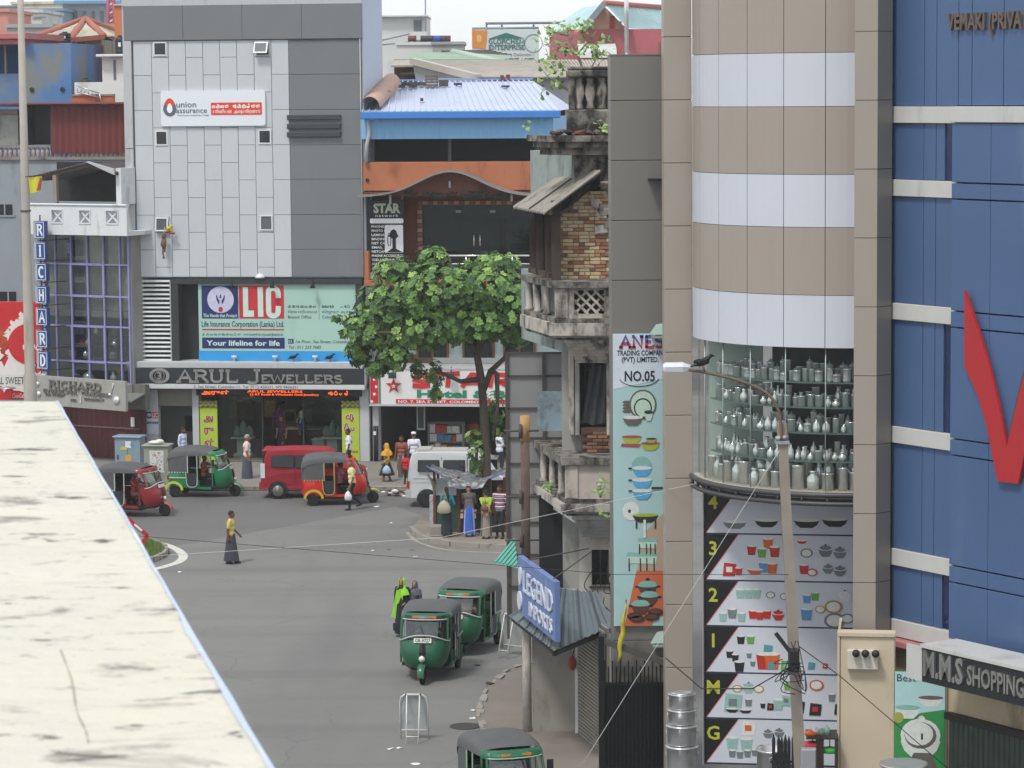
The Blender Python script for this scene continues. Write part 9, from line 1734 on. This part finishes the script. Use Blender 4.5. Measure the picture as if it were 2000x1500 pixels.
ROW = {'4': [(1435,1025,'pan',0,.23),(1497,1022,'pan',5,.23),(1575,1022,'pan',5,.25),(1630,1020,'pan',5,.25)],
 '3': [(1468,1075,'cup',1,.09),(1488,1080,'cup',8,.09),(1500,1062,'cup',2,.1),(1513,1078,'cup',1,.1),(1566,1062,'pan',1,.1),(1575,1080,'plate',0,.12),(1612,1072,'pot',0,.14),(1640,1076,'pot',0,.13),(1425,1112,'box',1,.13),(1443,1116,'cup',1,.07),(1475,1118,'pan',2,.16),(1492,1108,'cup',3,.1),(1508,1110,'cup',2,.1),(1570,1112,'cup',1,.09),(1586,1118,'plate',1,.1),(1617,1108,'pot',0,.11),(1640,1112,'pot',0,.12)],
 '2': [(1446,1160,'cup',4,.09),(1462,1160,'cup',4,.09),(1478,1160,'cup',4,.09),(1505,1162,'plate',0,.09),(1532,1165,'plate',0,.09),(1576,1170,'cup',3,.08),(1592,1165,'cup',8,.08),(1650,1160,'pot',6,.12),(1412,1205,'cup',4,.08),(1430,1198,'cup',0,.09),(1448,1205,'cup',4,.08),(1470,1200,'cup',1,.08),(1484,1202,'cup',1,.08),(1498,1200,'cup',1,.08),(1520,1198,'pot',1,.12),(1575,1200,'cup',3,.11),(1602,1190,'plate',7,.1),(1628,1185,'plate',7,.17),(1630,1212,'plate',0,.2),(1655,1208,'plate',0,.13)],
 '1': [(1447,1250,'cup',5,.08),(1466,1250,'cup',8,.08),(1425,1278,'cup',5,.07),(1436,1285,'cup',5,.07),(1444,1302,'cup',5,.1),(1463,1280,'cup',0,.05),(1470,1296,'cup',0,.05),(1492,1292,'cup',1,.15),(1508,1292,'cup',2,.15),(1500,1268,'box',3,.09),(1507,1300,'box',3,.07),(1535,1300,'box',8,.1),(1585,1300,'box',3,.07),(1612,1300,'box',1,.05),(1655,1300,'box',1,.05)],
 'M': [(1462,1340,'pot',4,.13),(1440,1345,'plate',7,.1),(1482,1346,'plate',7,.1),(1432,1372,'box',4,.18),(1462,1372,'cup',0,.07),(1430,1390,'pan',5,.13),(1456,1392,'pan',5,.12),(1490,1378,'cup',5,.05),(1505,1380,'box',5,.07),(1520,1376,'cup',4,.1),(1536,1368,'box',4,.1),(1538,1340,'cup',8,.07),(1560,1380,'box',5,.12),(1593,1385,'box',5,.12),(1595,1338,'plate',2,.14),(1625,1362,'cup',0,.07),(1640,1385,'box',5,.1)],
 'G': [(1462,1422,'box',6,.14),(1430,1452,'cup',4,.12),(1458,1455,'cup',4,.12),(1430,1472,'cup',0,.07),(1445,1474,'cup',0,.07),(1460,1472,'cup',0,.07),(1474,1470,'cup',0,.06),(1500,1430,'pot',0,.1),(1522,1428,'pot',0,.1),(1488,1462,'plate',0,.1),(1560,1440,'box',7,.1),(1600,1440,'box',6,.1)]}
for k,ch_ in enumerate('4321MG'):
    zt,zb = dz(rows[k])-.012,dz(rows[k+1])+.012; rp = part('floor_panel',MB().box(xl,xr,0,.028,zb,zt),M_dw,s_); part('black_wedge',MB().prism([(xl+.004,zb),(xl+.004,zt),(fx(1441),zt),(fx(1378),zb)],-.004,-.0005),M_dk2,rp); part('red_edge',MB().bar((fx(1441.5),-.003,zt),(fx(1378.5),-.003,zb),.006,.012),M_lr,rp); part('rule',MB().box(xl,xr,-.006,-.0005,zb-.010,zb+.006),mat('dir_rule','#2b2f52',.5),rp)
    hz = (rows[k]+rows[k+1])/2-(9 if k else 24)*0; letters(rp,ch_,fx(1393),-.0045,dz(rows[k]+41),.26,M_gy,.004,.018); yv = -.001
    for i,(px,py,kd,mi,w) in enumerate(ROW[ch_]):
        m = MB(); X0,Z0 = fx(px),FD2.Z(py,px); yv = -.001-.0008*i
        if kd == 'cup': cup(m,X0,Z0-w,w,w*2,mi,yv)
        elif kd == 'plate': ell(m,X0,Z0,w,w*.75,yv,mi); ell(m,X0,Z0,w*.75,w*.55,yv-.002,6)
        elif kd == 'box': m.prism([(X0-w,Z0-w),(X0+w*.8,Z0-w),(X0+w,Z0+w*.8),(X0-w*.8,Z0+w)],yv-.003,yv,'y',mi); m.box(X0-w*.5,X0+w*.4,yv-.005,yv-.003,Z0-w*.4,Z0+w*.4,(mi+5) % 9)
        elif kd == 'pan': bowl(m,X0,Z0+.06,w,w*.6,yv,mi,6 if mi != 6 else 0)
        else: bowl(m,X0,Z0,w,w*1.1,yv,mi,6); ell(m,X0,Z0+w*.15,w*.8,w*.3,yv-.004,mi); ell(m,X0,Z0+w*.5,w*.15,w*.15,yv-.002,5)
        part('printed_'+kd,m,GC,rp)
# ================================================================== blue clad building
FB_ = Frame(1735,52,57); t = thing('blue_building','dark blue panelled building with white bands beside the tan tower','building',FB_); M_blu = mat('acp_blue','#4c658c',.28,.15,var=.08,scale=.4,stain=('#627696',.35,.5,4)); M_bwh = mat('acp_pale','#bdbdba',.4,var=.04,stain=('#9d9c98',.3,.9,4)); X0 = FB_.X(1735,700); XM = FB_.X(1868,700); XE = FB_.X(2000,700)+2.6; B = lambda py: FB_.Z(py,1735)
part('core',MB().box(X0-.02,XE,.06,5,0,B(-90)),M_joint,t); vs_l = [X0,FB_.X(1804,300),FB_.X(1828,300),XM]; gp = .008
rows_ = [(-90,208),(240,350),(382,590),(622,830),(862,1068),(1100,1205)]
for r0,r1 in rows_:
    for xa_,xb_ in zip(vs_l[:-1],vs_l[1:]):
        slit = xb_ == XM and (r0,r1) in ((240,350),(622,830),(1100,1205)); xe = FB_.X(1843,700) if slit else xb_
        part('panel',MB().bbox(xa_+gp,xe-gp,0,.05,B(r1)+gp,B(r0)-gp,.006),M_blu,t)
        if slit: part('slit_window',MB().box(xe,xb_-gp,.03,.05,B(r1)+gp,B(r0)-gp),mat('slit_blue','#16264c',.06,var=.4,scale=2,spec=.7),t)
for r0,r1 in ((208,240),(350,382),(590,622),(830,862),(1068,1100),(1205,1238)): part('band',MB().bbox(X0,XM+.06 if r0 != 208 else XM,-.06,.05,B(r1),B(r0),.008),M_bwh,t)
yR = -.16; B2 = lambda py: FB_.Z(py,1868,yR); vr = [XM+.02,FB_.X(1932,700,yR),FB_.X(2000,700,yR)+.25,XE]
for r0,r1 in ((240,356),(358,388),(390,607),(609,639),(641,857),(859,889),(891,1105),(1107,1138),(1140,1250)):
    for xa_,xb_ in zip(vr[:-1],vr[1:]): part('panel',MB().bbox(xa_+gp*.6,xb_-gp*.6,yR,.05,B2(r1)+.004,B2(r0)-.004,.006),M_blu,t)
part('band',MB().bbox(XM+.02,XE,yR-.04,.05,B2(239),B2(208),.01),M_bwh,t); part('band',MB().bbox(XM+.02,XE,yR-.03,.05,B2(1285),B2(1252),.01),M_bwh,t); vt = [XM+.02,FB_.X(1900,100),FB_.X(1962,100),FB_.X(2030,100),XE]
for xa_,xb_ in zip(vt[:-1],vt[1:]): part('panel',MB().bbox(xa_+gp,xb_-gp,-.02,.05,B(206),B(-90),.006),M_blu,t)
part('pink_band',MB().box(X0,XE,-.3,.05,B(1250),B(1240)),mat('pink_flash','#b07072',.6),t); part('lower_wall',MB().box(X0,XE,.0,.05,0,B(1252)),mat('beige_low','#b5a88e',.85,var=.08,stain=('#7a6f5c',.4,1,3)),t)
s_ = thing('company_name','raised brown company name on the blue wall','sign',FB_,(FB_.X(1900,50),-.02,B(60))); xs_ = FB_.X(1857,45); letters(s_,'VEMAKI (PRIVATE) LIMITED',xs_,-.022,FB_.Z(58,1870),.27,mat('name_brown','#6a5f58',.5,.3),.06,.03,'LEFT',0,(FB_.X(1992,45)-xs_)*24/12.5)
vp = [(1883,567),(1898,610),(1915,660),(1933,720),(1950,790),(1966,872),(1985,790),(2003,720),(2025,655),(2050,600),(2080,560),(2080,700),(2050,735),(2022,800),(2004,870),(1988,945),(1948,940),(1940,900),(1926,830),(1912,780),(1897,745),(1883,715)]
s_ = thing('letter_v','giant red V shaped emblem fixed to the blue wall','emblem',FB_,(FB_.X(1966,800,yR),yR-.1,B2(945))); part('face',MB().prism([FB_.loc(p,q,yR-.1) for p,q in vp],yR-.1,yR-.04),mat('v_red','#a8262c',.4,var=.05,scale=1.5),s_); part('spacer',MB().prism([FB_.loc(1960+(p-1960)*.9,760+(q-760)*.92,yR-.05) for p,q in vp],yR-.039,yR),M_joint,s_)
yM = -1.3; M2 = lambda py,px: FB_.Z(py,px,yM); xa_,xb_ = FB_.X(1800,1300,yM),XE-.3; z1,z0 = M2(1264,1800),M2(1331,1800); s_ = thing('shopping_sign','long black shop fascia with silver block letters','sign',FB_,(xa_,yM,z0)); part('panel',MB().bbox(xa_,xb_,yM,yM+.2,z0,z1,.01),mat('mms_black','#1f2629',.45),s_); part('trim',MB().box(xa_-.01,xb_,yM-.03,yM+.8,z1+.002,z1+.06),M_bwh,s_); part('end_panel',MB().box(xa_-.42,xa_-.003,yM+.02,yM+.06,z0,z1),M_bwh,s_); part('canopy',MB().box(xa_-.4,xb_,yM+.21,-.26,z0+.1,z0+.2),M_char,s_)
letters(s_,'M.M.S',xa_+.06,yM-.002,z0+.14,.42,M_sil,.04,.03,'LEFT',0,FB_.X(1882,1330,yM)-xa_-.06); letters(s_,'SHOPPING',FB_.X(1891,1340,yM),yM-.002,z0+.16,.32,M_sil,.04,.02,'LEFT',0,FB_.X(2003,1340,yM)-FB_.X(1891,1340,yM))
sh = thing('dark_shutter','dark green folding shutter under the black fascia','shutter',FB_,(XM,-.1,0)); xs_ = FB_.X(1852,1450,-.1)
for k in range(24): x = xs_+.13*k; part('slat',MB().bbox(x,x+.122,-.1,-.03,0,FB_.Z(1405,1855,-.1),.02),mat('shutter_green','#3f4a44',.6,.2,var=.15,scale=3,stain=('#2a302d',.4,3,5)),sh)
part('lintel',MB().box(xs_-.05,xs_+3.2,-.16,-.02,FB_.Z(1405,1855,-.1)+.003,FB_.Z(1392,1855,-.1)),M_rub,sh)
# beige wall with poster
FE = Frame(1690,50.75,8); ez = lambda py: FE.Z(py,1690); ex = lambda px: FE.X(px,1400); t = thing('beige_wall','stained beige yard wall below the blue building','wall',FE); M_bg = mat('beige_wall','#c3b69f',.85,var=.06,scale=1,stain=('#94846a',.4,.9,3)); part('face',MB().bbox(ex(1640),ex(1748),0,.25,0,ez(1243),.02),M_bg,t); part('low_face',MB().bbox(ex(1748)+.003,ex(1850),.003,.25,0,FE.Z(1330,1790),.02),M_bg,t); part('return_wall',MB().box(ex(1635),ex(1640)-.003,-.03,1.6,0,ez(1239)),M_bg,t); part('coping',MB().box(ex(1635),ex(1748),-.04,.3,ez(1243)+.003,ez(1236)),M_bg,t)
mb_ = thing('meter_box','white meter box with dark lamps on the beige wall','meter box',FE,(ex(1680),-.05,ez(1310))); part('box',MB().bbox(ex(1655),ex(1715),-.14,-.003,ez(1305),ez(1268),.01),mat('meter_white','#c9c4b8',.6),mb_)
for px in (1672,1690,1710): part('lamp',MB().lathe([(.001,-.09),(.06,-.08),(.07,.0),(.04,.06),(.001,.07)],(ex(px),-.2,ez(1272)),12,'y'),M_rub,mb_)
s_,a,b,c,d = board('pot_poster','green poster with a steel chafing dish on the beige wall',FE,(1747,1312,1846,1520),-.03,.025,mat('poster_green','#2f8a4a',.5,var=.1)); px_ = lambda p: FE.X(p,1400,-.03); pz = lambda p: FE.Z(p,1790,-.03); part('pale_top',MB().prism([(a+.005,d-.005),(b-.005,d-.005),(b-.005,pz(1385)),(px_(1800),pz(1392)),(a+.005,pz(1408))],-.034,-.0305),mat('poster_aqua','#a9cfd0',.5),s_)
letters(s_,'Best',px_(1750),-.035,pz(1331),.13,M_bi,.004,0,'LEFT',0,.33); m = MB(); bowl(m,px_(1798),pz(1448),.35,.28,-.036,8,8); ell(m,px_(1798),pz(1436),.35,.3,-.037,8); ell(m,px_(1798),pz(1436),.28,.24,-.039,0); ell(m,px_(1795),pz(1433),.25,.21,-.041,8); ell(m,px_(1800),pz(1404),.06,.06,-.038,8); m.box(px_(1799),px_(1803),-.046,-.043,pz(1444),pz(1432),2); m.prism([(px_(1785),pz(1470)),(px_(1818),pz(1470)),(px_(1832),pz(1500)),(px_(1770),pz(1500))],-.039,-.036,'y',0); bowl(m,px_(1773),pz(1382),.22,.2,-.035,8,6); bowl(m,px_(1818),pz(1362),.22,.16,-.035,8,0); ell(m,px_(1755),pz(1402),.09,.1,-.037,9); part('printed_dishes',m,INK,s_)
# ================================================================== street lamp on a concrete pole, crow, cables
pb,pt = at(1566,1560,50),at(1527,838,50); FQ = Frame(1000,1,0); t = thing('street_lamp','leaning concrete pole with a curved arm and white lamp head','street lamp',base=(pb.x,pb.y,0)); dv = (pt-pb)/(pt.z-pb.z); g0 = pb-dv*pb.z; M_cp = mat('pole_cement','#8d857b',.85,var=.1,scale=3,stain=('#6f6255',.45,2.5,8))
part('pole',MB().loft([[p+Vector((sx_*w,sy_*w,0)) for sx_,sy_ in ((-1,-1),(1,-1),(1,1),(-1,1))] for p,w in ((g0,.1),(g0.lerp(pt,.5),.092),(pt+dv*.1,.08))]),M_cp,t)
arm = smooth_pts([tuple(at(*p)) for p in ((1526,860,49.86),(1525,825,49.86),(1518,795,49.86),(1500,770,49.9),(1468,752,49.95),(1425,738,50),(1380,728,50.1),(1345,722,50.2))]); part('arm',MB().tube(arm,.027,8),mat('arm_rust','#6a5a4e',.8,var=.2,scale=8),t); hd = at(1322,719,50.25); part('lamp_head',MB().loft([[hd+Vector((x,y*s,z*s)) for y,z in ((-.1,-.05),(.1,-.05),(.12,.03),(.06,.09),(-.06,.09),(-.12,.03))] for x,s in ((-.24,.7),(-.2,1.05),(.1,1.1),(.24,.55))],True),mat('lamp_white','#ccd2dc',.4),t)
part('band',MB().tube([at(1515,857,49.9),at(1540,853,49.9)],.05,6).box(pt.x-.12,pt.x+.12,pt.y-.13,pt.y+.13,pt.z-.25,pt.z-.19),M_alu,t); cb_ = at(1578,1482,49.5); part('switch_box',MB().bbox(cb_.x-.13,cb_.x+.13,cb_.y-.15,cb_.y,cb_.z-.2,cb_.z+.2,.02),mat('switch_grey','#8d9196',.5),t)
jb = at(1548,1290,49.75); part('joint_box',MB().bbox(jb.x-.08,jb.x+.1,jb.y-.16,jb.y,jb.z-.18,jb.z+.22,.03).bar(jb+Vector((-.3,-.1,.5)),jb+Vector((.0,-.1,.1)),.07),M_rub,t); random.seed(23); cbm = MB()
for k in range(14): cbm.tube(smooth_pts([tuple(jb+Vector((random.uniform(-.2,.1),-.12,random.uniform(-.2,.4)))),tuple(jb+Vector((random.uniform(-.35,.3),-.2,random.uniform(-.5,.1)))),tuple(jb+Vector((random.uniform(-.2,.3),-.15,random.uniform(-.7,.0))))]),.009,5)
part('cable_tangle',cbm,M_rub,t)
def crow(px,py,Y,head,label,zoff=0.0):
    c = at(px,py,Y); F_ = Frame(1000,1,0); F_.o = c; o = thing('crow',label,'crow',F_); o.rotation_euler = (0,0,R(head)); Mk = mat('crow_black','#15161a',.5)
    part('body',MB().loft([[(x,w*math.sin(R(a)),z+h*math.cos(R(a))) for a in range(0,360,36)] for x,z,w,h in ((-.24,.10,.03,.012),(-.14,.13,.045,.03),(-.06,.155,.065,.062),(.02,.18,.068,.07),(.09,.225,.05,.055),(.125,.265,.04,.042),(.155,.275,.028,.03),(.18,.27,.012,.014),(.225,.258,.003,.004))],True,0,True,True),Mk,o); part('leg',MB().tube([(.0,-.03,.12),(.01,-.03,.0)],.007,5),Mk,o); part('leg',MB().tube([(.0,.03,.12),(.01,.03,.0)],.007,5),Mk,o); part('wing',MB().ball((-.04,.06,.17),(.13,.018,.05),8,6),Mk,o); part('wing',MB().ball((-.04,-.06,.17),(.13,.018,.05),8,6),Mk,o)
crow(1374,726,50.1,20,'black crow perched on the arm of the street lamp'); zL = FL.Z(705,600)
for px,hd_,lb in ((574,15,'crow standing upright on the ledge below the insurance billboard'),(645,25,'crow leaning forward on the ledge near the tree')): p = FL.w(FL.X(px,706,-.25),-.25,zL); crow(px,706,1,hd_,lb); o = [x for x in COL.objects if x.name.startswith('crow')][-1]; [setattr(x,'location',p) for x in COL.objects if x.get('label') == lb]
def cable(label,pts,m,r=.012,sag=.0):
    P = []
    for (p,q) in zip(pts[:-1],pts[1:]):
        for k in range(12): u = k/12; P.append(p.lerp(q,u)-Vector((0,0,sag*4*u*(1-u))))
    P.append(pts[-1]); solo('overhead_cable',label,'cable',MB().tube(P,r,5),m,base=tuple(P[0]))
M_cw2 = mat('cable_white','#c9c9c4',.6); cable('thin white cable running down from the concrete pole past the iron gate',[at(1522,880,49.8),at(1130,1505,52)],M_cw2,.006); cable('dark cable crossing low over the road junction',[at(-60,1020,60),at(1200,1122,57.2),at(1540,1122,49.8)],M_rub,.006); cable('pale cable sagging over the road towards the curved bay',[at(300,1086,70),at(860,1050,60),at(1372,942,55)],M_cw2,.005); cable('black cable looping from the pole to the tan pillar',[at(1548,1300,49.7),at(1470,1345,50.5),at(1370,1345,54),at(1300,1285,55)],M_rub,.012); cable('dark cable hanging across the beige wall',[at(1560,1262,49.6),at(1640,1320,50.3),at(1850,1500,49.6)],M_rub,.008)
# ================================================================== goods for sale at the foot of the tower
Yg = 52.0; sc = FPX/Yg; c0 = at(1332,1500,Yg); z = 0.0; hs = [(1500,1560,32),(1453,1500,31),(1413,1453,30),(1383,1413,27.5),(1352,1383,26)]; F_ = Frame(1000,1,0); F_.o = Vector((c0.x,c0.y,0)); ord_ = ['lowest','second lowest','middle','second highest','topmost']; M_al2 = mat('alu_bright','#c6c8ca',.3,.8,var=.1,scale=6)
tb = thing('goods_table','low wooden table carrying the stack of aluminium pots','table',F_); zt_ = CAMH+ray(1332,1560).z*Yg; part('top',MB().bbox(-.5,.5,-.4,.4,zt_-.05,zt_-.003,.01),M_wood,tb)
for sx_ in (-1,1):
    for sy_ in (-1,1): part('leg',MB().box(sx_*.42-.03,sx_*.42+.03,sy_*.32-.03,sy_*.32+.03,0,zt_-.051),M_wood,tb)
for k,(y0,y1,r) in enumerate(hs):
    za,zb = CAMH+ray(1332,y1).z*Yg,CAMH+ray(1332,y0).z*Yg; h = zb-za; rr = r/sc; o = thing('aluminium_pot','round aluminium pot, %s in the stack on the table' % ord_[k],'pot',F_,(0,0,za),'stacked aluminium pots'); part('body',MB().lathe([(.001,0),(rr*.93,0),(rr*.97,h*.06),(rr*.97,h*.86),(rr*1.08,h*.88),(rr*1.08,h*.94),(rr*.97,h*.95),(rr*.9,h*.97),(.001,h*.97)],(0,0,za+.002),22),M_al2,o)
    for s in (-1,1): part('handle',MB().tube([(s*rr+.035*math.cos(R(a_))*0+s*.01,-.02+.04*math.cos(R(a_)),za+h*.6+.04*math.sin(R(a_))) for a_ in range(0,361,30)],.007,5),M_al2,o)
    if k == 4: part('lid',MB().lathe([(.001,h*.975),(rr*.95,h*.975),(rr*.6,h*1.0),(.001,h*1.01)],(0,0,za+.002),20),M_al2,o)
p = at(1510,1475,51); F_ = Frame(1000,1,0); F_.o = Vector((p.x,p.y,0)); zr_ = at(1510,1462,51).z; o = thing('wide_pot','wide aluminium cauldron standing before the floor directory','pot',F_); part('body',MB().lathe([(.001,.0),(.27,.0),(.29,.1),(.29,zr_-.04),(.31,zr_-.03),(.31,zr_),(.27,zr_),(.26,zr_-.2),(.001,zr_-.2)],n=24),M_al2,o); part('handle',MB().tube([(-.05+.05*math.cos(R(a_)),-.31,zr_-.14+.05*math.sin(R(a_))) for a_ in range(0,361,30)],.008,5),M_al2,o)
F_ = Frame(1530,50.6,0); t = thing('picket_fence','short black iron picket fence beside the concrete pole','fence',F_)
for k,px in enumerate((1511,1521,1527,1534,1541,1549)): x = F_.X(px,1470); zt_ = F_.Z(1433+3*k % 7,px); part('picket',MB().loft([[(x+a_*w,b_*w,z) for a_,b_ in ((-1,-1),(1,-1),(1,1),(-1,1))] for z,w in ((0,.028),(zt_-.1,.028),(zt_,.006))]),M_rub,t)
part('rail',MB().box(F_.X(1505,1470),F_.X(1562,1470),-.02,.02,F_.Z(1490,1530),F_.Z(1486,1530)),M_rub,t)
F_ = Frame(1606,50.8,4); t = thing('goods_rack','dark rack of plastic ropes and small wares by the beige wall','rack',F_); xa_,xb_ = F_.X(1574,1450),F_.X(1636,1450); zt_ = F_.Z(1432,1606); part('top',MB().bbox(xa_,xb_,-.3,.3,zt_-.05,zt_,.01),M_wood,t); part('post',MB().box(F_.X(1592,1450),F_.X(1608,1450),-.28,-.2,0,zt_-.051).box(xb_-.06,xb_,-.28,-.2,0,zt_-.051),M_wood,t); part('lower_shelf',MB().box(xa_,xb_,-.25,.3,.5,.55),M_wood,t)
for i,(px,py,r,h,c_,lb) in enumerate([(1586,1455,.15,.2,'#c9324a','coil of bright pink rope on the rack'),(1620,1452,.14,.1,'#3fae4c','coil of bright green rope on the rack'),(1584,1428,.12,.08,'#c9622a','orange plastic basin on the rack'),(1592,1424,.06,.14,'#c9ced6','pale bottle on the rack'),(1614,1422,.06,.17,'#7fa89a','greenish bottle on the rack'),(1604,1425,.07,.12,'#8a8f80','grey tin on the rack')]):
    x = F_.X(px,py); z0 = zt_+.002 if py < 1440 else zt_-.32; o = thing('rack_ware',lb,'ware',F_,(x,-.15,z0)); mm = mat('ware'+c_,c_,.5,var=.15,scale=10)
    part('body',MB().lathe([(r*.5,0),(r,.01),(r,h-.01),(r*.5,h)] if py > 1440 else [(.001,0),(r,0),(r*.95,h*.75),(r*.4,h*.85),(r*.4,h),(.001,h)],(x,-.15,z0),14),mm,o)
    if py > 1440: part('hook',MB().tube([(x,-.15,z0+h),(x,-.15,zt_-.05)],.01,5),M_rub,o)
p = at(1765,1508,47); o = thing('tin_basin','pale tin basin standing by the green poster','basin',WF,(p.x,p.y,0)); part('bowl',MB().lathe([(.001,0),(.3,0),(.36,p.z+.1),(.38,p.z+.1),(.38,p.z+.13),(.3,p.z+.1),(.001,p.z+.02)],(p.x,p.y,0),20),M_al2,o); part('rim',MB().lathe([(.37,p.z+.12),(.4,p.z+.12),(.4,p.z+.15),(.37,p.z+.15)],(p.x,p.y,0),20),M_al2,o)
# ================================================================== humid air over the whole place
hz = MB().box(-950,950,-350,2550,-1,26); o = solo('haze',None,None,hz,bpy.data.materials.new('humid_air'),kind='stuff')
m = o.data.materials[0]; m.use_nodes = True; N = m.node_tree.nodes; N.clear(); out = N.new('ShaderNodeOutputMaterial'); pv_ = N.new('ShaderNodeVolumePrincipled')
pv_.inputs['Color'].default_value = (.96,.98,1,1); pv_.inputs['Density'].default_value = .0004; pv_.inputs['Anisotropy'].default_value = .2
m.cycles.homogeneous_volume = True; m.node_tree.links.new(pv_.outputs[0],out.inputs['Volume'])
